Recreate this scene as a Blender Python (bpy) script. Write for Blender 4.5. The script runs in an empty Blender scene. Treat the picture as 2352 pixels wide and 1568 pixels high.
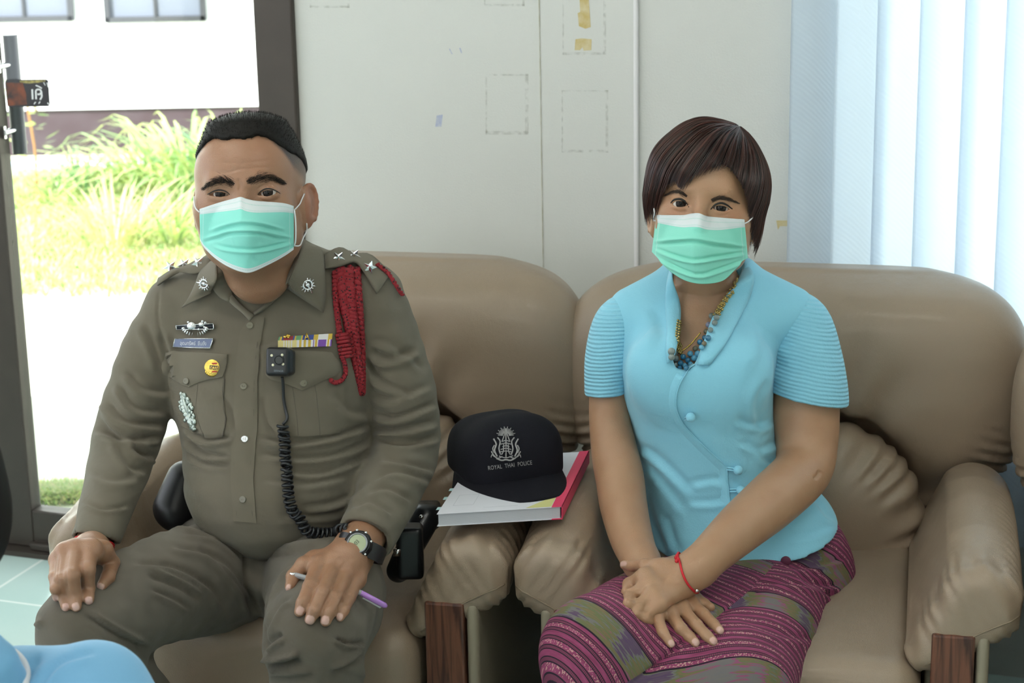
import bpy, bmesh, math, random
import numpy as np
from mathutils import Vector, Matrix
from mathutils.bvhtree import BVHTree
from mathutils.geometry import delaunay_2d_cdt

# ------------------------------------------------------------------ camera, sky, sun, exposure
SC = bpy.context.scene
COL = SC.collection
RAD = math.radians
FPX = 4500.0                       # focal length in pixels of the 2352 x 1568 frame
PITCH, ROLL = RAD(15.2), 0.0196
CAM = np.array((0.0, 0.0, 1.68))
FW = np.array((0, math.cos(PITCH), -math.sin(PITCH)))
_R0 = np.array((1.0, 0, 0)); _U0 = np.array((0, math.sin(PITCH), math.cos(PITCH)))
RT = _R0 * math.cos(ROLL) - _U0 * math.sin(ROLL)
UP = _U0 * math.cos(ROLL) + _R0 * math.sin(ROLL)
cam_data = bpy.data.cameras.new('camera')
cam = bpy.data.objects.new('camera', cam_data)
COL.objects.link(cam)
M = Matrix(((RT[0], UP[0], -FW[0], CAM[0]), (RT[1], UP[1], -FW[1], CAM[1]), (RT[2], UP[2], -FW[2], CAM[2]), (0, 0, 0, 1)))
cam.matrix_world = M
cam_data.sensor_width = 36.0
cam_data.lens = FPX / 2352 * 36.0
cam_data.dof.use_dof = True
cam_data.dof.focus_distance = 2.98
cam_data.dof.aperture_fstop = 8.5
cam_data.clip_end = 200
SC.camera = cam

SC.view_settings.view_transform = 'Standard'
SC.view_settings.look = 'None'
SC.view_settings.exposure = 0.08
SC.view_settings.gamma = 1.0
SC.view_settings.use_curve_mapping = False
SC.cycles.use_denoising = True
SC.cycles.max_bounces = 8
SC.cycles.sample_clamp_indirect = 6.0

world = bpy.data.worlds.new('sky_world')
SC.world = world
world.use_nodes = True
bg = world.node_tree.nodes['Background']
bg.inputs[0].default_value = (0.88, 0.94, 1.0, 1)
bg.inputs[1].default_value = 2.6

sun_data = bpy.data.lights.new('sun', 'SUN')
sun_data.energy = 16.0
sun_data.angle = RAD(0.6)
sun_data.color = (1.0, 0.96, 0.88)
sun = bpy.data.objects.new('sun', sun_data)
COL.objects.link(sun)
sun.rotation_euler = (RAD(38), RAD(-24), 0)      # high sun, from the camera side and the left
sun.location = (0, 0, 10)

# ------------------------------------------------------------------ picking points
def ray(px, py):
    return FW + RT * ((px - 1176) / FPX) - UP * ((py - 784) / FPX)

def P(px, py, Y):
    d = ray(px, py)
    return CAM + d * (Y / d[1])

def at_x(px, py, n, c):            # point of the pixel's ray on the plane n.p = c
    d = ray(px, py)
    t = (c - np.dot(n, CAM)) / np.dot(n, d)
    return CAM + d * t

def mpp(p):                        # metres per pixel at a point
    return float(np.dot(np.asarray(p) - CAM, FW)) / FPX

def proj(V):
    q = V - CAM
    z = q @ FW
    return np.stack((1176 + FPX * (q @ RT) / z, 784 - FPX * (q @ UP) / z), 1)

# ------------------------------------------------------------------ objects
def tag(o, label=None, cat=None, group=None, kind=None):
    if label: o['label'] = label
    if cat: o['category'] = cat
    if group: o['group'] = group
    if kind: o['kind'] = kind
    return o

def empty(name, loc, label=None, cat=None, group=None, rotz=0.0):
    o = bpy.data.objects.new(name, None)
    o.empty_display_size = 0.1
    COL.objects.link(o)
    o.location = loc
    o.rotation_euler = (0, 0, rotz)
    tag(o, label, cat, group)
    return o

def world_off(parent):
    off = np.zeros(3)
    while parent is not None:
        off = off + np.array(parent.location)
        parent = parent.parent
    return off

def mk(name, V, F, mat, parent=None, smooth=True, local=False, uv=None, fmat=None):
    """one mesh object; V in world coordinates unless local"""
    V = np.asarray(V, dtype=np.float64).reshape(-1, 3)
    if parent is not None and not local:
        V = V - world_off(parent)
    me = bpy.data.meshes.new(name)
    if isinstance(F, np.ndarray):
        n, k = F.shape
        me.vertices.add(len(V)); me.vertices.foreach_set('co', V.ravel())
        me.loops.add(n * k); me.loops.foreach_set('vertex_index', F.ravel().astype(np.int32))
        me.polygons.add(n)
        me.polygons.foreach_set('loop_start', np.arange(0, n * k, k, dtype=np.int32))
        me.update(calc_edges=True)
        me.validate()
    else:
        me.from_pydata([tuple(v) for v in V], [], [tuple(f) for f in F])
    me.update()
    if smooth:
        me.polygons.foreach_set('use_smooth', [True] * len(me.polygons))
    mats = mat if isinstance(mat, (list, tuple)) else [mat]
    for m in mats:
        me.materials.append(m)
    if fmat is not None:
        me.polygons.foreach_set('material_index', np.asarray(fmat, dtype=np.int32))
    if uv is not None:
        ul = me.uv_layers.new(name='UVMap')
        li = np.empty(len(me.loops), np.int32); me.loops.foreach_get('vertex_index', li)
        ul.data.foreach_set('uv', np.asarray(uv, np.float32)[li].ravel())
    o = bpy.data.objects.new(name, me)
    COL.objects.link(o)
    if parent is not None:
        o.parent = parent
    return o

def attr(o, name, vals):
    a = o.data.attributes.new(name, 'FLOAT', 'POINT')
    a.data.foreach_set('value', np.asarray(vals, np.float32))

class MB:
    """collects pieces of ONE mesh"""
    def __init__(s): s.V = []; s.F = []; s.n = 0; s.M = []
    def add(s, V, F, m=0):
        V = np.asarray(V, float).reshape(-1, 3)
        s.V.append(V)
        for f in F:
            s.F.append([int(i) + s.n for i in f]); s.M.append(m)
        s.n += len(V)
        return s
    def box(s, c, h, X=(1, 0, 0), Y=(0, 1, 0), Z=(0, 0, 1), m=0):
        c = np.asarray(c, float); X, Y, Z = (np.asarray(a, float) for a in (X, Y, Z))
        v = [c + X * h[0] * a + Y * h[1] * b + Z * h[2] * d for a in (-1, 1) for b in (-1, 1) for d in (-1, 1)]
        return s.add(v, [(0, 1, 3, 2), (4, 6, 7, 5), (0, 4, 5, 1), (2, 3, 7, 6), (0, 2, 6, 4), (1, 5, 7, 3)], m)
    def tube(s, pts, r, n=8, m=0, closed=False, cap=True):
        pts = [np.asarray(p, float) for p in pts]
        k = len(pts)
        rr = r if hasattr(r, '__len__') else [r] * k
        up = None; V = []
        for i, p in enumerate(pts):
            a = pts[(i - 1) % k] if (closed or i > 0) else p
            b = pts[(i + 1) % k] if (closed or i < k - 1) else p
            t = b - a; t = t / (np.linalg.norm(t) + 1e-12)
            if up is None:
                up = np.array((0, 0, 1.0)) if abs(t[2]) < .9 else np.array((1.0, 0, 0))
            up = up - t * np.dot(up, t); up /= np.linalg.norm(up) + 1e-12
            w = np.cross(t, up)
            for j in range(n):
                a_ = 2 * math.pi * j / n
                V.append(p + (up * math.cos(a_) + w * math.sin(a_)) * rr[i])
        F = []
        for i in range(k if closed else k - 1):
            for j in range(n):
                i2 = (i + 1) % k
                F.append((i * n + j, i * n + (j + 1) % n, i2 * n + (j + 1) % n, i2 * n + j))
        if cap and not closed:
            F.append(tuple(range(n - 1, -1, -1))); F.append(tuple((k - 1) * n + j for j in range(n)))
        return s.add(V, F, m)
    def ball(s, c, r, X=(1, 0, 0), Y=(0, 1, 0), Z=(0, 0, 1), nu=14, nv=9, m=0, mf=None):
        c = np.asarray(c, float); X, Y, Z = (np.asarray(a, float) for a in (X, Y, Z))
        r = r if hasattr(r, '__len__') else (r, r, r)
        V = [c + Z * r[2]]
        for i in range(1, nv):
            t = math.pi * i / nv
            for j in range(nu):
                a = 2 * math.pi * j / nu
                V.append(c + X * r[0] * math.sin(t) * math.cos(a) + Y * r[1] * math.sin(t) * math.sin(a) + Z * r[2] * math.cos(t))
        V.append(c - Z * r[2])
        base = len(s.F)
        F = [(0, 1 + j, 1 + (j + 1) % nu) for j in range(nu)]; ring = [0] * nu
        for i in range(nv - 2):
            for j in range(nu):
                a = 1 + i * nu
                F.append((a + j, a + nu + j, a + nu + (j + 1) % nu, a + (j + 1) % nu)); ring.append(i + 1)
        a = 1 + (nv - 2) * nu
        F += [(a + j, a + nu, a + (j + 1) % nu) for j in range(nu)]; ring += [nv - 1] * nu
        s.add(V, F, m)
        if mf:
            for q, rg in enumerate(ring): s.M[base + q] = mf(rg)
        return s
    def disc(s, c, n, r, h, seg=20, m=0, up=(0, 0, 1), rx=1.0):
        n = np.asarray(n, float); n = n / np.linalg.norm(n)
        up = np.asarray(up, float); up = up - n * np.dot(up, n); up /= np.linalg.norm(up)
        w = np.cross(up, n); c = np.asarray(c, float)
        V = []
        prof = [(0.86, h), (1.0, h * .6), (1.0, 0)]
        for f, hh in prof:
            for j in range(seg):
                a = 2 * math.pi * j / seg
                V.append(c + (w * math.cos(a) * rx + up * math.sin(a)) * r * f + n * hh)
        F = [tuple(range(seg))]
        for i in range(2):
            for j in range(seg):
                F.append((i * seg + j, (i + 1) * seg + j, (i + 1) * seg + (j + 1) % seg, i * seg + (j + 1) % seg))
        F.append(tuple(2 * seg + j for j in range(seg - 1, -1, -1)))
        return s.add(V, F, m)
    def build(s, name, mat, parent=None, smooth=True, local=False):
        o = mk(name, np.concatenate(s.V), s.F, mat, parent, smooth, local, fmat=s.M)
        return o

def sharp(o, ang=35):
    """smooth shading that keeps real edges crisp"""
    bm = bmesh.new(); bm.from_mesh(o.data)
    for e in bm.edges:
        if len(e.link_faces) == 2 and e.calc_face_angle(0) > RAD(ang):
            e.smooth = False
    bm.to_mesh(o.data); bm.free()
    return o

def bevel(o, w=.004, seg=2):
    m = o.modifiers.new('bevel', 'BEVEL'); m.width = w; m.segments = seg; m.limit_method = 'ANGLE'; m.angle_limit = RAD(40)
    return o

# ------------------------------------------------------------------ implicit surfaces
def _v(a): return np.asarray(a, dtype=np.float32)

class Field:
    """distance field built from rounded pieces, turned into one continuous surface"""
    def __init__(s): s.ops = []
    def op(s, fn, lo, hi, k=.01, kind='u'):
        s.ops.append((fn, np.asarray(lo, float), np.asarray(hi, float), k, kind)); return s
    def cone(s, a, b, ra, rb, k=.01, kind='u', flat=None):
        """tapered capsule; flat=(axis, factor) squashes its section along that axis"""
        a = _v(a); b = _v(b); r = max(ra, rb)
        ba = b - a; L2 = float(ba @ ba) + 1e-12
        if flat is not None:
            fx = _v(flat[0]); fx = fx / np.linalg.norm(fx); ff = flat[1]
        def fn(X, Y, Z):
            qx, qy, qz = X - a[0], Y - a[1], Z - a[2]
            t = np.clip((qx * ba[0] + qy * ba[1] + qz * ba[2]) / L2, 0, 1)
            ux, uy, uz = qx - t * ba[0], qy - t * ba[1], qz - t * ba[2]
            rr = ra + (rb - ra) * t
            if flat is not None:
                c = (ux * fx[0] + uy * fx[1] + uz * fx[2])
                d2 = ux * ux + uy * uy + uz * uz + c * c * (1 / (ff * ff) - 1)
                return (np.sqrt(d2) - rr) * (ff if ff < 1 else 1.0)
            return np.sqrt(ux * ux + uy * uy + uz * uz) - rr
        e = r * (max(1, flat[1]) if flat is not None else 1) + k
        return s.op(fn, np.minimum(a, b) - e, np.maximum(a, b) + e, k, kind)
    def chain(s, pts, rs, k=.01, kind='u', flat=None):
        t = Field()
        for i in range(len(pts) - 1): t.cone(pts[i], pts[i + 1], rs[i], rs[i + 1], 0, 'u', flat)
        ki = min(k, .004)
        def fn(X, Y, Z):
            d = None
            for o in t.ops:
                g = o[0](X, Y, Z)
                if d is None: d = g
                else:
                    q = np.maximum(ki - np.abs(d - g), 0) / ki; d = np.minimum(d, g) - q * q * ki * .25
            return d
        return s.op(fn, np.min([o[1] for o in t.ops], 0) - k, np.max([o[2] for o in t.ops], 0) + k, k, kind)
    def ell(s, c, r, R=None, k=.01, kind='u', pw=2.0):
        c = _v(c); r = _v(r); R = np.eye(3, dtype=np.float32) if R is None else _v(R)   # columns of R: axes
        e = float(max(r)) * (1 if pw <= 2 else 1.35) + k
        mr = float(min(r))
        def fn(X, Y, Z):
            q = (X - c[0], Y - c[1], Z - c[2])
            a = [abs(q[0] * R[0, i] + q[1] * R[1, i] + q[2] * R[2, i]) / r[i] for i in range(3)]
            if pw == 2.0:
                m = np.sqrt(a[0] ** 2 + a[1] ** 2 + a[2] ** 2)
                m2 = np.sqrt((a[0] / r[0]) ** 2 + (a[1] / r[1]) ** 2 + (a[2] / r[2]) ** 2) + 1e-6
                return m * (m - 1) / m2
            m = (a[0] ** pw + a[1] ** pw + a[2] ** pw) ** (1 / pw)
            return (m - 1) * mr
        return s.op(fn, c - e, c + e, k, kind)
    def rbox(s, c, h, rr, R=None, k=.01, kind='u'):
        c = _v(c); h = _v(h); R = np.eye(3, dtype=np.float32) if R is None else _v(R)
        e = float(np.linalg.norm(h)) + k
        def fn(X, Y, Z):
            q = (X - c[0], Y - c[1], Z - c[2])
            a = [abs(q[0] * R[0, i] + q[1] * R[1, i] + q[2] * R[2, i]) - (h[i] - rr) for i in range(3)]
            o = np.sqrt(np.maximum(a[0], 0) ** 2 + np.maximum(a[1], 0) ** 2 + np.maximum(a[2], 0) ** 2)
            return o + np.minimum(np.maximum(np.maximum(a[0], a[1]), a[2]), 0) - rr
        return s.op(fn, c - e, c + e, k, kind)
    def loft(s, rows, k=.02, kind='u', pw=2.3, top=.02, bot=.02):
        """rows of (cx, cy, z, rx, ry)"""
        A = np.array(sorted(rows, key=lambda r: r[2]), dtype=np.float64)
        z = A[:, 2]
        zz = np.linspace(z[0], z[-1], 64)
        def sm(col):
            f = np.interp(zz, z, A[:, col])
            for _ in range(3):
                g = f.copy(); g[1:-1] = (f[:-2] + 2 * f[1:-1] + f[2:]) / 4; f = g
            return f
        c = [sm(i) for i in (0, 1, 3, 4)]
        def fn(X, Y, Z):
            cx, cy, rx, ry = (np.interp(Z.ravel(), zz, q).reshape(Z.shape).astype(np.float32) for q in c)
            m = (np.abs((X - cx) / rx) ** pw + np.abs((Y - cy) / ry) ** pw) ** (1 / pw)
            d = (m - 1) * np.minimum(rx, ry)
            return np.maximum(d, np.maximum(Z - z[-1], z[0] - Z))
        R = max(A[:, 3].max(), A[:, 4].max()) * 1.1 + k
        lo = np.array((A[:, 0].min() - R, A[:, 1].min() - R, z[0] - k)); hi = np.array((A[:, 0].max() + R, A[:, 1].max() + R, z[-1] + k))
        return s.op(fn, lo, hi, k, kind)
    def mesh(s, h=.004, smooth=2, lo=None, hi=None, pad=None):
        us = [o for o in s.ops if o[4] == 'u']
        glo = np.min([o[1] for o in us], 0) - 3 * h; ghi = np.max([o[2] for o in us], 0) + 3 * h
        if lo is not None: glo = np.maximum(glo, lo)
        if hi is not None: ghi = np.minimum(ghi, hi)
        n = np.ceil((ghi - glo) / h).astype(int) + 1
        ax = [(glo[i] + h * np.arange(n[i])).astype(np.float32) for i in range(3)]
        D = np.full(n, .06, np.float32)
        for fn, lo_, hi_, k, kind in s.ops:
            a = np.maximum(np.floor((lo_ - glo) / h).astype(int) - 2, 0)
            b = np.minimum(np.ceil((hi_ - glo) / h).astype(int) + 3, n)
            if np.any(b <= a): continue
            sl = tuple(slice(a[i], b[i]) for i in range(3))
            X = ax[0][sl[0]][:, None, None]; Y = ax[1][sl[1]][None, :, None]; Z = ax[2][sl[2]][None, None, :]
            if kind == 'disp':
                g = D[sl]; w = np.abs(g) < .03
                D[sl] = np.where(w, g + fn(X, Y, Z), g); continue
            f = fn(X, Y, Z).astype(np.float32); g = D[sl]
            if kind == 'u':
                q = np.maximum(k - np.abs(f - g), 0) / k
                D[sl] = np.minimum(f, g) - q * q * k * .25
            elif kind == 's':
                f = -f
                q = np.maximum(k - np.abs(f - g), 0) / k
                D[sl] = np.maximum(f, g) + q * q * k * .25
            elif kind == 'i':
                q = np.maximum(k - np.abs(f - g), 0) / k
                D[sl] = np.maximum(f, g) + q * q * k * .25
        D[0], D[-1], D[:, 0], D[:, -1], D[:, :, 0], D[:, :, -1] = (.01,) * 6
        V, F = nets(D)
        V = V * h + glo
        return relax(V, F, smooth), F

def nets(D):
    ins = D < 0
    n = np.array(D.shape)
    c = np.zeros(n - 1, np.int8)
    for dx in (0, 1):
        for dy in (0, 1):
            for dz in (0, 1):
                c += ins[dx:n[0] - 1 + dx, dy:n[1] - 1 + dy, dz:n[2] - 1 + dz]
    act = (c > 0) & (c < 8)
    idx = np.full(n - 1, -1, np.int32)
    cells = np.argwhere(act)
    idx[act] = np.arange(len(cells))
    corner = [(a, b, d) for a in (0, 1) for b in (0, 1) for d in (0, 1)]
    vals = {q: D[cells[:, 0] + q[0], cells[:, 1] + q[1], cells[:, 2] + q[2]] for q in corner}
    acc = np.zeros((len(cells), 3)); cnt = np.zeros(len(cells))
    for q in corner:
        for ax in range(3):
            if q[ax] == 0:
                p = list(q); p[ax] = 1; p = tuple(p)
                va, vb = vals[q], vals[p]
                cr = (va < 0) != (vb < 0)
                t = np.where(cr, va / np.where(cr, va - vb, 1), 0)
                pt = np.tile(np.array(q, float), (len(cells), 1)); pt[:, ax] += t
                acc += pt * cr[:, None]; cnt += cr
    V = cells + acc / cnt[:, None]
    F = []
    for ax in range(3):
        a, b = [(1, 2), (2, 0), (0, 1)][ax]
        s0 = [slice(None)] * 3; s1 = [slice(None)] * 3
        s0[ax] = slice(0, -1); s1[ax] = slice(1, None)
        cr = ins[tuple(s0)] != ins[tuple(s1)]
        e = np.argwhere(cr)
        ok = (e[:, a] > 0) & (e[:, b] > 0) & (e[:, a] < n[a] - 1) & (e[:, b] < n[b] - 1)
        e = e[ok]
        first = ins[tuple(e.T)]
        def cell(da, db):
            q = e.copy(); q[:, a] -= da; q[:, b] -= db
            return idx[q[:, 0], q[:, 1], q[:, 2]]
        q = np.stack((cell(1, 1), cell(0, 1), cell(0, 0), cell(1, 0)), 1)
        q[~first] = q[~first][:, ::-1]
        F.append(q)
    return V, np.concatenate(F)

def relax(V, F, it, w=.6):
    if it <= 0: return V
    E = np.concatenate([F[:, [i, (i + 1) % 4]] for i in range(4)])
    cnt = np.bincount(E[:, 0], minlength=len(V)) + np.bincount(E[:, 1], minlength=len(V))
    for _ in range(it):
        acc = np.zeros_like(V)
        for k in range(3):
            acc[:, k] = np.bincount(E[:, 0], V[E[:, 1], k], len(V)) + np.bincount(E[:, 1], V[E[:, 0], k], len(V))
        V = V * (1 - w) + w * acc / cnt[:, None]
    return V

def normals(V, F):
    n = np.cross(V[F[:, 2]] - V[F[:, 0]], V[F[:, 3]] - V[F[:, 1]])
    N = np.zeros_like(V)
    for i in range(4):
        for k in range(3):
            N[:, k] += np.bincount(F[:, i], n[:, k], len(V))
    return N / (np.linalg.norm(N, axis=1)[:, None] + 1e-12)

def seg_dist(Q, pts):
    """distance of 2-D points to a polyline and the position along it"""
    best = np.full(len(Q), 1e9); tt = np.zeros(len(Q)); side = np.zeros(len(Q))
    pts = np.asarray(pts, float)
    L = np.concatenate(([0], np.cumsum(np.linalg.norm(np.diff(pts, axis=0), axis=1))))
    for i in range(len(pts) - 1):
        a, b = pts[i], pts[i + 1]; ab = b - a
        t = np.clip(((Q - a) @ ab) / (ab @ ab + 1e-12), 0, 1)
        d = np.linalg.norm(Q - a - t[:, None] * ab, axis=1)
        w = d < best
        best[w] = d[w]; tt[w] = (L[i] + t[w] * (L[i + 1] - L[i])) / L[-1]
        cr = ab[0] * (Q[:, 1] - a[1]) - ab[1] * (Q[:, 0] - a[0])
        side[w] = np.sign(cr[w])
    return best, tt, side

def curve(pts, n=24):
    """smooth polyline through points (Catmull-Rom)"""
    pts = [np.asarray(p, float) for p in pts]
    if len(pts) < 3:
        return [pts[0] + (pts[-1] - pts[0]) * i / (n - 1) for i in range(n)]
    q = [2 * pts[0] - pts[1]] + pts + [2 * pts[-1] - pts[-2]]
    out = []
    m = len(pts) - 1
    for i in range(n):
        u = i / (n - 1) * m; k = min(int(u), m - 1); t = u - k
        p0, p1, p2, p3 = q[k:k + 4]
        out.append(.5 * ((2 * p1) + (-p0 + p2) * t + (2 * p0 - 5 * p1 + 4 * p2 - p3) * t * t + (-p0 + 3 * p1 - 3 * p2 + p3) * t ** 3))
    return out

def folds(V, F, strokes, face=.05):
    """press creases (amp<0) and raise folds (amp>0) into a cloth surface where the photo shows them;
    stroke = (points, half width px, amp in mm, [mode])  mode 'step': one side higher"""
    N = normals(V, F)
    Q = proj(V)
    view = CAM - V; view /= np.linalg.norm(view, axis=1)[:, None]
    fr = np.clip(((N * view).sum(1) - face) * 4, 0, 1)
    D = np.zeros(len(V))
    for st in strokes:
        pts = np.array(curve(st[0], 14)); w = st[1]; amp = st[2] * .001
        mode = st[3] if len(st) > 3 else 'g'
        lo = pts.min(0) - 3.5 * w; hi = pts.max(0) + 3.5 * w
        m = np.where((Q[:, 0] > lo[0]) & (Q[:, 0] < hi[0]) & (Q[:, 1] > lo[1]) & (Q[:, 1] < hi[1]) & (fr > 0))[0]
        if not len(m): continue
        d, t, sd = seg_dist(Q[m], pts)
        fade = np.clip(np.sin(np.pi * np.clip(t, 0, 1)) * 2.2, 0, 1)
        if mode == 'step':
            u = d * sd / w
            D[m] += amp * fade * np.exp(-np.clip(u, 0, None) ** 2 / 6) * np.where(u >= 0, 1, np.exp(-(u * 3) ** 2))
        elif mode == 'fold':            # crease with a lit ridge beside it
            u = d * sd / w
            D[m] += amp * fade * (-np.exp(-u * u) + .9 * np.exp(-(u - 1.7) ** 2 / 1.2))
        elif mode == 'line':
            D[m] += amp * np.exp(-(d / w) ** 2) * (t > 0.001) * (t < .999)
        else:
            D[m] += amp * fade * np.exp(-(d / w) ** 2)
    return V + N * (D * fr)[:, None]

def waves(V, F, amp, scale, seed, stretch=(1, 1, 1)):
    """gentle unevenness of a soft surface"""
    rs = np.random.RandomState(seed); N = normals(V, F); D = np.zeros(len(V))
    S = V * np.asarray(stretch)
    for _ in range(14):
        d = rs.normal(size=3); d /= np.linalg.norm(d)
        f = scale * (0.5 + rs.rand() * 1.3)
        D += np.sin(S @ d * f * 6.283 + rs.rand() * 6.3 + 1.3 * np.sin(S @ rs.normal(size=3) * f * 2)) / 14
    return V + N * (D * amp * 2)[:, None]

class Surf:
    """finds where a pixel's ray meets a finished surface, to lay trimmings on it"""
    def __init__(s, V, F):
        s.V = V; s.F = F
        s.t = BVHTree.FromPolygons([tuple(v) for v in V], [tuple(int(i) for i in f) for f in F])
        s.last = None
    def hit(s, px, py):
        d = ray(px, py); d = d / np.linalg.norm(d)
        h, n, i, dist = s.t.ray_cast(Vector(CAM), Vector(d))
        if h is None: return None, None
        n = np.array(n)
        if np.dot(n, d) > 0: n = -n
        return np.array(h), n
    def pt(s, px, py, off=0.0, fallback=None):
        h, n = s.hit(px, py)
        if h is None:
            if fallback is None: fallback = s.last
            d = ray(px, py)
            y = fallback[1] if fallback is not None else 3.0
            return CAM + d * (y / d[1])
        s.last = h
        return h + n * off
    def near(s, p, off=0.0):
        h, n, i, dist = s.t.find_nearest(Vector(p))
        return np.array(h) + np.array(n) * off, np.array(n)

def drape(surf, poly, th=.0012, off=.0006, step=6.0, smooth_n=True, puff=0.0, interior=True):
    """a thin cloth or metal piece of outline poly laid on a surface; returns V, F (closed solid)"""
    poly = np.array(poly, float)
    # resample outline
    B = []
    for i in range(len(poly)):
        a, b = poly[i], poly[(i + 1) % len(poly)]
        n = max(1, int(np.linalg.norm(b - a) / step))
        B += [a + (b - a) * j / n for j in range(n)]
    B = np.array(B)
    lo, hi = B.min(0), B.max(0)
    pts = list(B)
    if interior:
        gx = np.arange(lo[0] + step * .5, hi[0], step); gy = np.arange(lo[1] + step * .5, hi[1], step)
        for x in gx:
            for y in gy:
                if inside(poly, x, y):
                    d = np.min(np.linalg.norm(B - (x, y), axis=1))
                    if d > step * .5: pts.append(np.array((x, y)))
    r = delaunay_2d_cdt([Vector(p) for p in pts], [], [list(range(len(B)))], 1, 1e-4)
    vs, fs = r[0], r[2]
    n = len(vs)
    lo_v = []; hi_v = []
    Bv = B
    for v in vs:
        h, nn = surf.hit(v[0], v[1])
        if h is None:
            h = surf.pt(v[0], v[1]); nn = -ray(v[0], v[1]); nn = nn / np.linalg.norm(nn)
        d = np.min(np.linalg.norm(Bv - (v[0], v[1]), axis=1)) if puff else 0
        ext = puff * (1 - math.exp(-d / 8.0)) if puff else 0
        lo_v.append(h - nn * .0008); hi_v.append(h + nn * (off + th + ext))
    F = []
    cnt = {}
    for f in fs:
        f = list(f)
        a = sum(vs[f[i]][0] * vs[f[(i + 1) % len(f)]][1] - vs[f[(i + 1) % len(f)]][0] * vs[f[i]][1] for i in range(len(f)))
        if a > 0: f = f[::-1]
        F.append([i + n for i in f]); F.append([i for i in f[::-1]])
        for i in range(len(f)):
            e = (f[i], f[(i + 1) % len(f)]); cnt[e] = 1
    for (a, b) in list(cnt):
        if (b, a) not in cnt:
            F.append([a, b, b + n, a + n][::-1])
    return np.array(lo_v + hi_v), F

def inside(poly, x, y):
    c = False; j = len(poly) - 1
    for i in range(len(poly)):
        xi, yi = poly[i]; xj, yj = poly[j]
        if (yi > y) != (yj > y) and x < (xj - xi) * (y - yi) / (yj - yi) + xi: c = not c
        j = i
    return c

def flat_text(body, spacing=1.0, thai=False):
    """outline of a word as flat triangles in text units: verts (n,2), faces"""
    cu = bpy.data.curves.new('text', 'FONT'); cu.body = body; cu.size = 1.0; cu.space_character = spacing
    cu.resolution_u = 3
    o = bpy.data.objects.new('text', cu); COL.objects.link(o)
    dg = bpy.context.evaluated_depsgraph_get()
    me = o.evaluated_get(dg).to_mesh()
    V = np.array([tuple(v.co) for v in me.vertices]).reshape(-1, 3)[:, :2]
    F = [tuple(p.vertices) for p in me.polygons]
    o.evaluated_get(dg).to_mesh_clear()
    bpy.data.objects.remove(o); bpy.data.curves.remove(cu)
    return V, F

def text_on(surf, body, p0, p1, hgt, off=.0015, spacing=1.0, slant=0.0):
    """lettering between pixels p0 and p1 (baseline), hgt px tall capitals, laid on surf (or on a plane function)"""
    V, F = flat_text(body, spacing)
    if not len(V): return np.zeros((0, 3)), []
    lo, hi = V.min(0), V.max(0)
    u = (V[:, 0] - lo[0]) / (hi[0] - lo[0]); v = (V[:, 1] - 0) / max(hi[1], 1e-6)
    p0 = np.array(p0, float); p1 = np.array(p1, float); ax = p1 - p0
    n = np.array((ax[1], -ax[0])); n /= np.linalg.norm(n)
    if n[1] > 0: n = -n
    Q = p0 + u[:, None] * ax + v[:, None] * n * hgt
    out = [surf.pt(q[0], q[1], off) for q in Q]
    return np.array(out), F

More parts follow.
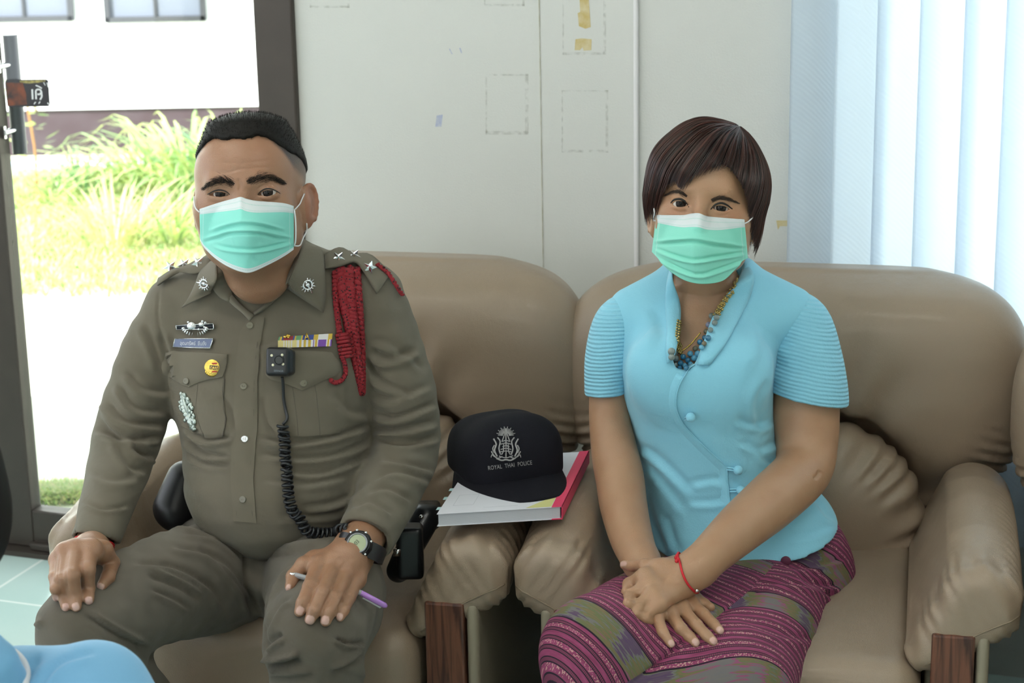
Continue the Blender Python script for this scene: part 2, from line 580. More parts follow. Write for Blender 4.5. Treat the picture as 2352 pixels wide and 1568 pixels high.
# ------------------------------------------------------------------ materials
def mat(name, color, rough=.5, metal=0.0, bump=None, var=None, sheen=0.0, sub=0.0, spec=.5, alpha=None, coat=0.0, trans=0.0, emit=None, bump2=None):
    """bump=(scale, distance)  var=(scale, amount, colour2)"""
    m = bpy.data.materials.new(name); m.use_nodes = True
    nt = m.node_tree; b = nt.nodes['Principled BSDF']
    b.inputs['Base Color'].default_value = (*color, 1)
    b.inputs['Roughness'].default_value = rough
    b.inputs['Metallic'].default_value = metal
    b.inputs['Specular IOR Level'].default_value = spec
    if sheen: b.inputs['Sheen Weight'].default_value = sheen; b.inputs['Sheen Roughness'].default_value = .5
    if sub:
        b.inputs['Subsurface Weight'].default_value = sub
        b.inputs['Subsurface Radius'].default_value = (1.0, .35, .2); b.inputs['Subsurface Scale'].default_value = .006
    if coat: b.inputs['Coat Weight'].default_value = coat; b.inputs['Coat Roughness'].default_value = .15
    if trans: b.inputs['Transmission Weight'].default_value = trans
    if emit: b.inputs['Emission Color'].default_value = (*emit[0], 1); b.inputs['Emission Strength'].default_value = emit[1]
    tc = nt.nodes.new('ShaderNodeTexCoord')
    if var:
        n = nt.nodes.new('ShaderNodeTexNoise'); n.inputs['Scale'].default_value = var[0]; n.inputs['Detail'].default_value = 5
        nt.links.new(tc.outputs['Object'], n.inputs['Vector'])
        r = nt.nodes.new('ShaderNodeMapRange'); r.inputs[1].default_value = .35; r.inputs[2].default_value = .7
        r.inputs[3].default_value = 0; r.inputs[4].default_value = var[1]
        nt.links.new(n.outputs['Fac'], r.inputs[0])
        mx = nt.nodes.new('ShaderNodeMix'); mx.data_type = 'RGBA'
        mx.inputs[6].default_value = (*color, 1); mx.inputs[7].default_value = (*var[2], 1)
        nt.links.new(r.outputs[0], mx.inputs[0]); nt.links.new(mx.outputs[2], b.inputs['Base Color'])
    prev = None
    for bb in (bump, bump2):
        if not bb: continue
        if len(bb) > 2 and bb[2] == 'voronoi':
            n = nt.nodes.new('ShaderNodeTexVoronoi'); out = n.outputs['Distance']
        elif len(bb) > 2 and bb[2] == 'twill':
            n = nt.nodes.new('ShaderNodeTexWave'); n.bands_direction = 'DIAGONAL'; out = n.outputs['Fac']
        else:
            n = nt.nodes.new('ShaderNodeTexNoise'); n.inputs['Detail'].default_value = 4; out = n.outputs['Fac']
        n.inputs['Scale'].default_value = bb[0]
        nt.links.new(tc.outputs['Object'], n.inputs['Vector'])
        bp = nt.nodes.new('ShaderNodeBump'); bp.inputs['Distance'].default_value = bb[1]; bp.inputs['Strength'].default_value = 1
        nt.links.new(out, bp.inputs['Height'])
        if prev: nt.links.new(prev.outputs[0], bp.inputs['Normal'])
        prev = bp
    if prev: nt.links.new(prev.outputs[0], b.inputs['Normal'])
    return m

def N_(m): return m.node_tree.nodes, m.node_tree.links
def math_(m, op, a, b=None, c=None, clamp=False):
    ns, ls = N_(m); n = ns.new('ShaderNodeMath'); n.operation = op; n.use_clamp = clamp
    for i, q in enumerate((a, b, c)):
        if q is None: continue
        if isinstance(q, (int, float)): n.inputs[i].default_value = q
        else: ls.new(q, n.inputs[i])
    return n.outputs[0]
def mixc(m, f, a, b):
    ns, ls = N_(m); n = ns.new('ShaderNodeMix'); n.data_type = 'RGBA'
    if isinstance(f, (int, float)): n.inputs[0].default_value = f
    else: ls.new(f, n.inputs[0])
    for i, q in ((6, a), (7, b)):
        if isinstance(q, tuple): n.inputs[i].default_value = (*q[:3], 1)
        else: ls.new(q, n.inputs[i])
    return n.outputs[2]
def attr_node(m, name):
    ns, ls = N_(m); n = ns.new('ShaderNodeAttribute'); n.attribute_name = name
    return n.outputs['Fac']

# ------------------------------------------------------------------ the room
TH_W = RAD(20)
EW = np.array((math.cos(TH_W), -math.sin(TH_W), 0)); NW = np.array((-math.sin(TH_W), -math.cos(TH_W), 0))
A0 = np.array((0.3, 3.82, 0)); CW = float(NW @ A0)
EZ = np.array((0, 0, 1.0))
def W(s, z, off=0.0): return A0 + EW * s + NW * off + EZ * z
def ws(px, py, off=0.0):           # wall coordinates (s, z) of a pixel
    p = at_x(px, py, NW, CW + off)
    return float((p - A0) @ EW), float(p[2])

m_wall = mat('painted_wall', (.66, .665, .635), .62, bump=(260, .0007), var=(1.7, .35, (.60, .605, .57)), bump2=(9, .0015))
m_brown = mat('brown_aluminium', (.060, .048, .041), .45, metal=.35, var=(14, .5, (.075, .06, .05)))
m_glass = bpy.data.materials.new('door_glass'); m_glass.use_nodes = True
_nt = m_glass.node_tree; _nt.nodes.clear()
_o = _nt.nodes.new('ShaderNodeOutputMaterial'); _t = _nt.nodes.new('ShaderNodeBsdfTransparent'); _g = _nt.nodes.new('ShaderNodeBsdfGlossy')
_g.inputs['Roughness'].default_value = .02; _t.inputs[0].default_value = (.93, .97, .95, 1)
_x = _nt.nodes.new('ShaderNodeMixShader'); _x.inputs[0].default_value = .04
_nt.links.new(_t.outputs[0], _x.inputs[1]); _nt.links.new(_g.outputs[0], _x.inputs[2]); _nt.links.new(_x.outputs[0], _o.inputs[0])

S_JR, _ = ws(690, 300); S_JL, _ = ws(603, 300); S_STR, _ = ws(8, 560); S_STL = S_STR - .20
S_BL, _ = ws(1925, 300)            # window opening behind the blinds starts here
Z_RT = ws(110, 1182)[1]
ROOM_L, ROOM_R = -2.6, 3.2         # along the wall
CEIL = 2.75
wb = MB()
def wbox(mb, s0, s1, z0, z1, o0, o1, m=0):
    return mb.box(W((s0 + s1) / 2, (z0 + z1) / 2, (o0 + o1) / 2), ((s1 - s0) / 2, (o1 - o0) / 2, (z1 - z0) / 2), EW, NW, EZ, m)
SILL, HEAD = .62, 2.25
wbox(wb, S_JR, S_BL, 0, CEIL, -.12, 0)
wbox(wb, S_BL, S_BL + 1.9, 0, SILL, -.12, 0)
wbox(wb, S_BL, S_BL + 1.9, HEAD, CEIL, -.12, 0)
wbox(wb, S_BL + 1.9, ROOM_R, 0, CEIL, -.12, 0)
wbox(wb, S_STL - .85, S_JR, HEAD + .05, CEIL, -.12, 0)
wbox(wb, ROOM_L, S_STL - .85, 0, CEIL, -.12, 0)
tag(wb.build('wall_back', m_wall, smooth=False), 'off white painted back wall with tape marks behind the sofas', 'wall', kind='structure')

# side and rear walls; openings added to let sky light in from the left
wl = MB(); c = W(ROOM_L, 0)
for n0, n1, z0, z1 in ((0, 6.8, 0, .85), (0, 6.8, 2.35, CEIL), (0, .5, .85, 2.35), (2.6, 2.8, .85, 2.35), (5.0, 6.8, .85, 2.35)):  # unseen window openings, cut to bring sky light from the left
    wl.box(c + NW * (n0 + n1) / 2 + EZ * (z0 + z1) / 2, (.06, (n1 - n0) / 2, (z1 - z0) / 2), EW, NW, EZ)
tag(wl.build('wall_left', m_wall, smooth=False), 'painted side wall to the left of the door', 'wall', kind='structure')
wr = MB(); c = W(ROOM_R, 0); wr.box(c + NW * 3.4 + EZ * CEIL / 2, (.06, 3.4, CEIL / 2), EW, NW, EZ)
tag(wr.build('wall_right', m_wall, smooth=False), 'painted side wall to the right', 'wall', kind='structure')
wf = MB()
wbox(wf, ROOM_L, ROOM_R, 0, .8, 6.74, 6.86); wbox(wf, ROOM_L, ROOM_R, 2.35, CEIL, 6.74, 6.86); wbox(wf, .4, ROOM_R, .8, 2.35, 6.74, 6.86)  # right part closed, openings kept left to steer the sky light
for q in range(5): wbox(wf, ROOM_L + q * 1.425 - .05, ROOM_L + q * 1.425 + .05, .8, 2.35, 6.74, 6.86)
tag(wf.build('wall_front', m_wall, smooth=False), 'wall behind the camera with openings added to let sky light in', 'wall', kind='structure')
cl = MB(); wbox(cl, ROOM_L - .1, ROOM_R + .1, CEIL, CEIL + .12, -.15, 8.2)
tag(cl.build('ceiling', mat('ceiling_paint', (.75, .75, .73), .8), smooth=False), 'white ceiling slab', 'ceiling', kind='structure')

m_floor = mat('aqua_tile', (.46, .61, .58), .14, var=(3.0, .6, (.56, .68, .65)))
ns, ls = N_(m_floor)
br = ns.new('ShaderNodeTexBrick'); br.offset = 0; br.inputs['Scale'].default_value = 1.0
br.inputs['Brick Width'].default_value = .40; br.inputs['Row Height'].default_value = .40; br.inputs['Mortar Size'].default_value = .004
br.inputs['Color1'].default_value = br.inputs['Color2'].default_value = (0, 0, 0, 1); br.inputs['Mortar'].default_value = (1, 1, 1, 1)
tc = ns.new('ShaderNodeTexCoord'); mp = ns.new('ShaderNodeMapping'); mp.inputs['Rotation'].default_value = (0, 0, TH_W); mp.inputs['Location'].default_value = (.12, .17, 0)
ls.new(tc.outputs['Object'], mp.inputs[0]); ls.new(mp.outputs[0], br.inputs['Vector'])
_b = ns['Principled BSDF']; src = _b.inputs['Base Color'].links[0].from_socket
ls.new(mixc(m_floor, br.outputs['Color'], src, (.74, .80, .76)), _b.inputs['Base Color'])
fl = MB(); wbox(fl, ROOM_L - .1, ROOM_R + .1, -.08, 0, -.14, 7.0)
tag(fl.build('floor', m_floor, smooth=False), 'pale aqua glazed tile floor with light joints', 'floor', kind='structure')

# ceiling lamps out of view, added to brighten the room
m_tube = mat('fill_lamp_glow', (.9, .9, .9), .4, emit=((1.0, .97, .90), 30.0))
m_whitemetal = mat('white_metal', (.8, .8, .8), .4)
lamp0 = None
for k, (s_, o_) in enumerate(((-.9, 1.9), (1.2, 1.9), (-.9, 4.3), (1.2, 4.3))):
    e = empty('fill_lamp', W(s_, CEIL, o_), 'added twin tube fill lamp ' + ('over the officer', 'over the woman', 'behind the camera on the door side', 'behind the camera on the blinds side')[k], 'lamp', 'added ceiling fill lamps', rotz=-TH_W)
    if k == 0:
        b = MB().box((0, 0, -.03), (.62, .09, .03)); h_ = b.build('fill_lamp_housing', m_whitemetal, e, smooth=False, local=True)
        t = MB()
        for y in (-.04, .04): t.tube([(-.58, y, -.075), (.58, y, -.075)], .014, 10)
        t_ = t.build('fill_lamp_tube', m_tube, e, local=True); lamp0 = (h_, t_)
    else:
        for src_ in lamp0:
            q = src_.copy(); COL.objects.link(q); q.parent = e

# wall trims
z_lo = .0
tr = MB(); s_, _ = ws(1463, 300); wbox(tr, s_ - .0045, s_ + .0045, 0, CEIL, 0, .010)
o = tr.build('trim_1', mat('white_trunking', (.80, .78, .79), .4), smooth=False); bevel(o, .003); tag(o, 'thin white vertical cable trunking on the wall beside the woman', 'trunking', kind='structure')
sv = ws(1243, 300)[0]
tr = MB(); wbox(tr, sv - .0008, sv + .0008, .3, CEIL, 0, .0012)
o = tr.build('trim_2', mat('panel_joint', (.40, .38, .28), .7, var=(40, .9, (.62, .62, .58))), smooth=False); tag(o, 'fine vertical joint line between the wall panels', 'joint', kind='structure')

# masking tape left on the wall and the marks of old notices
def wall_poly(pts, th, off=0.0):
    b = []; n = len(pts)
    for (px, py) in pts:
        p = at_x(px, py, NW, CW); b.append(p + NW * (off + th))
    for (px, py) in pts:
        b.append(at_x(px, py, NW, CW) + NW * (off - .0002))
    F = [tuple(range(n))[::-1], tuple(range(n, 2 * n))] + [(i, (i + 1) % n, n + (i + 1) % n, n + i) for i in range(n)]
    return b, F
m_tape = mat('masking_tape', (.55, .42, .16), .6, var=(60, .9, (.66, .58, .36)))
for pts, lab in ((((1331, -6), (1352, -6), (1357, 62), (1345, 66), (1330, 60), (1327, 30), (1333, 27)), 'long torn strip of yellowed masking tape at the top of the wall'),
                 (((1322, 90), (1336, 88), (1359, 90), (1358, 115), (1341, 116), (1338, 108), (1332, 115), (1320, 115)), 'short torn square of yellowed masking tape on the wall'),
                 (((1783, 506), (1808, 506), (1808, 519), (1792, 519), (1787, 527)), 'small yellowed tape scrap on the wall by the blinds')):
    b, F = wall_poly(pts, .0006); o = mk('masking_tape', b, F, m_tape, smooth=False)
    tag(o, lab, 'tape', 'masking tape scraps on the wall')
m_res = bpy.data.materials.new('tape_residue'); m_res.use_nodes = True
ns, ls = N_(m_res); b = ns['Principled BSDF']; b.inputs['Base Color'].default_value = (.55, .54, .46, 1); b.inputs['Roughness'].default_value = .7
tc = ns.new('ShaderNodeTexCoord'); nz = ns.new('ShaderNodeTexNoise'); nz.inputs['Scale'].default_value = 90; nz.inputs['Detail'].default_value = 6
ls.new(tc.outputs['Object'], nz.inputs['Vector'])
ls.new(math_(m_res, 'MULTIPLY', math_(m_res, 'SUBTRACT', nz.outputs['Fac'], .40), 1.1, clamp=True), b.inputs['Alpha'])
def res_rect(x0, y0, x1, y1, w, lab):
    mb = MB()
    for a, b_, c_, d in ((x0, y0, x1, y0 + w * .5), (x0, y1 - w, x1, y1), (x0, y0, x0 + w * .5, y1), (x1 - w, y0, x1, y1)):
        V, F = wall_poly(((a, b_), (c_, b_), (c_, d), (a, d)), .0002); mb.add(V, F)
    tag(mb.build('tape_residue', m_res, smooth=False), lab, 'mark', 'marks left by old notices')
res_rect(1115, 170, 1214, 309, 8, 'faint rectangular outline of an old notice left of the panel joint')
res_rect(1290, 207, 1397, 350, 6, 'faint rectangular outline of an old notice right of the panel joint')
res_rect(1292, -20, 1392, 126, 6, 'faint outline around the masking tape at the top of the wall')
res_rect(712, -30, 803, 18, 5, 'faint edge of an old notice at the top left of the wall')
res_rect(1112, -30, 1205, 14, 5, 'faint lower edge of an old notice at the top middle of the wall')
m_ink = mat('blue_ink', (.40, .44, .60), .7, var=(80, .9, (.62, .63, .62)))
V, F = wall_poly(((1003, 265), (1017, 263), (1014, 291), (1000, 291)), .0002)
tag(mk('ink_mark', V, F, m_ink, smooth=False), 'small blue ink smudge on the wall between the people', 'mark')
mb = MB()
for a, b_, c_, d in ((1031, 112, 1037, 124), (1055, 110, 1059, 122)):
    V, F = wall_poly(((a, b_), (a + 2.5, b_), (c_ + 3, d), (c_, d)), .0002); mb.add(V, F)
tag(mb.build('ink_mark', m_ink, smooth=False), 'pair of short blue pen strokes high on the wall', 'mark')

# ------------------------------------------------------------------ glass door
door = empty('door_1', W((S_STR + S_JL) / 2, 0)); tag(door, 'brown aluminium framed glass door to the garden', 'door', kind='structure')
b = MB(); wbox(b, S_JL, S_JR, 0, HEAD + .05, -.10, .015); wbox(b, S_STL - .85, S_JL, HEAD, HEAD + .05, -.10, .015)
o = b.build('door_frame', m_brown, door, smooth=False); bevel(o, .004)
b = MB(); wbox(b, S_STR - .095, S_STR, 0.012, HEAD, -.06, -.015); wbox(b, S_STR, S_JL, .012, Z_RT, -.06, -.015); wbox(b, S_STR, S_JL, HEAD - .09, HEAD, -.06, -.015)
wbox(b, S_STR, S_JL, .012, .03, -.07, .005)
o = b.build('door_stile', m_brown, door, smooth=False); bevel(o, .004)
b = MB(); wbox(b, S_STL, S_STR - .10, 0.012, HEAD, -.06, -.012); wbox(b, S_STL - .8, S_STL, .012, Z_RT, -.06, -.015)
o = b.build('door_stile', m_brown, door, smooth=False); bevel(o, .004)
b = MB(); wbox(b, S_STR, S_JL, Z_RT, HEAD - .09, -.040, -.034); o = b.build('glass_pane', m_glass, door, smooth=False)
b = MB(); wbox(b, S_STL - .8, S_STL, Z_RT, HEAD, -.040, -.034); o = b.build('glass_pane', m_glass, door, smooth=False)
b = MB(); wbox(b, S_STL - .85, S_JR, -.02, .012, -.13, .02); o = b.build('threshold', m_brown, door, smooth=False)
# pull handle on the outer side
o_h = -.085
p0 = at_x(23, 80, NW, CW + o_h); p1 = at_x(46, 352, NW, CW + o_h)
mid = (p0 + p1) / 2; r_h = 17 * mpp(mid); s_h = float((mid - A0) @ EW)
m_dark = mat('dark_handle', (.05, .05, .065), .35, metal=.4); m_chrome = mat('chrome', (.85, .85, .86), .15, metal=1.0)
b = MB().tube([W(s_h, p1[2], o_h), W(s_h, p0[2], o_h)], r_h, 20); hd = sharp(b.build('handle', m_dark, door))
for py in (147, 296):
    q = at_x(35, py, NW, CW + o_h)
    b = MB().tube([W(s_h, q[2], o_h), W(s_h, q[2], -.03)], .007, 12); b.box(W(s_h - .012, q[2], -.035), (.012, .004, .014), EW, NW, EZ); sharp(b.build('bracket', m_chrome, hd))
# sticker on the pane
st_off = -.033
def on_pane(px, py, off=0): return at_x(px, py, NW, CW + st_off + off)
def pane_poly(mb, pts, off, th, m=0):
    n = len(pts); V = [on_pane(x, y, off + th) for x, y in pts] + [on_pane(x, y, off) for x, y in pts]
    mb.add(V, [tuple(range(n))[::-1], tuple(range(n, 2 * n))] + [(i, (i + 1) % n, n + (i + 1) % n, n + i) for i in range(n)], m)
m_blk = mat('sticker_black', (.012, .010, .012), .25); m_wht = mat('sticker_white', (.85, .85, .85), .4)
m_org = mat('sticker_orange', (.20, .045, .01), .4, var=(45, 1.0, (.02, .012, .01)))
m_gold = mat('sticker_gold', (.50, .42, .12), .4, var=(70, 1.0, (.05, .04, .02)))
b = MB()
pane_poly(b, [(14, 183), (106, 182), (111, 185), (115, 240), (112, 244), (22, 246), (17, 243), (11, 190)], .0002, .0006, 0)
pane_poly(b, [(14, 190), (52, 190), (60, 215), (62, 240), (18, 243)], .0008, .0001, 1)
pane_poly(b, [(45, 185), (104, 184), (104, 188), (64, 192), (46, 189)], .0008, .0001, 2)
W_ = 3.6
def pstroke(pts, w):
    for (x0, y0), (x1, y1) in zip(pts[:-1], pts[1:]):
        dx, dy = x1 - x0, y1 - y0; L = math.hypot(dx, dy); nx, ny = -dy / L * w / 2, dx / L * w / 2
        pane_poly(b, [(x0 + nx, y0 + ny), (x1 + nx, y1 + ny), (x1 - nx, y1 - ny), (x0 - nx, y0 - ny)], .0009, .0002, 3)
pstroke([(74, 205), (75, 228)], W_); pstroke([(83, 228), (82, 208), (86, 205), (93, 206), (95, 212), (91, 217), (86, 216)], W_)
pstroke([(95, 210), (96, 222), (92, 229)], W_); pstroke([(82, 196), (90, 199), (96, 203)], 2.5); pstroke([(78, 239), (82, 234)], 2); pstroke([(89, 238), (92, 233)], 2)
pstroke([(108, 190), (111, 200)], 2); pstroke([(109, 236), (113, 240)], 2.5); pstroke([(100, 189), (104, 196)], 1.5)
o = b.build('door_sticker', [m_blk, m_org, m_gold, m_wht], smooth=False)
tag(o, 'worn black and orange sticker with white characters on the door glass', 'sticker')

# ------------------------------------------------------------------ window and vertical blinds
win = empty('window_1', W(S_BL + .95, SILL)); tag(win, 'wide window behind the vertical blinds', 'window', kind='structure')
b = MB()
for s0 in (S_BL, S_BL + .62, S_BL + 1.26, S_BL + 1.86): wbox(b, s0, s0 + .04, SILL, HEAD, -.09, -.05)
wbox(b, S_BL, S_BL + 1.9, SILL, SILL + .04, -.09, -.05); wbox(b, S_BL, S_BL + 1.9, HEAD - .04, HEAD, -.09, -.05)
b.build('window_frame', m_whitemetal, win, smooth=False)
b = MB(); wbox(b, S_BL, S_BL + 1.9, SILL, HEAD, -.072, -.068); b.build('glass_pane', m_glass, win, smooth=False)

m_blind = bpy.data.materials.new('blind_fabric'); m_blind.use_nodes = True
ns, ls = N_(m_blind); pb = ns['Principled BSDF']; pb.inputs['Base Color'].default_value = (.74, .78, .82, 1); pb.inputs['Roughness'].default_value = .8
tl = ns.new('ShaderNodeBsdfTranslucent'); tl.inputs[0].default_value = (.84, .90, .97, 1)
mx = ns.new('ShaderNodeMixShader'); mx.inputs[0].default_value = .72
ls.new(pb.outputs[0], mx.inputs[1]); ls.new(tl.outputs[0], mx.inputs[2]); ls.new(mx.outputs[0], ns['Material Output'].inputs[0])
wv = ns.new('ShaderNodeTexWave'); wv.bands_direction = 'DIAGONAL'; wv.inputs['Scale'].default_value = 60; wv.inputs['Distortion'].default_value = 1.5
tc = ns.new('ShaderNodeTexCoord'); ls.new(tc.outputs['Object'], wv.inputs['Vector'])
bp = ns.new('ShaderNodeBump'); bp.inputs['Distance'].default_value = .0006; ls.new(wv.outputs['Fac'], bp.inputs['Height']); ls.new(bp.outputs[0], pb.inputs['Normal'])
xs = [1815, 1919, 2010, 2108, 2207, 2302]
edges = [ws(x, 300, .06)[0] for x in xs]
pitch = (edges[-1] - edges[1]) / 4
while len(edges) < 14: edges.append(edges[-1] + pitch)
rail = empty('vertical_blinds', W(S_BL + .5, HEAD + .1, .06), 'pale blue translucent vertical fabric blinds hanging at the window', 'blinds')
b = MB(); wbox(b, edges[0] - .02, edges[-1] + .05, HEAD + .08, HEAD + .12, .03, .08); b.build('head_rail', m_whitemetal, rail, smooth=False)
for k in range(len(edges) - 1):
    b = MB(); n = 14; V = []; F = []
    w0 = edges[k + 1] - edges[k] if k else edges[1] - edges[0]
    s0 = edges[k] - (0 if k == 0 else .0); wd = w0 + (.004 if k == 0 else .022)
    for side in (0, 1):
        for i in range(n + 1):
            u = i / n
            s = s0 + wd * u
            off = .040 + .030 * (1 - u) + .010 * math.sin(u * math.pi) + side * .0008 + (.010 if k % 2 else 0)
            for z in (.30, HEAD + .08): V.append(W(s + (z - 1.5) * .0, z, off))
    q = 2 * (n + 1)
    for i in range(n):
        F.append((2 * i, 2 * i + 1, 2 * i + 3, 2 * i + 2)); F.append((q + 2 * i, q + 2 * i + 2, q + 2 * i + 3, q + 2 * i + 1))
    F += [(0, q, q + 1, 1), (2 * n, 2 * n + 1, q + 2 * n + 1, q + 2 * n)]
    b.add(V, F); b.build('blind_slat', m_blind, rail)

# ------------------------------------------------------------------ outside
GZ = -.10
m_ground = mat('sunlit_ground', (.72, .70, .62), .9, var=(2.5, .8, (.62, .66, .45)))
g = MB(); g.box((0, 22, GZ - .05), (30, 18.05, .05))
g.box((-1.2, 4.52, GZ + .01), (2.2, .22, .03), m=1)
tag(g.build('ground_1', [m_ground, mat('grey_concrete', (.30, .30, .29), .9)], smooth=False), 'bright sunlit yard outside the door', 'ground', kind='structure')
m_white = mat('white_render', (.86, .87, .92), .8); m_base = mat('plum_base', (.035, .015, .025), .6, var=(6, .8, (.06, .04, .055)))
m_pane = mat('curtained_pane', (.13, .145, .20), .4); m_frm = mat('grey_frame', (.03, .03, .04), .5)
YB = 10.6
bld = empty('building', (P(250, 380, YB)[0], YB, GZ), 'white rendered building across the yard with a plum painted base', 'building')
zt = P(250, 250, YB)[2]
b = MB().box((-1.5, YB + .6, (zt + 7) / 2), (9, .6, (7 - zt) / 2)); b.build('wall', m_white, bld, smooth=False)
b = MB().box((-1.5, YB + .62, (zt + GZ) / 2), (9, .6, (zt - GZ) / 2)); b.build('base_band', m_base, bld, smooth=False)
for x0, x1 in ((-55, 172), (245, 475)):
    p0, p1 = P(x0, 50, YB), P(x1, 50, YB); zc = p0[2]
    f = MB(); cx = (p0[0] + p1[0]) / 2; hx = (p1[0] - p0[0]) / 2
    for a in (-1, 1): f.box((cx + a * (hx - .012), YB - .02, zc + .6), (.014, .03, .6))
    f.box((cx, YB - .02, zc + .012), (hx, .03, .014)); f.box((cx, YB - .02, zc + 1.2), (hx, .03, .014)); f.box((cx, YB - .015, zc + .6), (.006, .02, .6))
    fo = f.build('window', m_frm, bld, smooth=False)
    MB().box((cx, YB - .005, zc + .6), (hx - .02, .008, .58)).build('pane', m_pane, fo, smooth=False)
b = MB().tube([P(-200, 378, YB - .3), P(700, 378, YB - .3)], .018, 10)
tag(b.build('water_pipe', mat('blue_pipe', (.35, .55, .78), .4)), 'pale blue water pipe along the foot of the white building', 'pipe')

def leaf_mat(n, c, tr=.35):
    m = bpy.data.materials.new(n); m.use_nodes = True
    ns, ls = N_(m); pb = ns['Principled BSDF']; pb.inputs['Base Color'].default_value = (*c, 1); pb.inputs['Roughness'].default_value = .45
    t = ns.new('ShaderNodeBsdfTranslucent'); t.inputs[0].default_value = (min(1, c[0] * 1.5), min(1, c[1] * 1.5), c[2], 1)
    x = ns.new('ShaderNodeMixShader'); x.inputs[0].default_value = tr
    ls.new(pb.outputs[0], x.inputs[1]); ls.new(t.outputs[0], x.inputs[2]); ls.new(x.outputs[0], ns['Material Output'].inputs[0])
    return m
m_leaf = [leaf_mat('leaf_yellow_green', (.45, .52, .24)), leaf_mat('leaf_green', (.25, .38, .16)), leaf_mat('leaf_dry', (.55, .48, .33)), leaf_mat('leaf_bluegreen', (.12, .25, .13))]
rnd = random.Random(7)
def blades(mb, base, n, h, spread, w, arch=.5, m=(0, 1), nseg=6, rad=.08):
    for _ in range(n):
        a = rnd.random() * 6.283; r0 = rad * rnd.random(); L = h * (.6 + .5 * rnd.random()); sp = spread * (.3 + rnd.random())
        da = np.array((math.cos(a), math.sin(a), 0)); b0 = base + da * r0
        side = np.array((-da[1], da[0], 0)); side = side + np.array((rnd.uniform(-.4, .4), rnd.uniform(-.4, .4), 0)); side /= np.linalg.norm(side)
        V = []
        for i in range(nseg + 1):
            t = i / nseg
            p = b0 + da * sp * t ** 1.3 + EZ * (L * t - arch * L * t ** 3 * (.5 + sp))
            ww = w * (1 - t ** 2) * (.55 + .8 * t if t < .5 else 1) * .5 + .0004
            V += [p - side * ww, p + side * ww]
        mb.add(V, [(2 * i, 2 * i + 1, 2 * i + 3, 2 * i + 2) for i in range(nseg)], m[int(rnd.random() * len(m))])
def plant(name, px, py, Y, n, hpx, spread, w, lab, cat, arch=.5, m=(0, 1), rad=.1, group=None):
    b0 = P(px, py, Y); b0[2] = GZ
    b0 = P(px, py, Y); h = hpx * mpp(b0); b0[2] = GZ; h = h + 0.0
    mb = MB(); blades(mb, b0, n, h, spread, w, arch, m, rad=rad)
    e = mb.build(name, m_leaf); tag(e, lab, cat, group)
    return e
def yg(py):                        # distance at which the yard shows at row py
    d = ray(300, py); return float(d[1] * (GZ - CAM[2]) / d[2])
for px, py, n, hp, sp, w, lab, ar, mm in (
        (440, 470, 150, 330, .55, .030, 'tallest arching strap leaved plant beside the door jamb, against the white building', .6, (0, 0, 1)),
        (560, 480, 110, 300, .45, .028, 'strap leaved plant half hidden behind the officer head', .5, (0, 1, 3)),
        (330, 440, 90, 230, .55, .024, 'arching strap leaved plant in the middle of the yard before the plum base', .7, (0, 0, 1)),
        (265, 575, 90, 200, .35, .012, 'dry looking tuft of long grass standing in the lawn', .3, (2, 0, 2)),
        (400, 560, 90, 180, .40, .016, 'low clump of fine leaves behind the officer shoulder', .5, (1, 0)),
        (120, 470, 70, 120, .40, .014, 'low grassy clump near the door handle', .5, (0, 1)),
        (190, 450, 60, 150, .35, .012, 'thin leaved clump before the plum painted base', .5, (0, 3))):
    plant('leafy_plant', px, py, yg(py), n, hp, sp, w, lab, 'plant', ar, mm, rad=.18, group='plants in the yard')
# small shrub with a stem and pairs of leaves
b0 = P(85, 460, yg(460)); b0[2] = GZ
sh = empty('shrub', b0, 'slender young shrub with small pale leaves beside the door handle', 'shrub')
top = P(85, 255, b0[1]); stem = curve([b0, b0 + np.array((.01, 0, .25)), b0 + np.array((-.01, 0, .5)), np.array((top[0], b0[1], top[2]))], 12)
MB().tube(stem, .006, 8).build('stem', mat('reddish_stem', (.35, .16, .06), .6), sh)
mb = MB()
for i in range(90):
    p = np.array(stem[int(rnd.random() * 11.9)]); a = rnd.random() * 6.28; L = rnd.uniform(.05, .13)
    d = np.array((math.cos(a), math.sin(a) * .7, rnd.uniform(-.2, .6))); s_ = np.cross(d, EZ); s_ /= np.linalg.norm(s_)
    q = p + d * L * .5
    mb.add([q, q + d * L * .3 + s_ * .02, q + d * L * .75, q + d * L * .3 - s_ * .02], [(0, 1, 2, 3)], rnd.choice((0, 0, 1)))
mb.build('foliage', m_leaf, sh, smooth=False)
mb = MB()
for i in range(5200):
    py = rnd.uniform(400, 680) if i < 4800 else rnd.uniform(1125, 1146)
    px = rnd.uniform(20, 640) if py < 700 else rnd.uniform(90, 200)
    if rnd.random() < (py - 500) / 260 and py < 700: continue
    Y = yg(py); b0 = P(px, py, Y); b0[2] = GZ
    blades(mb, b0, 5 if py < 700 else 8, .07 if py < 700 else .028, .06 if py < 700 else .03, .010 if py < 700 else .004, .3, (0, 0, 1, 2), nseg=2, rad=.05)
tag(mb.build('grass', m_leaf, smooth=False), 'sunlit yellow green grass of the yard outside the door', 'grass', kind='stuff')

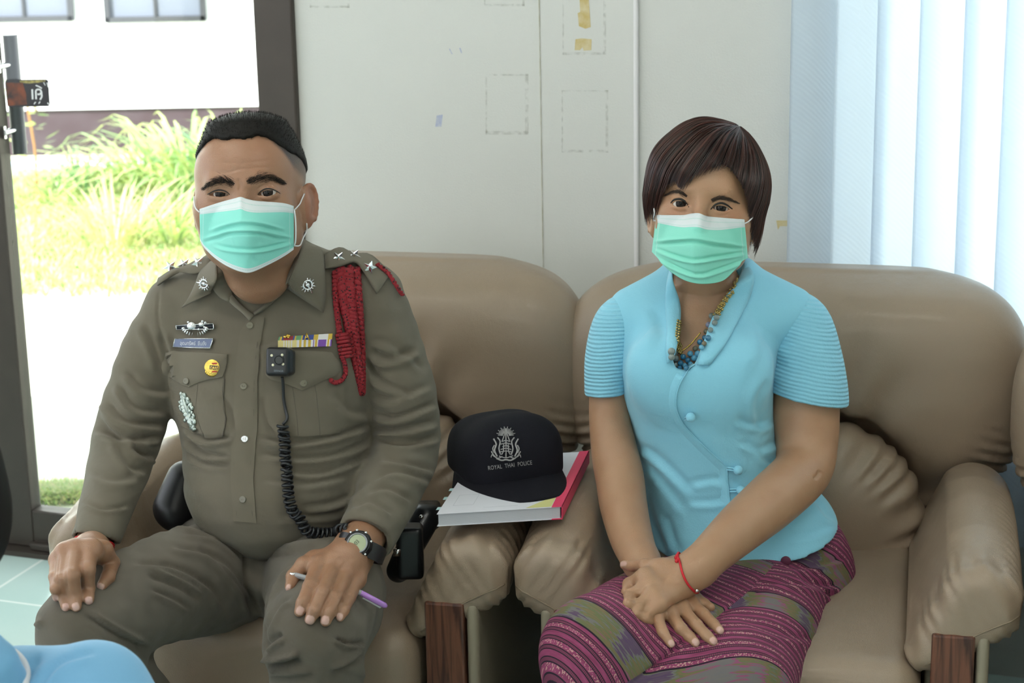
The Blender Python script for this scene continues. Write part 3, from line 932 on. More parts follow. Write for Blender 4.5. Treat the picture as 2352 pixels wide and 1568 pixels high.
# ------------------------------------------------------------------ leather armchairs
m_leather = mat('taupe_leather', (.300, .224, .158), .29, coat=.12, bump=(900, .00030, 'voronoi'), bump2=(35, .0012), var=(3.5, .5, (.262, .196, .140)), spec=.5)
m_leather_b = mat('beige_vinyl', (.30, .26, .19), .5, bump=(400, .0003))
m_thread = mat('seam_piping', (.22, .165, .11), .55)
m_wood = mat('red_brown_wood', (.085, .028, .016), .38)
ns, ls = N_(m_wood); wv = ns.new('ShaderNodeTexNoise'); wv.inputs['Scale'].default_value = 6; wv.inputs['Detail'].default_value = 8; wv.inputs['Distortion'].default_value = 1.2
tc = ns.new('ShaderNodeTexCoord'); mp = ns.new('ShaderNodeMapping'); mp.inputs['Scale'].default_value = (14, 14, 1.2)
ls.new(tc.outputs['Object'], mp.inputs[0]); ls.new(mp.outputs[0], wv.inputs['Vector'])
r = ns.new('ShaderNodeValToRGB'); r.color_ramp.elements[0].position = .35; r.color_ramp.elements[0].color = (.045, .014, .009, 1); r.color_ramp.elements[1].position = .65; r.color_ramp.elements[1].color = (.16, .06, .032, 1)
ls.new(wv.outputs['Fac'], r.inputs[0]); ls.new(r.outputs[0], ns['Principled BSDF'].inputs['Base Color'])
m_black = mat('black_fabric', (.012, .012, .014), .7)

TH_C = RAD(12)
E1 = np.array((math.cos(TH_C), -math.sin(TH_C), 0)); E2 = np.array((math.sin(TH_C), math.cos(TH_C), 0))
O_C = np.array((-0.014, 2.865, 0.0)); HW = .39
ARM_TOP = .585
def make_chair():
    """local: x right, y away from the viewer (0 at the arm fronts), z up"""
    root = empty('armchair', tuple(O_C + E1 * (HW + .004)), rotz=-TH_C)
    # seat cushion
    f = Field(); f.rbox((0, .26, .345), (.245, .29, .075), .05)
    f.ell((0, .22, .385), (.22, .25, .045), k=.03)
    V, F = f.mesh(.006, 2); mk('seat_cushion', V, F, m_leather, root, local=True)
    f = Field(); f.rbox((0, .30, .155), (.238, .27, .125), .02); V, F = f.mesh(.008, 1); mk('seat_base', V, F, m_leather, root, local=True)
    mb = MB().tube([(-.235, -.022, .292), (.235, -.022, .292)], .003, 6); mb.build('piping', m_thread, root, local=True)
    # lower back cushion: a dome with gathers along its edge
    f = Field()
    f.ell((0, .56, .425), (.245, .115, .20), k=.02, pw=2.4)
    def gath(X, Y, Z):
        a = np.arctan2(Z - .40, X); r = np.sqrt((X / .245) ** 2 + ((Z - .425) / .20) ** 2)
        return .0035 * np.sin(a * 40 + 2.0 * np.sin(a * 9)) * np.exp(-((r - .93) / .13) ** 2)
    f.op(gath, (-.3, .4, .2), (.3, .75, .75), 0, 'disp')
    V, F = f.mesh(.005, 1); mk('lumbar_cushion', V, F, m_leather, root, local=True)
    # back cushion: broad top, corners turned down over the arms
    f = Field()
    rows = []
    for z, hx, yc, ry in ((.44, .30, .70, .075), (.50, .372, .695, .085), (.56, .385, .685, .095), (.66, .388, .675, .105), (.74, .388, .675, .105), (.79, .382, .68, .10), (.82, .366, .685, .092), (.842, .340, .69, .078), (.858, .30, .70, .058), (.868, .24, .71, .03)):
        rows.append((0, yc, z, hx, ry))
    f.loft(rows, pw=3.4)
    f.ell((0, .635, .665), (.33, .075, .15), k=.06, pw=2.6)
    f.ell((0, .55, .425), (.262, .125, .217), k=.025, kind='s', pw=2.4)
    def rad_(X, Y, Z):
        a = np.arctan2(Z - .40, X); r = np.sqrt(X ** 2 + (Z - .43) ** 2)
        w1 = .004 * np.sin(a * 17 + 3 * np.sin(a * 5)) * np.exp(-((r - .29) / .07) ** 2)
        for sx in (-1, 1):
            e = np.exp(-(((X - sx * .36) / .05) ** 2 + ((Z - .55) / .06) ** 2))
            w1 = w1 + .003 * np.sin(Z * 260 + X * sx * 90) * e
            d = (X - sx * .30) * .7 + (Z - .60) * .3 * sx
        return w1
    f.op(rad_, (-.45, .5, .35), (.45, .85, .95), 0, 'disp')
    V, F = f.mesh(.006, 3); mk('back_cushion', V, F, m_leather, root, local=True)
    f = Field(); f.rbox((0, .79, .40), (.34, .035, .36), .03); V, F = f.mesh(.010, 1); mk('back_panel', V, F, m_leather_b, root, local=True)
    # arms
    for sx in (-1, 1):
        f = Field()
        def sec(y, top, k=0):
            return (sx * .325, y, top - .068), (sx * .262, y, top - .13)
        tops = [(.045, ARM_TOP - .012), (.16, ARM_TOP + .004), (.30, ARM_TOP + .004), (.42, ARM_TOP - .006), (.54, ARM_TOP - .03)]
        def prism(X, Y, Z):
            top = np.interp(Y.ravel(), [t[0] for t in tops], [t[1] for t in tops]).reshape(Y.shape).astype(np.float32)
            x = X * sx
            ax_, az_, bx_, bz_ = .326, top - .066, .248, top - .150
            dx, dz = bx_ - ax_, (bz_ - az_)
            t = np.clip(((x - ax_) * dx + (Z - az_) * dz) / (dx * dx + dz * dz), 0, 1)
            d = np.sqrt((x - ax_ - t * dx) ** 2 + (Z - az_ - t * dz) ** 2) - (.066 - .038 * t)
            # soft rounded ends
            e0 = np.maximum(.035 - Y, 0); e1 = np.maximum(Y - .56, 0)
            e = e0 + e1
            R = .035
            dd = np.sqrt(np.maximum(d + R, 0) ** 2 + e * e) - R
            return np.where(d + R > 0, dd, np.maximum(d, e - R))
        f.op(prism, (min(sx * .18, sx * .42), -.04, .36), (max(sx * .18, sx * .42), .64, .64), .02)
        def gth(X, Y, Z):
            x = X * sx
            a = (x - .30) * .78 + (Z - .50) * .62
            u = x * .78 + Z * .3
            per = np.sin((x * .85 + Z * .55) * 2 * np.pi / .024 + 1.6 * np.sin((x + Z) * 60)) 
            return .0030 * per * np.exp(-((Y - .035) / .035) ** 2) * (Z > .38) + .0012 * np.sin(Y * 260 + x * 30) * np.exp(-((x - .385) / .02) ** 2)
        f.op(gth, (min(sx * .18, sx * .42), -.04, .36), (max(sx * .18, sx * .42), .64, .64), 0, 'disp')
        V, F = f.mesh(.0042, 1); arm = mk('armrest', V, F, m_leather, root, local=True)
        # stitched seam round the front
        sm = []
        for t in np.linspace(0, 1, 20):
            x = sx * (.385 - .135 * t); zt = ARM_TOP - .085 - .085 * t ** 1.15 + .006 * math.sin(t * 3.1)
            sm.append((x, -.0, zt))
        t_ = BVHTree.FromPolygons([tuple(v) for v in V], [tuple(int(i) for i in q) for q in F])
        out = []
        for p in sm:
            h, n, i, d = t_.ray_cast(Vector((p[0], -.3, p[2])), Vector((0, 1, 0)))
            if h is not None: out.append(np.array(h) + np.array((0, -.0002, 0)))
        if len(out) > 3: MB().tube(out, .0016, 6).build('seam', m_thread, arm, local=True)
        mb = MB().box((sx * .290, .012, .235), (.032, .016, .235)); o = bevel(mb.build('wood_front', m_wood, root, smooth=False, local=True), .004)
        f = Field(); f.rbox((sx * .334, .30, .235), (.010, .30, .235), .008); f.rbox((sx * .262, .33, .22), (.012, .28, .21), .008)
        V, F = f.mesh(.006, 1); mk('side_panel', V, F, m_leather_b, root, local=True)
    for sx in (-1, 1):
        for y in (.06, .74): MB().tube([(sx * .27, y, .0), (sx * .27, y, .03)], .022, 12).build('foot', m_black, root, local=True)
    return root
def copy_tree(o, parent=None):
    c = o.copy(); COL.objects.link(c); c.parent = parent
    for ch in list(o.children): copy_tree(ch, c)
    return c
chair_r = make_chair(); tag(chair_r, 'taupe leather armchair the woman in light blue sits in', 'armchair', 'leather armchairs along the wall')
chair_l = copy_tree(chair_r); chair_l.location = tuple(O_C - E1 * (HW + .004)); chair_l['label'] = 'taupe leather armchair the officer in khaki sits in'
chair_x = copy_tree(chair_r); chair_x.location = tuple(O_C + E1 * (HW * 3 + .030) - E2 * .13); chair_x['label'] = 'taupe leather armchair of which only the edge shows at the picture edge beyond the woman'

# ------------------------------------------------------------------ shared body builders
def skin_mat(name, base, dark, rough=.42):
    m = mat(name, base, rough, sub=.12, spec=.45)
    ns, ls = N_(m); b = ns['Principled BSDF']
    tc = ns.new('ShaderNodeTexCoord')
    n1 = ns.new('ShaderNodeTexNoise'); n1.inputs['Scale'].default_value = 28; n1.inputs['Detail'].default_value = 6
    n2 = ns.new('ShaderNodeTexNoise'); n2.inputs['Scale'].default_value = 1500; n2.inputs['Detail'].default_value = 2
    ls.new(tc.outputs['Object'], n1.inputs['Vector']); ls.new(tc.outputs['Object'], n2.inputs['Vector'])
    c = mixc(m, math_(m, 'MULTIPLY', math_(m, 'SUBTRACT', n1.outputs['Fac'], .35), 1.3, clamp=True), base, (base[0] * .86, base[1] * .76, base[2] * .70))
    c = mixc(m, attr_node(m, 'flush'), c, (base[0] * 1.0, base[1] * .66, base[2] * .62))
    c = mixc(m, attr_node(m, 'nail'), c, (.62, .40, .34))
    st = math_(m, 'MULTIPLY', attr_node(m, 'hair'), math_(m, 'MULTIPLY_ADD', n2.outputs['Fac'], 1.2, .2), clamp=True)
    c = mixc(m, st, c, dark)
    ls.new(c, b.inputs['Base Color'])
    bp = ns.new('ShaderNodeBump'); bp.inputs['Distance'].default_value = .0004
    n3 = ns.new('ShaderNodeTexNoise'); n3.inputs['Scale'].default_value = 500; n3.inputs['Detail'].default_value = 3
    ls.new(tc.outputs['Object'], n3.inputs['Vector']); ls.new(n3.outputs['Fac'], bp.inputs['Height']); ls.new(bp.outputs[0], b.inputs['Normal'])
    return m

def frame(C, yaw, pitch, roll):
    """head frame: columns right, back, up; yaw>0 turns the face to image right"""
    f = -FW * math.cos(yaw) * math.cos(pitch) + RT * math.sin(yaw) * math.cos(pitch) + UP * math.sin(pitch)
    f = f / np.linalg.norm(f)
    x = np.cross(UP, f); x = x / np.linalg.norm(x)
    z = np.cross(f, x)
    x, z = x * math.cos(roll) + z * math.sin(roll), z * math.cos(roll) - x * math.sin(roll)
    return np.stack((x, -f, z), 1)

def to_local(C, R, p): return R.T @ (np.asarray(p) - C)
def to_world(C, R, V): return np.asarray(V) @ R.T + C
def ray_local(C, R, px, py, y):    # local point where a pixel's ray meets local plane y
    o = to_local(C, R, CAM); d = R.T @ ray(px, py)
    return o + d * ((y - o[1]) / d[1])

def head_field(f, sx, eyes, male, eye_w=.0155, eye_h=.0042, tilt=0.0, earz=-.012, ear_out=.0, cheek=1.0):
    E = lambda c, r, **k: f.ell((c[0] * sx, c[1], c[2]), (r[0] * sx, r[1], r[2]), **k)
    E((0, .014, .034), (.0755, .094, .084), k=.01)
    E((0, -.028, .030), (.064, .058, .070), k=.03)
    E((0, -.022, -.030), (.0655 * (.5 + .5 * cheek), .058, .080), k=.03)
    E((0, -.030, -.078), (.050 * cheek, .050, .040), k=.03)
    f.ell((0, -.064, -.098), (.020, .017, .016), k=.03)
    for s in (-1, 1):
        E((s * .046, -.048, -.024), (.022, .020, .022), k=.03)
        E((s * .052 * cheek, -.020, -.062), (.018, .030, .032), k=.03)
    f.cone((-.030 * sx, -.078, .020), (.030 * sx, -.078, .020), .0095, .0095, k=.018)
    for i, s in enumerate((-1, 1)):
        e = eyes[i]
        f.ell((e[0], e[1] - .026, e[2]), (.021, .0135, .0125), k=.012, kind='s')
    mx = (eyes[0][0] + eyes[1][0]) / 2
    f.chain([(mx, -.082, .004), (mx, -.096, -.022), (mx, -.106, -.040)], [.0065, .008, .0115], k=.014)
    for s in (-1, 1): f.ell((mx + s * .011, -.094, -.043), (.009, .011, .0085), k=.008)
    f.ell((mx, -.086, -.062), (.022, .010, .0055), k=.006); f.ell((mx, -.084, -.070), (.019, .010, .006), k=.004)
    for i, s in enumerate((-1, 1)):
        e = eyes[i]
        f.ell((e[0], e[1] + .001, e[2]), (.0150, .0138, .0138), k=.006)
        # lid pad, then the almond opening
        sn = -1 if i == 0 else 1
        def almond(X, Y, Z, e=e, sn=sn):
            u = (X - e[0]) / eye_w
            zc = e[2] - .0008 + tilt * sn * (X - e[0]) - .0006
            up = (eye_h * 1.05) * (1 - np.abs(u - .05 * sn) ** 2.3); lo = (eye_h * .8) * (1 - np.abs(u) ** 2.0)
            dz = Z - zc
            d = np.where(dz > 0, dz - up, -dz - lo)
            return np.maximum(d, Y - (e[1] - .0035)).astype(np.float32)
        f.op(almond, (e[0] - .022, e[1] - .04, e[2] - .014), (e[0] + .022, e[1] - .002, e[2] + .014), .0016, 's')
    # ears
    for s in (-1, 1):
        a = RAD(26)
        en = np.array((s * math.cos(a), -math.sin(a), 0)); ed = np.array((s * math.sin(a), math.cos(a), 0)); eu = np.array((0, .12, 1)); eu /= np.linalg.norm(eu)
        c = np.array((s * (.0775 * sx + ear_out), .012, earz))
        Rm = np.stack((en, ed, eu), 1)
        f.ell(c, (.0045, .0140, .026), R=Rm, k=.006)
        pts = []
        for t in np.linspace(-2.6, 2.2, 15):
            k = 1.0 if t > -1 else .82
            pts.append(c + ed * .0175 * math.cos(t * .98) * (1 if t > 0 else .95) + eu * .030 * math.sin(t) * k + en * .002)
        f.chain(pts, [.0033] * len(pts), k=.004)
        f.ell(c - eu * .026 - ed * .004, (.005, .0085, .0095), R=Rm, k=.006)
        f.ell(c + en * .006 - ed * .003 - eu * .002, (.006, .0090, .016), R=Rm, k=.003, kind='s')
        f.ell(c - ed * .014, (.012, .014, .020), R=Rm, k=.012)

m_eye = mat('eye_white', (.62, .55, .50), .3); m_iris = mat('dark_iris', (.012, .007, .005), .25, spec=.25); m_pupil = mat('pupil', (.002, .002, .002), .2, spec=.25)
def eyeball(e, C, R, parent, look=(0, 0)):
    ax = np.array((look[0], -1, look[1])); ax /= np.linalg.norm(ax)
    X = np.cross(ax, (0, 0, 1)); X /= np.linalg.norm(X); Y = np.cross(ax, X)
    mb = MB(); mb.ball(to_world(C, R, e), .0122, R @ X, R @ Y, R @ ax, nu=28, nv=26, mf=lambda rg: 2 if rg < 2 else (1 if rg < 6 else 0))
    return mb.build('eye', [m_eye, m_iris, m_pupil], parent)

def hairs(mb, surf_pts, dirs, L, r, nseg=3, bend=None, seed=1):
    rs = random.Random(seed)
    for p, d in zip(surf_pts, dirs):
        p = np.asarray(p); d = np.asarray(d)
        pts = [p + d * L * t / nseg + (0 if bend is None else bend * (t / nseg) ** 2 * L) for t in range(nseg + 1)]
        mb.tube(pts, [r * (1 - .85 * t / nseg) for t in range(nseg + 1)], 3, cap=False)

def brow(surf, line, width, n, L, r, matl, parent, seed, flow):
    """line px of the brow centre from inner to outer end; flow: sign of the outward direction in x"""
    rs = random.Random(seed); mb = MB(); c = curve(line, 30)
    for _ in range(n):
        t = rs.random(); i = min(int(t * 29), 28); q = c[i]; tg = c[i + 1] - c[i]; tg = tg / np.linalg.norm(tg)
        w = width * (math.sin(math.pi * min(1, t * .8 + .14)) ** .6) * (1 - .35 * t)
        off = rs.gauss(0, .38) * w
        x, y = q[0] - tg[1] * off, q[1] + tg[0] * off
        h, nn = surf.hit(x, y)
        if h is None: continue
        h2 = surf.pt(x + tg[0] * 6 + rs.uniform(-1, 1), y + tg[1] * 6 - (1.5 if t < .5 else -.5) + rs.uniform(-1, 1), .0006)
        d = h2 - h; d /= np.linalg.norm(d) + 1e-9
        pts = [h + nn * .0002, h + d * L * .5 + nn * .0009, h + d * L + nn * .0007]
        mb.tube(pts, [r, r * .8, r * .2], 3, cap=False)
    return mb.build('eyebrow', matl, parent)

def spline_px(pts, n): return np.array(curve(pts, n))

def mask_mesh(C, R, head, top, bot, depth, edge_y, nu=72, nv=80, strokes=()):
    """pleated face mask between two px outlines; depth: local distances of the ridge from top to bottom"""
    T = spline_px(top, 200); B = spline_px(bot, 200)
    def byu(Cv, u):
        L = np.concatenate(([0], np.cumsum(np.linalg.norm(np.diff(Cv, axis=0), axis=1)))); L /= L[-1]
        return np.stack((np.interp(u, L, Cv[:, 0]), np.interp(u, L, Cv[:, 1])), 1)
    us = np.linspace(0, 1, nu); vs = np.linspace(0, 1, nv)
    Tu, Bu = byu(T, us), byu(B, us)
    V = []; UV = []
    for v in vs:
        row = Tu * (1 - v) + Bu * v
        A = np.interp(v, np.linspace(0, 1, len(depth)), depth)
        for i, u in enumerate(us):
            s = abs(2 * u - 1)
            y = -(A - (A - edge_y[0] * (1 - v) - edge_y[1] * v) * s ** 1.7)
            h, n = head.hit(*row[i])
            if h is not None:
                hy = to_local(C, R, h)[1] - .0035
                y = min(y, hy) if s < .985 else min(y, hy + .001)
            V.append((row[i][0], row[i][1], y)); UV.append((u, v))
    G = np.array(V).reshape(nv, nu, 3)
    Yg = G[:, :, 2]
    for _ in range(6):
        Z = Yg.copy(); Z[1:-1, 1:-1] = (Yg[:-2, 1:-1] + Yg[2:, 1:-1] + Yg[1:-1, :-2] + Yg[1:-1, 2:]) / 4; Yg = np.minimum(Z, Yg + .0002) if _ < 2 else Z
    Wd = np.array([to_world(C, R, ray_local(C, R, G[j, i, 0], G[j, i, 1], Yg[j, i])) for j in range(nv) for i in range(nu)])
    F = np.array([(j * nu + i, (j + 1) * nu + i, (j + 1) * nu + i + 1, j * nu + i + 1) for j in range(nv - 1) for i in range(nu - 1)])
    Wd = folds(Wd, F, strokes, face=-1)
    N = normals(Wd, F); n = len(Wd)
    B_ = Wd - N * .0010
    FF = [tuple(f) for f in F] + [tuple(f[::-1] + n) for f in F]
    rim = [j * nu for j in range(nv)] + [(nv - 1) * nu + i for i in range(1, nu)] + [j * nu + nu - 1 for j in range(nv - 2, -1, -1)] + [i for i in range(nu - 2, 0, -1)]
    for k in range(len(rim)):
        a, b = rim[k], rim[(k + 1) % len(rim)]; FF.append((b, a, a + n, b + n))
    return np.concatenate((Wd, B_)), FF, np.concatenate((UV, UV)), (Wd.reshape(nv, nu, 3))

def mask_mat(name, mint, band, bottom):
    m = mat(name, mint, .75, bump=(700, .0002), sheen=.1)
    ns, ls = N_(m); b = ns['Principled BSDF']; b.inputs['Subsurface Weight'].default_value = .0
    uv = ns.new('ShaderNodeUVMap'); sp = ns.new('ShaderNodeSeparateXYZ'); ls.new(uv.outputs[0], sp.inputs[0]); u, v = sp.outputs[0], sp.outputs[1]
    white = (.70, .76, .78)
    f = math_(m, 'LESS_THAN', v, band)
    if bottom: f = math_(m, 'MAXIMUM', f, math_(m, 'GREATER_THAN', v, 1 - bottom))
    c = mixc(m, f, mint, white)
    # the mint layer seen through the band edge and embossed dotted lines
    dots = math_(m, 'GREATER_THAN', math_(m, 'SINE', math_(m, 'MULTIPLY', u, 420.0)), .1)
    tot = None
    for c0 in ((band * .38, band * .86, band * 1.0) + ((1 - bottom * .6,) if bottom else ())):
        ln = math_(m, 'LESS_THAN', math_(m, 'ABSOLUTE', math_(m, 'SUBTRACT', v, c0)), .0075)
        tot = ln if tot is None else math_(m, 'MAXIMUM', tot, ln)
    ln = math_(m, 'MULTIPLY', math_(m, 'MULTIPLY', tot, dots), .55)
    c = mixc(m, ln, c, (mint[0] * .8, mint[1] * .8, mint[2] * .8))
    e = math_(m, 'LESS_THAN', math_(m, 'ABSOLUTE', math_(m, 'SUBTRACT', math_(m, 'ABSOLUTE', math_(m, 'SUBTRACT', u, .5)), .455)), .004)
    c = mixc(m, math_(m, 'MULTIPLY', e, .3), c, (.75, .85, .85))
    ls.new(c, b.inputs['Base Color'])
    return m
m_loop = mat('white_elastic', (.80, .80, .82), .6)

def cut(f, c, d, r, depth=.12):
    """slice the surface off flat beyond point c along d, within radius r"""
    c = np.asarray(c); d = np.asarray(d) / np.linalg.norm(d)
    def fn(X, Y, Z):
        qx, qy, qz = X - c[0], Y - c[1], Z - c[2]
        a = qx * d[0] + qy * d[1] + qz * d[2]
        rr = np.sqrt(np.maximum(qx * qx + qy * qy + qz * qz - a * a, 0))
        return np.maximum(np.maximum(-a, rr - r), a - depth).astype(np.float32)
    e = math.hypot(r, depth)
    f.op(fn, c - e, c + e, .002, 's')

def nails(V, specs):
    """1 on the vertices of each nail: specs (px, py, half length px, half width px, angle)"""
    Q = proj(V); w = np.zeros(len(V))
    for x, y, a, b, ang in specs:
        dx, dy = Q[:, 0] - x, Q[:, 1] - y
        u = dx * math.sin(ang) + dy * math.cos(ang); v = dx * math.cos(ang) - dy * math.sin(ang)
        w = np.maximum(w, np.clip((1 - (abs(u / a) ** 3 + abs(v / b) ** 3)) * 3, 0, 1))
    return w

def hand(f, surf, fingers, palm, lift=.75, wrist=None, k=.004):
    """fingers: lists of (px, py, r px[, extra lift px]) laid on the surface they rest on"""
    out = []
    def place(q):
        x, y, r = q[:3]; ex = q[3] if len(q) > 3 else 0
        if len(q) > 4: p = P(x, y, q[4]); return p, r * mpp(p)
        h, n = surf.hit(x, y)
        if h is None: h = P(x, y, surf.pt(x, y + 45)[1])
        m = mpp(h)
        d = ray(x, y); d = d / np.linalg.norm(d)
        p = h - d * (r * lift + ex) * m
        return p, r * m
    for fg in fingers:
        P_, R_ = zip(*[place(q) for q in fg])
        f.chain(P_, R_, k=k); out.append((P_, R_))
    for a, b in palm:
        pa, ra = place(a); pb, rb = place(b); f.cone(pa, pb, ra, rb, k=.012)
    return out

m_blackhair = mat('black_hair', (.008, .007, .006), .6, spec=.2)

def limb(f, pts, k=.012, scale=1.0, flat=None, dens=4):
    """chain through (px, py, Y, r px)"""
    if len(pts) > 2: pts = [tuple(q) for q in curve([np.array(q, float) for q in pts], dens * len(pts))]
    P_ = [P(a, b, c) for a, b, c, r in pts]; R_ = [r * mpp(p) * scale for p, (a, b, c, r) in zip(P_, pts)]
    f.chain(P_, R_, k=k, flat=flat); return P_, R_

def rows_px(rows, shrink=0.0):
    out = []
    for y, xl, xr, Y, ry in rows:
        a, b = P(xl, y, Y), P(xr, y, Y)
        out.append(((a[0] + b[0]) / 2, Y, (a[2] + b[2]) / 2, (b[0] - a[0]) / 2 - shrink, ry - shrink))
    return out

# ================================================================== the officer
man = empty('person', (P(600, 1300, 3.0)[0], 3.0, 0), 'seated person in khaki police uniform with silver stars and red lanyard, hands on knees', 'person')
m_khaki = mat('khaki_twill', (.200, .170, .120), .82, bump=(700, .00035, 'twill'), bump2=(60, .0010), sheen=.15, var=(9, .5, (.180, .152, .108)))
m_khaki2 = mat('khaki_trouser', (.150, .125, .090), .85, bump=(700, .00035, 'twill'), bump2=(60, .0010), sheen=.15, var=(9, .5, (.135, .112, .081)))
m_khaki3 = mat('khaki_collar', (.205, .175, .124), .8, bump=(700, .00035, 'twill'), sheen=.15)
m_skin_m = skin_mat('tan_skin', (.33, .180, .108), (.030, .024, .022), .36)

trs = Field()
hipc = P(615, 1290, 3.10)
trs.ell(hipc, (.185, .15, .105), k=.02)
limb(trs, [(535, 1315, 3.02, 128), (350, 1362, 2.84, 122), (192, 1448, 2.68, 104)], k=.03)
limb(trs, [(192, 1448, 2.68, 104), (250, 1560, 2.76, 104), (380, 1700, 2.86, 92)], k=.02)
limb(trs, [(720, 1300, 3.04, 132), (748, 1372, 2.86, 136), (722, 1462, 2.69, 116)], k=.03)
limb(trs, [(722, 1462, 2.69, 114), (726, 1560, 2.70, 108), (730, 1900, 2.78, 96)], k=.012)
limb(trs, [(380, 1700, 2.86, 92), (480, 1950, 2.95, 82)], k=.02)
def tw(X, Y, Z): return (.0012 * np.sin(X * 60 + Z * 95 + 2 * np.sin(Y * 33)) + .0007 * np.sin(X * 130 - Z * 60 + Y * 80)).astype(np.float32)
trs.op(tw, (-2, 2, -1), (1, 4, 1), 0, 'disp')
V, F = trs.mesh(.0042, 2, lo=(-2, 2, .04))
trouser_folds = [
    ([(330, 1215), (420, 1205), (520, 1235), (575, 1262)], 6, 4.5, 'fold'), ([(420, 1222), (500, 1240), (560, 1285)], 5, 4, 'fold'),
    ([(300, 1290), (400, 1300), (480, 1345), (520, 1400)], 7, 4, 'fold'), ([(340, 1310), (410, 1335), (470, 1372)], 6, -4, 'fold'),
    ([(390, 1250), (480, 1275), (550, 1345), (590, 1425)], 7, 4.5, 'fold'), ([(450, 1250), (530, 1300), (585, 1380)], 6, 4, 'fold'),
    ([(345, 1350), (400, 1375), (440, 1400)], 6, 3, 'fold'), ([(575, 1260), (640, 1248), (760, 1236)], 4, 4, 'fold'), ([(578, 1280), (650, 1262), (740, 1250)], 5, -4, 'fold'),
    ([(600, 1420), (612, 1370), (660, 1310), (720, 1280)], 6, 5, 'fold'), ([(596, 1380), (630, 1330), (700, 1290)], 6, 3.5, 'fold'), ([(605, 1455), (640, 1390), (670, 1370)], 6, 3, 'fold'),
    ([(566, 1245), (568, 1330), (596, 1412)], 5, -6, 'g'), ([(595, 1412), (605, 1450), (606, 1500)], 6, -4, 'g'),
    ([(200, 1400), (280, 1450), (345, 1480)], 6, -5, 'fold'), ([(100, 1425), (84, 1438)], 8, 4, 'g'),
    ([(600, 1512), (640, 1516), (690, 1500)], 7, -8, 'fold'), ([(605, 1490), (625, 1470), (650, 1455)], 7, 5, 'fold'), ([(770, 1465), (800, 1478), (838, 1476)], 4, 5, 'fold'), ([(840, 1500), (800, 1530), (760, 1545)], 7, 5, 'fold'), ([(845, 1520), (835, 1560)], 9, 6, 'g'),
    ([(670, 1470), (665, 1540), (668, 1568)], 1.6, -1.5, 'line'), ([(610, 1540), (660, 1548), (720, 1540)], 6, -3, 'fold')]
V = folds(V, F, [(a, b, c * 1.7, *d) for a, b, c, *d in trouser_folds])
s_trs = Surf(V, F)
mk('trousers', V, F, m_khaki2, man)

shirt = Field()
SH_ROWS = [(560, 530, 670, 3.12, .055), (600, 490, 720, 3.11, .075), (630, 440, 800, 3.115, .09), (665, 400, 850, 3.115, .108), (720, 385, 868, 3.11, .128), (800, 380, 866, 3.10, .142), (880, 392, 858, 3.09, .150),
           (950, 408, 850, 3.08, .156), (1000, 424, 850, 3.07, .158), (1060, 424, 852, 3.06, .172), (1120, 430, 850, 3.06, .176), (1160, 448, 838, 3.06, .168), (1195, 480, 815, 3.06, .15), (1230, 520, 780, 3.07, .12)]
shirt.loft(rows_px(SH_ROWS), k=.02, pw=2.25)
limb(shirt, [(580, 640, 3.09, 92), (415, 690, 3.09, 60)], k=.05)
limb(shirt, [(640, 640, 3.09, 92), (842, 672, 3.09, 72)], k=.05)
armR = [(406, 700, 3.09, 66), (352, 800, 3.07, 68), (320, 910, 3.05, 76), (297, 990, 3.03, 79), (270, 1080, 2.98, 70), (246, 1160, 2.91, 60), (224, 1222, 2.86, 54), (216, 1250, 2.838, 53)]
limb(shirt, armR, k=.02)
armL = [(858, 694, 3.09, 74), (900, 800, 3.08, 72), (930, 930, 3.06, 76), (932, 1035, 3.04, 76), (892, 1130, 2.96, 72), (842, 1232, 2.87, 66), (826, 1262, 2.85, 62)]
limb(shirt, armL, k=.02)
wR, wR2 = P(222, 1228, 2.858), P(212, 1262, 2.83); dR = wR2 - wR; dR /= np.linalg.norm(dR)
wL, wL2 = P(836, 1240, 2.865), P(806, 1290, 2.82); dL = wL2 - wL; dL /= np.linalg.norm(dL)
wR = wR + dR * .010; dC = np.array((-.15, -.55, -.82)); dC /= np.linalg.norm(dC); cut(shirt, wR, dC, .07); cut(shirt, wL, dL, .075)
shirt.cone(wR - dR * .03, wR + dR * .05, .0300, .0300, k=.002, kind='s'); shirt.cone(wL - dL * .03, wL + dL * .05, .036, .036, k=.002, kind='s')
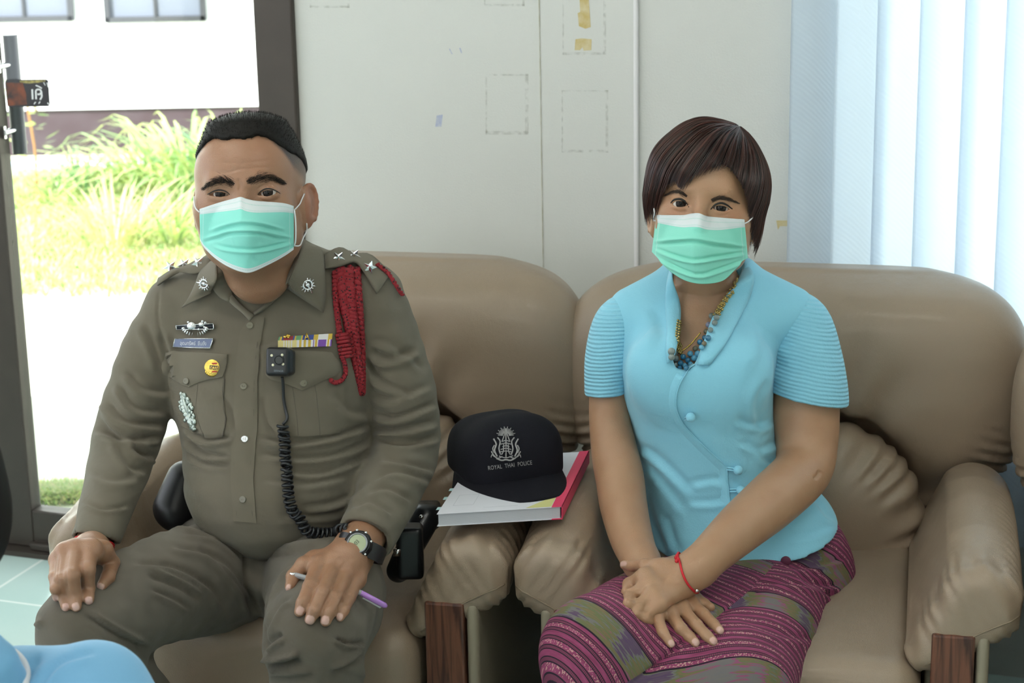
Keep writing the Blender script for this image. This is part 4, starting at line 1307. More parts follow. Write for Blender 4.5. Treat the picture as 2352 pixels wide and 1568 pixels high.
# open collar: neck hole
nk0, nk1 = P(585, 640, 3.07), P(585, 520, 3.10)
shirt.cone(nk0 + np.array((0, .02, 0)), nk1, .046, .058, k=.008, kind='s')
shirt.op(lambda X, Y, Z: (.0010 * np.sin(X * 70 + Z * 50 + 2 * np.sin(Z * 40)) + .0006 * np.sin(Z * 170 + X * 40 + 3 * np.sin(X * 22))).astype(np.float32), (-2, 2, 0), (1, 4, 2), 0, 'disp')
V, F = shirt.mesh(.004, 2)
S_ = 'fold'
shirt_folds = [
    ([(428, 975), (470, 1008), (536, 1003)], 6, 5, S_), ([(426, 1005), (465, 1040), (530, 1048)], 6, 4.5, S_), ([(430, 1035), (470, 1062), (530, 1070)], 6, 3, S_),
    ([(592, 1004), (680, 1016), (770, 1000), (852, 975)], 6, 5, S_), ([(596, 1040), (690, 1052), (780, 1040), (850, 1012)], 6, 4.5, S_), ([(640, 1080), (740, 1085), (850, 1045)], 6, 3, S_),
    ([(690, 1165), (780, 1150), (846, 1105)], 7, 3, S_), ([(640, 1185), (760, 1180), (830, 1150)], 7, 2.5, S_), ([(600, 1100), (700, 1110), (800, 1090)], 7, 2, S_),
    ([(236, 915), (290, 965), (385, 975)], 8, 6, S_), ([(218, 985), (300, 1008), (372, 1000)], 7, 6, S_), ([(290, 850), (330, 890), (400, 900)], 8, 4, S_), ([(270, 880), (310, 935), (385, 945)], 7, 4.5, S_),
    ([(232, 950), (280, 1000), (355, 1045)], 7, -4, S_), ([(300, 1010), (330, 1040), (362, 1050)], 7, 5, S_), ([(262, 1010), (300, 1070), (340, 1080)], 8, 3, S_), ([(205, 1080), (260, 1100), (320, 1090)], 9, 2.5, S_),
    ([(380, 760), (400, 820), (412, 870)], 8, -4, S_), ([(330, 740), (350, 790), (372, 850)], 9, 3, S_), ([(190, 1150), (240, 1168), (300, 1160)], 5, 2.5, S_),
    ([(845, 800), (890, 822), (960, 800)], 9, 6, S_), ([(838, 812), (870, 870), (950, 905)], 8, 5, S_), ([(850, 780), (900, 790), (980, 850)], 9, 3, S_),
    ([(860, 945), (910, 958), (1000, 925)], 7, 6, S_), ([(856, 985), (920, 985), (1006, 965)], 7, 6.5, S_), ([(862, 1010), (930, 1020), (1008, 1000)], 7, 5.5, S_), ([(870, 1050), (930, 1060), (1005, 1080)], 8, 4.5, S_),
    ([(855, 1100), (910, 1080), (1000, 1105)], 8, 4, S_), ([(840, 1130), (890, 1120), (950, 1150)], 7, 3.5, S_), ([(815, 1165), (850, 1150), (905, 1180)], 6, 3, S_), ([(850, 900), (900, 915), (990, 880)], 8, 3, S_),
    ([(790, 1200), (850, 1205), (900, 1240)], 5, 2.5, S_), ([(760, 900), (800, 940), (850, 950)], 9, 2.5, S_), ([(560, 780), (600, 790), (700, 760)], 9, 1.5, S_),
    ([(500, 900), (530, 940), (540, 990)], 8, -2.5, 'g'), ([(600, 900), (610, 960), (640, 1000)], 8, -2.5, 'g'),
    ([(612, 726), (600, 795), (592, 910), (592, 990)], 3, -1.2, 'g'), ([(876, 620), (846, 690), (832, 760), (838, 830)], 3, -2.0, 'g'), ([(366, 665), (362, 730), (380, 800)], 3, -1.6, 'g')]
V = folds(V, F, [(a, b, c * 1.7, *d) for a, b, c, *d in shirt_folds])
s_sh = Surf(V, F)
shirt_o = mk('shirt', V, F, m_khaki, man)

# head, neck and hands: the body
C_m = P(576, 449, 3.00); R_m = frame(C_m, RAD(-8), RAD(-4), RAD(2.2))
eyes_m = [ray_local(C_m, R_m, 503, 445, -.083) + np.array((0, .0125, 0)), ray_local(C_m, R_m, 613, 442, -.083) + np.array((0, .0125, 0))]
hf = Field(); head_field(hf, 1.10, eyes_m, True, eye_w=.0165, eye_h=.0034, tilt=.06, earz=-.018, ear_out=.003, cheek=.90)
hf.ell((.054, -.004, -.062), (.019, .034, .032), k=.03)
nk = to_local(C_m, R_m, P(598, 650, 3.10)); nk_top = np.array((0, .022, -.055))
hf.cone(nk_top, nk, .062, .066, k=.02)
hf.cone((0, -.015, -.075), (0, .02, -.12), .040, .050, k=.03)
V, F = hf.mesh(.00185, 2)
def man_hair_line(x, y, z):
    a = np.degrees(np.arctan2(np.abs(x), -y - .0))
    return z - np.interp(a, [0, 12, 30, 42, 55, 68, 80, 95, 120, 180], [.0850, .0820, .0870, .0800, .060, .034, .026, .020, -.01, -.045])
hl = man_hair_line(V[:, 0], V[:, 1], V[:, 2])
stub = np.clip(hl / .012 + .2, 0, 1) * np.clip(.55 + (V[:, 2] - .02) / .06, .35, 1.2) * (np.abs(V[:, 0]) < .094) * (V[:, 2] > -.022)
flush = np.exp(-((V[:, 0] - .03) ** 2 + (V[:, 2] - .06) ** 2) / .0012) * .15 + (np.abs(V[:, 0]) > .088) * .6
Vh = to_world(C_m, R_m, V)
head_strokes = [([(480, 392), (520, 396), (555, 388), (620, 384)], 3, -1.2), ([(545, 410), (552, 425), (548, 440)], 4, -1.6), ([(568, 408), (574, 424)], 3, -1.0),
                ([(480, 432), (503, 427), (528, 437)], 2.2, -1.3), ([(592, 432), (615, 425), (645, 436)], 2.2, -1.3), ([(476, 462), (500, 466), (525, 460)], 3, -1.2), ([(594, 458), (615, 463), (645, 456)], 3, -1.2),
                ([(500, 372), (560, 374), (630, 366)], 3, -.7)]
Vh = folds(Vh, F, head_strokes)
hd_m = (Vh, F); s_hm = Surf(Vh, F)

hR = Field()
yk = s_trs.pt(180, 1330)[1]; y1_ = yk - .010; y2_ = yk + .075; pass
fingers_R = [[(207, 1262, 20, 4, y1_), (201, 1308, 18, 4), (202, 1350, 16, 0), (204, 1376, 13, -3)],
             [(176, 1260, 20, 5, y1_), (165, 1322, 18, 5), (172, 1366, 16, 1), (175, 1392, 13, -3)],
             [(150, 1268, 19, 4, y1_), (142, 1330, 16, 4), (146, 1368, 14, 1), (151, 1392, 12, -2)],
             [(130, 1284, 16, 2, y1_), (125, 1325, 13, 1), (127, 1352, 12, 0), (130, 1372, 10, -1)],
             [(238, 1262, 18, 6), (258, 1292, 17, 0), (248, 1325, 16, -1), (233, 1345, 12, -3)]]
_, fm = hR, None
hand(hR, s_trs, fingers_R, [((208, 1262, 20, 0, y1_), (214, 1262, 26, 0, y2_)), ((176, 1260, 21, 0, y1_), (208, 1262, 28, 0, y2_)), ((150, 1268, 19, 0, y1_), (200, 1264, 26, 0, y2_)), ((150, 1270, 18, 0, y1_), (206, 1262, 20, 0, y1_)), ((132, 1286, 16, 0, y1_), (170, 1268, 20, 0, y1_)), ((156, 1295, 13, 0, y1_), (200, 1288, 13, 0, y1_)), ((238, 1262, 18, 6), (226, 1260, 22, 0, y2_)), ((215, 1262, 18, 0, y1_), (246, 1285, 14, 0))])
pR = P(218, 1240, 2.862); hR.cone(pR, wR - dR * .05, .0245, .024, k=.01)
q = P(209, 1262, y2_); hR.cone(pR, q, .0245, .023, k=.02)
V1, F1 = hR.mesh(.0019, 2)
n1 = nails(V1, [(204, 1379, 10, 9, .15), (174, 1393, 10, 9, .3), (150, 1394, 10, 8, -.1), (127, 1374, 9, 7, -.15), (231, 1347, 9, 9, -.5)])
V1 = folds(V1, F1, [([(190, 1262), (188, 1300), (190, 1360)], 2.2, -1.2), ([(159, 1266), (152, 1320), (158, 1360)], 2.2, -1.2), ([(138, 1274), (133, 1320), (137, 1355)], 2, -1.0), ([(193, 1303), (209, 1305)], 3, -.6), ([(155, 1318), (174, 1322)], 3, -.6), ([(132, 1332), (150, 1336)], 3, -.6)])

hL = Field()
fingers_L = [[(733, 1300, 21, 14), (713, 1347, 18, 8), (696, 1385, 16, 1), (688, 1404, 13, -2)],
             [(765, 1302, 21, 16), (741, 1362, 18, 10), (722, 1402, 16, 2), (712, 1422, 13, -2)],
             [(795, 1317, 20, 14), (771, 1373, 17, 8), (757, 1405, 15, 1), (748, 1426, 13, -2)],
             [(820, 1332, 18, 10), (803, 1372, 14, 4), (790, 1402, 12, 0), (781, 1418, 10, -2)],
             [(722, 1284, 20, 8), (697, 1296, 18, 6), (674, 1324, 17, 2), (666, 1348, 12, -1)]]
hand(hL, s_trs, fingers_L, [((735, 1298, 22, 12), (790, 1276, 28, 10)), ((765, 1300, 22, 13), (798, 1280, 28, 12)), ((795, 1315, 22, 12), (806, 1286, 28, 10)), ((820, 1330, 18, 10), (822, 1296, 26, 8)), ((724, 1286, 18, 8), (785, 1272, 24, 6)), ((715, 1305, 10, -2), (730, 1325, 10, 2))])
pL = P(816, 1262, 2.835); hL.cone(pL, wL - dL * .05, .031, .033, k=.02)
q = P(802, 1280, s_trs.pt(800, 1290)[1] - .03); hL.cone(pL, q, .031, .028, k=.02)
V2, F2 = hL.mesh(.0019, 2)
n2 = nails(V2, [(689, 1402, 11, 9, -.35), (712, 1423, 11, 11, -.3), (747, 1424, 11, 10, -.2), (780, 1416, 9, 8, -.35), (661, 1352, 12, 6, -.35)])
V2 = folds(V2, F2, [([(742, 1318), (722, 1360), (703, 1400)], 2.2, -1.3), ([(775, 1330), (752, 1375), (733, 1415)], 2.2, -1.3), ([(803, 1345), (784, 1380), (768, 1415)], 2.0, -1.2),
                    ([(705, 1345), (722, 1350)], 3, -.7), ([(732, 1360), (750, 1366)], 3, -.7), ([(764, 1370), (780, 1376)], 3, -.7), ([(735, 1300), (760, 1285), (785, 1278)], 4, .9), ([(775, 1304), (790, 1288)], 4, .9), ([(690, 1310), (705, 1320)], 3, -.7)])
# torso and arms inside the clothes
tor = Field(); tor.loft([(a, b + .004, c, d, e) for a, b, c, d, e in rows_px(SH_ROWS[1:], .016)], k=.02, pw=2.2)
limb(tor, [(a, b, c, r * .7) for a, b, c, r in armR[:-1]], k=.02); limb(tor, [(a, b, c, r * .7) for a, b, c, r in armL[:-1]], k=.02)
tor.ell(hipc, (.16, .12, .08), k=.02)
limb(tor, [(535, 1315, 3.02, 90), (350, 1362, 2.84, 80), (200, 1448, 2.71, 62), (300, 1700, 2.86, 50)], k=.03); limb(tor, [(720, 1300, 3.04, 90), (748, 1372, 2.86, 85), (722, 1468, 2.72, 68), (728, 1900, 2.79, 50)], k=.03)
V3, F3 = tor.mesh(.011, 1, lo=(-2, 2, .05))
def join(parts):
    Vs = []; Fs = []; n = 0
    for V, F in parts: Vs.append(V); Fs.append(F + n); n += len(V)
    return np.concatenate(Vs), np.concatenate(Fs)
Vb, Fb = join([hd_m, (V1, F1), (V2, F2), (V3, F3)])
body = mk('body', Vb, Fb, m_skin_m, man)
z1, z2, z3 = np.zeros(len(V1)), np.zeros(len(V2)), np.zeros(len(V3))
attr(body, 'hair', np.concatenate((stub, z1, z2, z3))); attr(body, 'nail', np.concatenate((0 * stub, n1, n2, z3))); attr(body, 'flush', np.concatenate((flush, z1, z2, z3)))
for i in (0, 1): eyeball(eyes_m[i], C_m, R_m, man, look=((.10 if i == 0 else .06), .03))
# lash lines
m_lash = mat('lashes', (.01, .008, .007), .6)
def lash(surf, pts, r, parent, name='eyelash'):
    q = [surf.pt(x, y, .0004) for x, y in curve(pts, 12)]
    n = len(q); MB().tube(q, [r * (.35 + .65 * math.sin(math.pi * (i + .5) / n)) for i in range(n)], 6).build(name, m_lash, parent)
lash(s_hm, [(477, 446), (490, 439), (505, 436), (520, 440), (528, 447)], .0011, man); lash(s_hm, [(592, 446), (602, 437), (615, 433), (630, 436), (643, 444)], .0011, man)
m_browm = mat('black_brow', (.022, .016, .013), .6, spec=.2)
brow(s_hm, [(538, 424), (515, 415), (490, 417), (466, 434)], 15, 520, .0075, .00019, m_browm, man, 3, -1)
brow(s_hm, [(567, 419), (595, 410), (625, 409), (652, 420)], 15, 540, .0075, .00019, m_browm, man, 4, 1)
# cropped hair
hh = Field(); head_field(hh, 1.10, eyes_m, True)
hh = Field()
g = .0035
hh.ell((0, .014, .034), (.0755 * 1.1 + g, .094 + g, .084 + g + .001), k=.01); hh.ell((0, -.028, .030), (.064 * 1.1 + g, .058 + g, .070 + g), k=.03)
hh.ell((0, .0, .106), (.056, .060, .015), k=.03)
def keep(X, Y, Z):
    a = np.degrees(np.arctan2(np.abs(X) + 0 * Y, -Y + 0 * X))
    L = np.interp(a.ravel(), [0, 12, 30, 42, 55, 68, 80, 95, 120, 180], [.0850, .0825, .0880, .0830, .070, .060, .056, .050, .03, .01]).reshape(a.shape)
    return (Z - L + .0012 * np.sin(X * 900) * np.sin(X * 370 + 1)).astype(np.float32)
hh.op(keep, (-.12, -.12, -.12), (.12, .14, .14), .010, 's')
V, F = hh.mesh(.0019, 1)
Vw = to_world(C_m, R_m, V); Nw = normals(Vw, F)
mb = MB(); mb.add(Vw, [tuple(q) for q in F])
rs = np.random.RandomState(5); sel = rs.choice(len(V), 6500)
for i in sel:
    if V[i, 2] < .03: continue
    d = Nw[i] * .6 + UP * .7 + rs.normal(size=3) * .25; d /= np.linalg.norm(d)
    L = .0045 * np.clip((V[i, 2] - .04) / .05, .2, 1)
    p = Vw[i]; a = np.cross(d, rs.normal(size=3)); a /= np.linalg.norm(a)
    b_ = np.cross(d, a); r = .00035
    mb.add([p + a * r, p - .5 * a * r + .87 * b_ * r, p - .5 * a * r - .87 * b_ * r, p + d * L], [(0, 1, 3), (1, 2, 3), (2, 0, 3)])
mb.build('hair', m_blackhair, man)

# face mask
m_mask_m = mask_mat('mint_mask', (.25, .72, .62), .17, .06)
V, F, UV, G = mask_mesh(C_m, R_m, s_hm, [(458, 480), (503, 465), (540, 455), (553, 452), (566, 456), (590, 461), (649, 466), (675, 473)],
                        [(460, 553), (470, 570), (495, 594), (523, 612), (553, 624), (578, 625), (619, 607), (652, 589), (675, 573)],
                        [.096, .118, .127, .125, .118, .112, .106], (.040, .040),
                        strokes=[([(553, 452), (554, 480), (554, 515)], 5, 1.4), ([(478, 532), (515, 518), (553, 510), (600, 513), (655, 528)], 3.5, -3.4, 'fold'),
                                 ([(462, 551), (500, 540), (530, 531), (590, 530), (640, 540), (674, 546)], 3.5, -3.4, 'fold'), ([(490, 560), (530, 570), (590, 572), (640, 562), (672, 553)], 3.5, 3.2, 'fold'),
                                 ([(530, 536), (540, 560), (545, 580)], 6, 1.4), ([(595, 535), (600, 560)], 5, -1.2), ([(575, 590), (590, 605)], 7, -1.5)])
mk_ = mk('face_mask', V, F, m_mask_m, man, uv=UV)
def loop(surf, pts, r, parent, off=.0018):
    q = []
    for p in curve([np.array(p, float) for p in pts], 16): q.append(p)
    MB().tube(q, r, 8).build('ear_loop', m_loop, parent)
def hp(s, x, y, off=.002): return s.pt(x, y, off)
e1 = hp(s_hm, 697, 447, .003)
loop(s_hm, [G[8, -1], hp(s_hm, 684, 470, .003), hp(s_hm, 692, 458, .003), e1], .0011, mk_)
loop(s_hm, [G[72, -1], hp(s_hm, 685, 562, .003), hp(s_hm, 697, 545, .003), hp(s_hm, 702, 527, .003), hp(s_hm, 703, 512, .002)], .0011, mk_)
loop(s_hm, [G[8, -1] + np.array((.001, -.001, 0)), G[30, -1] + np.array((.003, -.002, 0)), G[60, -1] + np.array((.003, -.002, 0)), G[72, -1] + np.array((.001, -.001, 0))], .0011, mk_)
loop(s_hm, [G[8, 0], hp(s_hm, 453, 478, .003), hp(s_hm, 450, 465, .003), hp(s_hm, 450, 452, .003)], .0011, mk_)

# shirt trimmings: collar, placket, pockets, straps
col = Field()
cpts = [(498, 606), (520, 655), (552, 690), (584, 716)]
def drp(name, poly, th, off, matl, parent, puff=0, step=6, surf=None):
    V, F = drape(surf or s_sh, poly, th, off, step, puff=puff)
    return mk(name, V, F, matl, parent, smooth=False)
def smooth_drape(o):
    o.data.polygons.foreach_set('use_smooth', [True] * len(o.data.polygons)); sharp(o, 50); return o
neck_ring = Field()
cp = [P(497, 600, 3.03), P(515, 640, 3.0), P(545, 685, 2.985), P(585, 722, 2.975), P(625, 690, 2.985), P(660, 645, 3.0), P(690, 595, 3.03), P(695, 560, 3.10), P(640, 545, 3.18), P(540, 550, 3.18), P(490, 575, 3.10)]
# collar stand: a band of cloth round the open neck
def band(pts, w, up, th, name, matl, parent, n=60, lean=0.0, closed=True):
    c = curve(pts + ([pts[0]] if closed else []), n); V = []; F = []
    for i, p in enumerate(c):
        wv_ = w[int(i / (n) * len(w))] if hasattr(w, '__len__') else w
        V += [p - up * wv_ * .5, p + up * wv_ * .5]
    for i in range(n - 1): F.append((2 * i, 2 * i + 1, 2 * i + 3, 2 * i + 2))
    o = mk(name, V, F, matl, parent); s = o.modifiers.new('thick', 'SOLIDIFY'); s.thickness = th; s.offset = 0
    return o
LEAVES = []
def leaf(name, outer, inner, matl, parent, n=14, m_=10, th=.0022):
    """a collar leaf: a curved sheet between two 3-D edges"""
    A = curve(outer, n); B = curve(inner, n); V = []; F = []
    for i in range(n):
        for j in range(m_):
            t = j / (m_ - 1); p = A[i] * t + B[i] * (1 - t) + (-FW * .004) * math.sin(math.pi * t)
            V.append(p)
    for i in range(n - 1):
        for j in range(m_ - 1): F.append((i * m_ + j, i * m_ + j + 1, (i + 1) * m_ + j + 1, (i + 1) * m_ + j))
    LEAVES.append((V, F)); o = mk(name, V, F, matl, parent); s = o.modifiers.new('thick', 'SOLIDIFY'); s.thickness = th; s.offset = 0
    return o
def sp(x, y, off): return s_sh.pt(x, y, off)
# right-hand leaf (his left): fold line by the neck, free edge out on the shoulder
leaf('collar', [P(716, 563, 3.06), sp(734, 592, .016), sp(743, 636, .012), sp(746, 680, .010), sp(741, 719, .008)],
     [P(700, 556, 3.05), P(692, 572, 3.015), P(682, 600, 2.985), P(668, 635, 2.965), sp(654, 661, .012)], m_khaki3, shirt_o)
leaf('collar', [P(487, 598, 3.04), sp(474, 632, .016), sp(458, 658, .013), sp(442, 684, .010), sp(424, 707, .008)],
     [P(497, 600, 3.01), P(498, 620, 2.985), P(497, 645, 2.97), sp(496, 665, .014), sp(493, 676, .012)], m_khaki3, shirt_o)
leaf('collar_stand', [P(498, 600, 3.012), P(499, 630, 2.982), sp(497, 660, .012), sp(512, 684, .010), sp(528, 692, .006)],
     [P(516, 600, 3.03), P(524, 625, 3.0), sp(532, 655, .006), sp(537, 672, .006), sp(534, 684, .005)], m_khaki3, shirt_o, th=.002)
leaf('collar_stand', [P(700, 556, 3.05), P(684, 596, 2.99), P(668, 635, 2.968), sp(640, 680, .008), sp(606, 712, .006), sp(586, 724, .005)],
     [P(690, 560, 3.07), P(672, 600, 3.01), P(655, 636, 2.99), sp(628, 678, .004), sp(600, 706, .003), sp(584, 718, .003)], m_khaki3, shirt_o, th=.002)
leaf('collar_stand', [sp(528, 690, .006), sp(545, 706, .006), sp(562, 722, .005), sp(575, 738, .004)], [sp(536, 676, .005), sp(552, 694, .005), sp(570, 712, .004), sp(586, 724, .004)], m_khaki3, shirt_o, th=.002)
smooth_drape(drp('placket', [(584, 722), (570, 733), (552, 762), (543, 833), (539, 890), (539, 948), (543, 998), (532, 1024), (531, 1101), (538, 1196), (589, 1200), (582, 1101), (588, 1013), (591, 986), (589, 910), (596, 795), (608, 730)], .0022, .0004, m_khaki3, shirt_o))
def stitch(pts, parent, name='stitching', w=.0006, surf=None, off=.0018):
    q = [(surf or s_sh).pt(x, y, off) for x, y in curve(pts, 24)]; MB().tube(q, w, 5).build(name, m_khaki2, parent)
stitch([(560, 775), (551, 850), (547, 940), (549, 995), (540, 1030), (539, 1100), (545, 1190)], shirt_o); stitch([(600, 740), (590, 800), (583, 905), (584, 985), (581, 1020), (574, 1100), (581, 1190)], shirt_o)
for poly in ([(384, 850), (392, 905), (405, 950), (420, 978), (445, 996), (472, 1003), (514, 1002), (518, 960), (512, 900), (516, 852)],
             [(614, 855), (612, 930), (618, 975), (640, 1000), (700, 1002), (780, 992), (794, 970), (793, 920), (782, 850)]):
    smooth_drape(drp('pocket', poly, .0020, .0004, m_khaki, shirt_o))
for pts in ([(456, 882), (452, 940), (460, 975), (470, 1000)], [(516, 870), (513, 930), (519, 965), (512, 1000)], [(672, 890), (680, 950), (684, 1000)], [(722, 880), (728, 930), (734, 998)]):
    stitch(pts, shirt_o, 'pocket_pleat', .0011)
smooth_drape(drp('pocket_flap', [(381, 809), (410, 807), (470, 810), (523, 814), (522, 835), (519, 850), (513, 865), (500, 869), (482, 870), (459, 877), (437, 889), (423, 884), (404, 871), (374, 857), (371, 845)], .0030, .0016, m_khaki3, shirt_o, puff=.004))
smooth_drape(drp('pocket_flap', [(613, 809), (672, 805), (760, 809), (778, 835), (780, 848), (771, 861), (739, 874), (713, 888), (693, 897), (656, 881), (620, 870), (611, 861), (611, 833)], .0030, .0016, m_khaki3, shirt_o, puff=.004))
stitch([(384, 820), (450, 820), (521, 824)], shirt_o, off=.0055); stitch([(616, 820), (690, 816), (766, 820)], shirt_o, off=.0055)
m_btn = mat('olive_button', (.16, .145, .10), .3, coat=.3); m_metalb = mat('silver_metal', (.72, .73, .74), .22, metal=1.0, bump=(500, .0006))
for k, (x, y, lift) in enumerate(((575, 748, .0030), (560, 887, .0028), (563, 1008, .0028), (559, 1146, .0028), (436, 875, .0088), (695, 880, .0088))):
    h, n = s_sh.hit(x, y); mb = MB(); mb.disc(h + n * lift, n, 8.2 * mpp(h), .0016, 18)
    o = mb.build('button', m_metalb if k == 2 else m_btn, shirt_o); sharp(o)
    mb = MB()
    for a in ((-2, 0), (2, 0)): mb.disc(h + n * (lift + .0016) + RT * a[0] * mpp(h) + UP * a[1] * mpp(h), n, .0007, .0003, 8)
    mb.build('button_hole', m_khaki2, o)
leaf('shoulder_strap', [sp(742, 594, .010), sp(775, 585, .012), sp(812, 583, .012), sp(850, 600, .010), sp(893, 634, .006)], [sp(745, 624, .010), sp(780, 622, .015), sp(812, 616, .015), sp(838, 638, .012), sp(863, 676, .006)], m_khaki3, shirt_o, th=.004)
leaf('shoulder_strap', [sp(493, 600, .010), sp(465, 606, .010), sp(430, 610, .010), sp(397, 620, .008), sp(370, 644, .005)], [sp(488, 627, .010), sp(455, 635, .012), sp(415, 639, .012), sp(388, 650, .010), sp(368, 660, .006)], m_khaki3, shirt_o, th=.004)
def star(mb, c, n, r, h, up, pts=5, inner=.42):
    n = n / np.linalg.norm(n); up = up - n * np.dot(up, n); up /= np.linalg.norm(up); w = np.cross(up, n)
    V = [c + n * h]
    for i in range(2 * pts):
        a = math.pi * i / pts; rr = r if i % 2 == 0 else r * inner
        V.append(c + (up * math.cos(a) + w * math.sin(a)) * rr + (n * .0004 if i % 2 == 0 else 0))
    V.append(c - n * .001)
    F = [(0, 1 + i, 1 + (i + 1) % (2 * pts)) for i in range(2 * pts)] + [(2 * pts + 1, 1 + (i + 1) % (2 * pts), 1 + i) for i in range(2 * pts)]
    mb.add(V, F)
m_chr = mat('polished_silver', (.85, .86, .90), .12, metal=1.0)
for k, (x, y) in enumerate(((777, 601), (813, 597), (850, 622), (396, 624), (430, 617), (462, 612))):
    h, n = s_sh.hit(x, y)
    n = n * .3 - FW * .8 + UP * .15
    mb = MB(); star(mb, h + n / np.linalg.norm(n) * .0165, n, 17 * mpp(h), .0050, -UP + RT * (.3 if k == 2 else 0), 5, .46)
    mb.build('rank_star', m_chr, shirt_o, smooth=False)
def insignia(x, y, r, ang, lf_, name='collar_pin'):
    h, n = Surf(*LEAVES[lf_]).hit(x, y); n = -FW * .8 + n * .4; n /= np.linalg.norm(n); m = mpp(h); c0 = h + n * .0025
    up = UP * math.cos(ang) + RT * math.sin(ang); w = np.cross(up, n); w /= np.linalg.norm(w)
    mb = MB()
    mb.tube([c0 + (up * math.cos(a) + w * math.sin(a)) * r * .55 * m + n * .0015 for a in np.linspace(0, 6.283, 17)[:-1]], 2.2 * m, 6, closed=True)
    mb.ball(c0 + n * .001, (r * .28 * m, r * .28 * m, .002), w, up, n, 10, 6)
    for a in np.linspace(0, 6.283, 15)[:-1]:
        d = up * math.cos(a) + w * math.sin(a)
        mb.tube([c0 + d * r * .55 * m, c0 + d * r * (1.0 if int(a * 7) % 2 else .85) * m + n * .001], [2.4 * m, .6 * m], 5)
    mb.tube([c0 - w * r * .9 * m + up * r * .75 * m, c0, c0 + w * r * .9 * m - up * r * .75 * m], [.8 * m, 3.2 * m, 2 * m], 6)
    mb.build(name, m_chr, shirt_o)
insignia(706, 654, 19, .4, 0); insignia(471, 652, 17, -.5, 1)
# wings badge over the name plate
m = mpp(sp(450, 752, 0)); m_darkbar = mat('dark_enamel', (.03, .035, .045), .25)
mb = MB()
bar = [sp(x, y, .004) for x, y in ((410, 748), (494, 745), (494, 756), (410, 756))]
V = bar + [p - FW * .002 for p in bar]; mb.add(V, [(0, 1, 2, 3), (7, 6, 5, 4), (0, 4, 5, 1), (1, 5, 6, 2), (2, 6, 7, 3), (3, 7, 4, 0)], 1)
for (a, b_) in (((408, 748), (494, 745)), ((410, 757), (494, 757)), ((409, 747), (410, 757)), ((494, 745), (495, 757))):
    mb.tube([sp(*a, .0065), sp(*b_, .0065)], 1.3 * m, 6)
mb.ball(sp(446, 749, .006), (12 * m, 10 * m, .003), RT, UP, -FW, 14, 8); mb.ball(sp(468, 746, .006), (8 * m, 6 * m, .003), RT, UP, -FW, 12, 8)
for i, a in enumerate(np.linspace(.15, math.pi - .15, 13)):
    x, y = 453 - 27 * math.cos(a), 752 + 17 * math.sin(a); mb.ball(sp(x, y, .006), (4.6 * m, 3.6 * m, .002), RT * math.cos(a) + UP * math.sin(a), UP, -FW, 8, 6)
for x, y in ((470, 739), (477, 742), (462, 757), (475, 752), (438, 740)): mb.ball(sp(x, y, .006), (4 * m, 3.2 * m, .002), RT, UP, -FW, 8, 6)
mb.build('wings_badge', [m_metalb, m_darkbar], shirt_o)
m_blue = mat('blue_plate', (.10, .13, .24), .25, coat=.5); m_txt = mat('plate_lettering', (.62, .65, .72), .35)
tagq = [sp(x, y, .003) for x, y in ((405, 777), (492, 778), (485, 800), (398, 798))]
d3 = -FW * .002
mb = MB(); V = tagq + [p + d3 for p in tagq]; mb.add(V, [(3, 2, 1, 0), (4, 5, 6, 7), (0, 1, 5, 4), (1, 2, 6, 5), (2, 3, 7, 6), (3, 0, 4, 7)])
nm = mb.build('name_plate', m_blue, shirt_o, smooth=False)
mb = MB()
for i in range(4): mb.tube([tagq[i] + d3, tagq[(i + 1) % 4] + d3], .00085, 6)
mb.build('plate_rim', m_metalb, nm)
class Flat:
    def __init__(s, q, off): s.q = q; s.off = off; s.n = np.cross(q[1] - q[0], q[2] - q[1]); s.n /= np.linalg.norm(s.n); s.n = s.n if np.dot(s.n, FW) < 0 else -s.n
    def pt(s, x, y, off=0):
        d = ray(x, y); return CAM + d * (np.dot(s.n, s.q[0] - CAM) / np.dot(s.n, d)) + s.n * (off + s.off)
fp = Flat([p + d3 for p in tagq], 0)
V, F = text_on(fp, 'อุดมทรัพย์  ยืนยั่ง', (414, 792), (474, 793), 10, .0004)
if len(V): mk('lettering', V, F, m_txt, nm, smooth=False)
# ribbons
r1 = [(641, 773), (762, 767), (760.5, 780), (640, 786)]; r2 = [(640, 786), (760.5, 780), (759, 795), (639, 799)]
def rcol(n, c): return mat(n, c, .55)
RC = {'g': rcol('ribbon_green', (.12, .30, .14)), 'y': rcol('ribbon_yellow', (.62, .42, .05)), 'r': rcol('ribbon_red', (.30, .02, .03)), 'b': rcol('ribbon_blue', (.03, .06, .28)), 'w': rcol('ribbon_white', (.72, .70, .70)), 'p': rcol('ribbon_purple', (.16, .05, .34)), 'l': rcol('ribbon_pale', (.72, .62, .25))}
seqs = ((r1, 'g.3 y.4 b.3 r1.9 b.3 y.3 g1.0 y.3 b2.2 y.9 w2.0 y.8'), (r2, 'l1.2 w.25 l.3 w.25 l.3 w.25 l.3 w.3 l1 w.55 y.5 w.5 y.5 w.5 y.6 w.5 p.2 w.2 y.5 w.2 p1.8 w.25 y.4 w.25 p.3'))
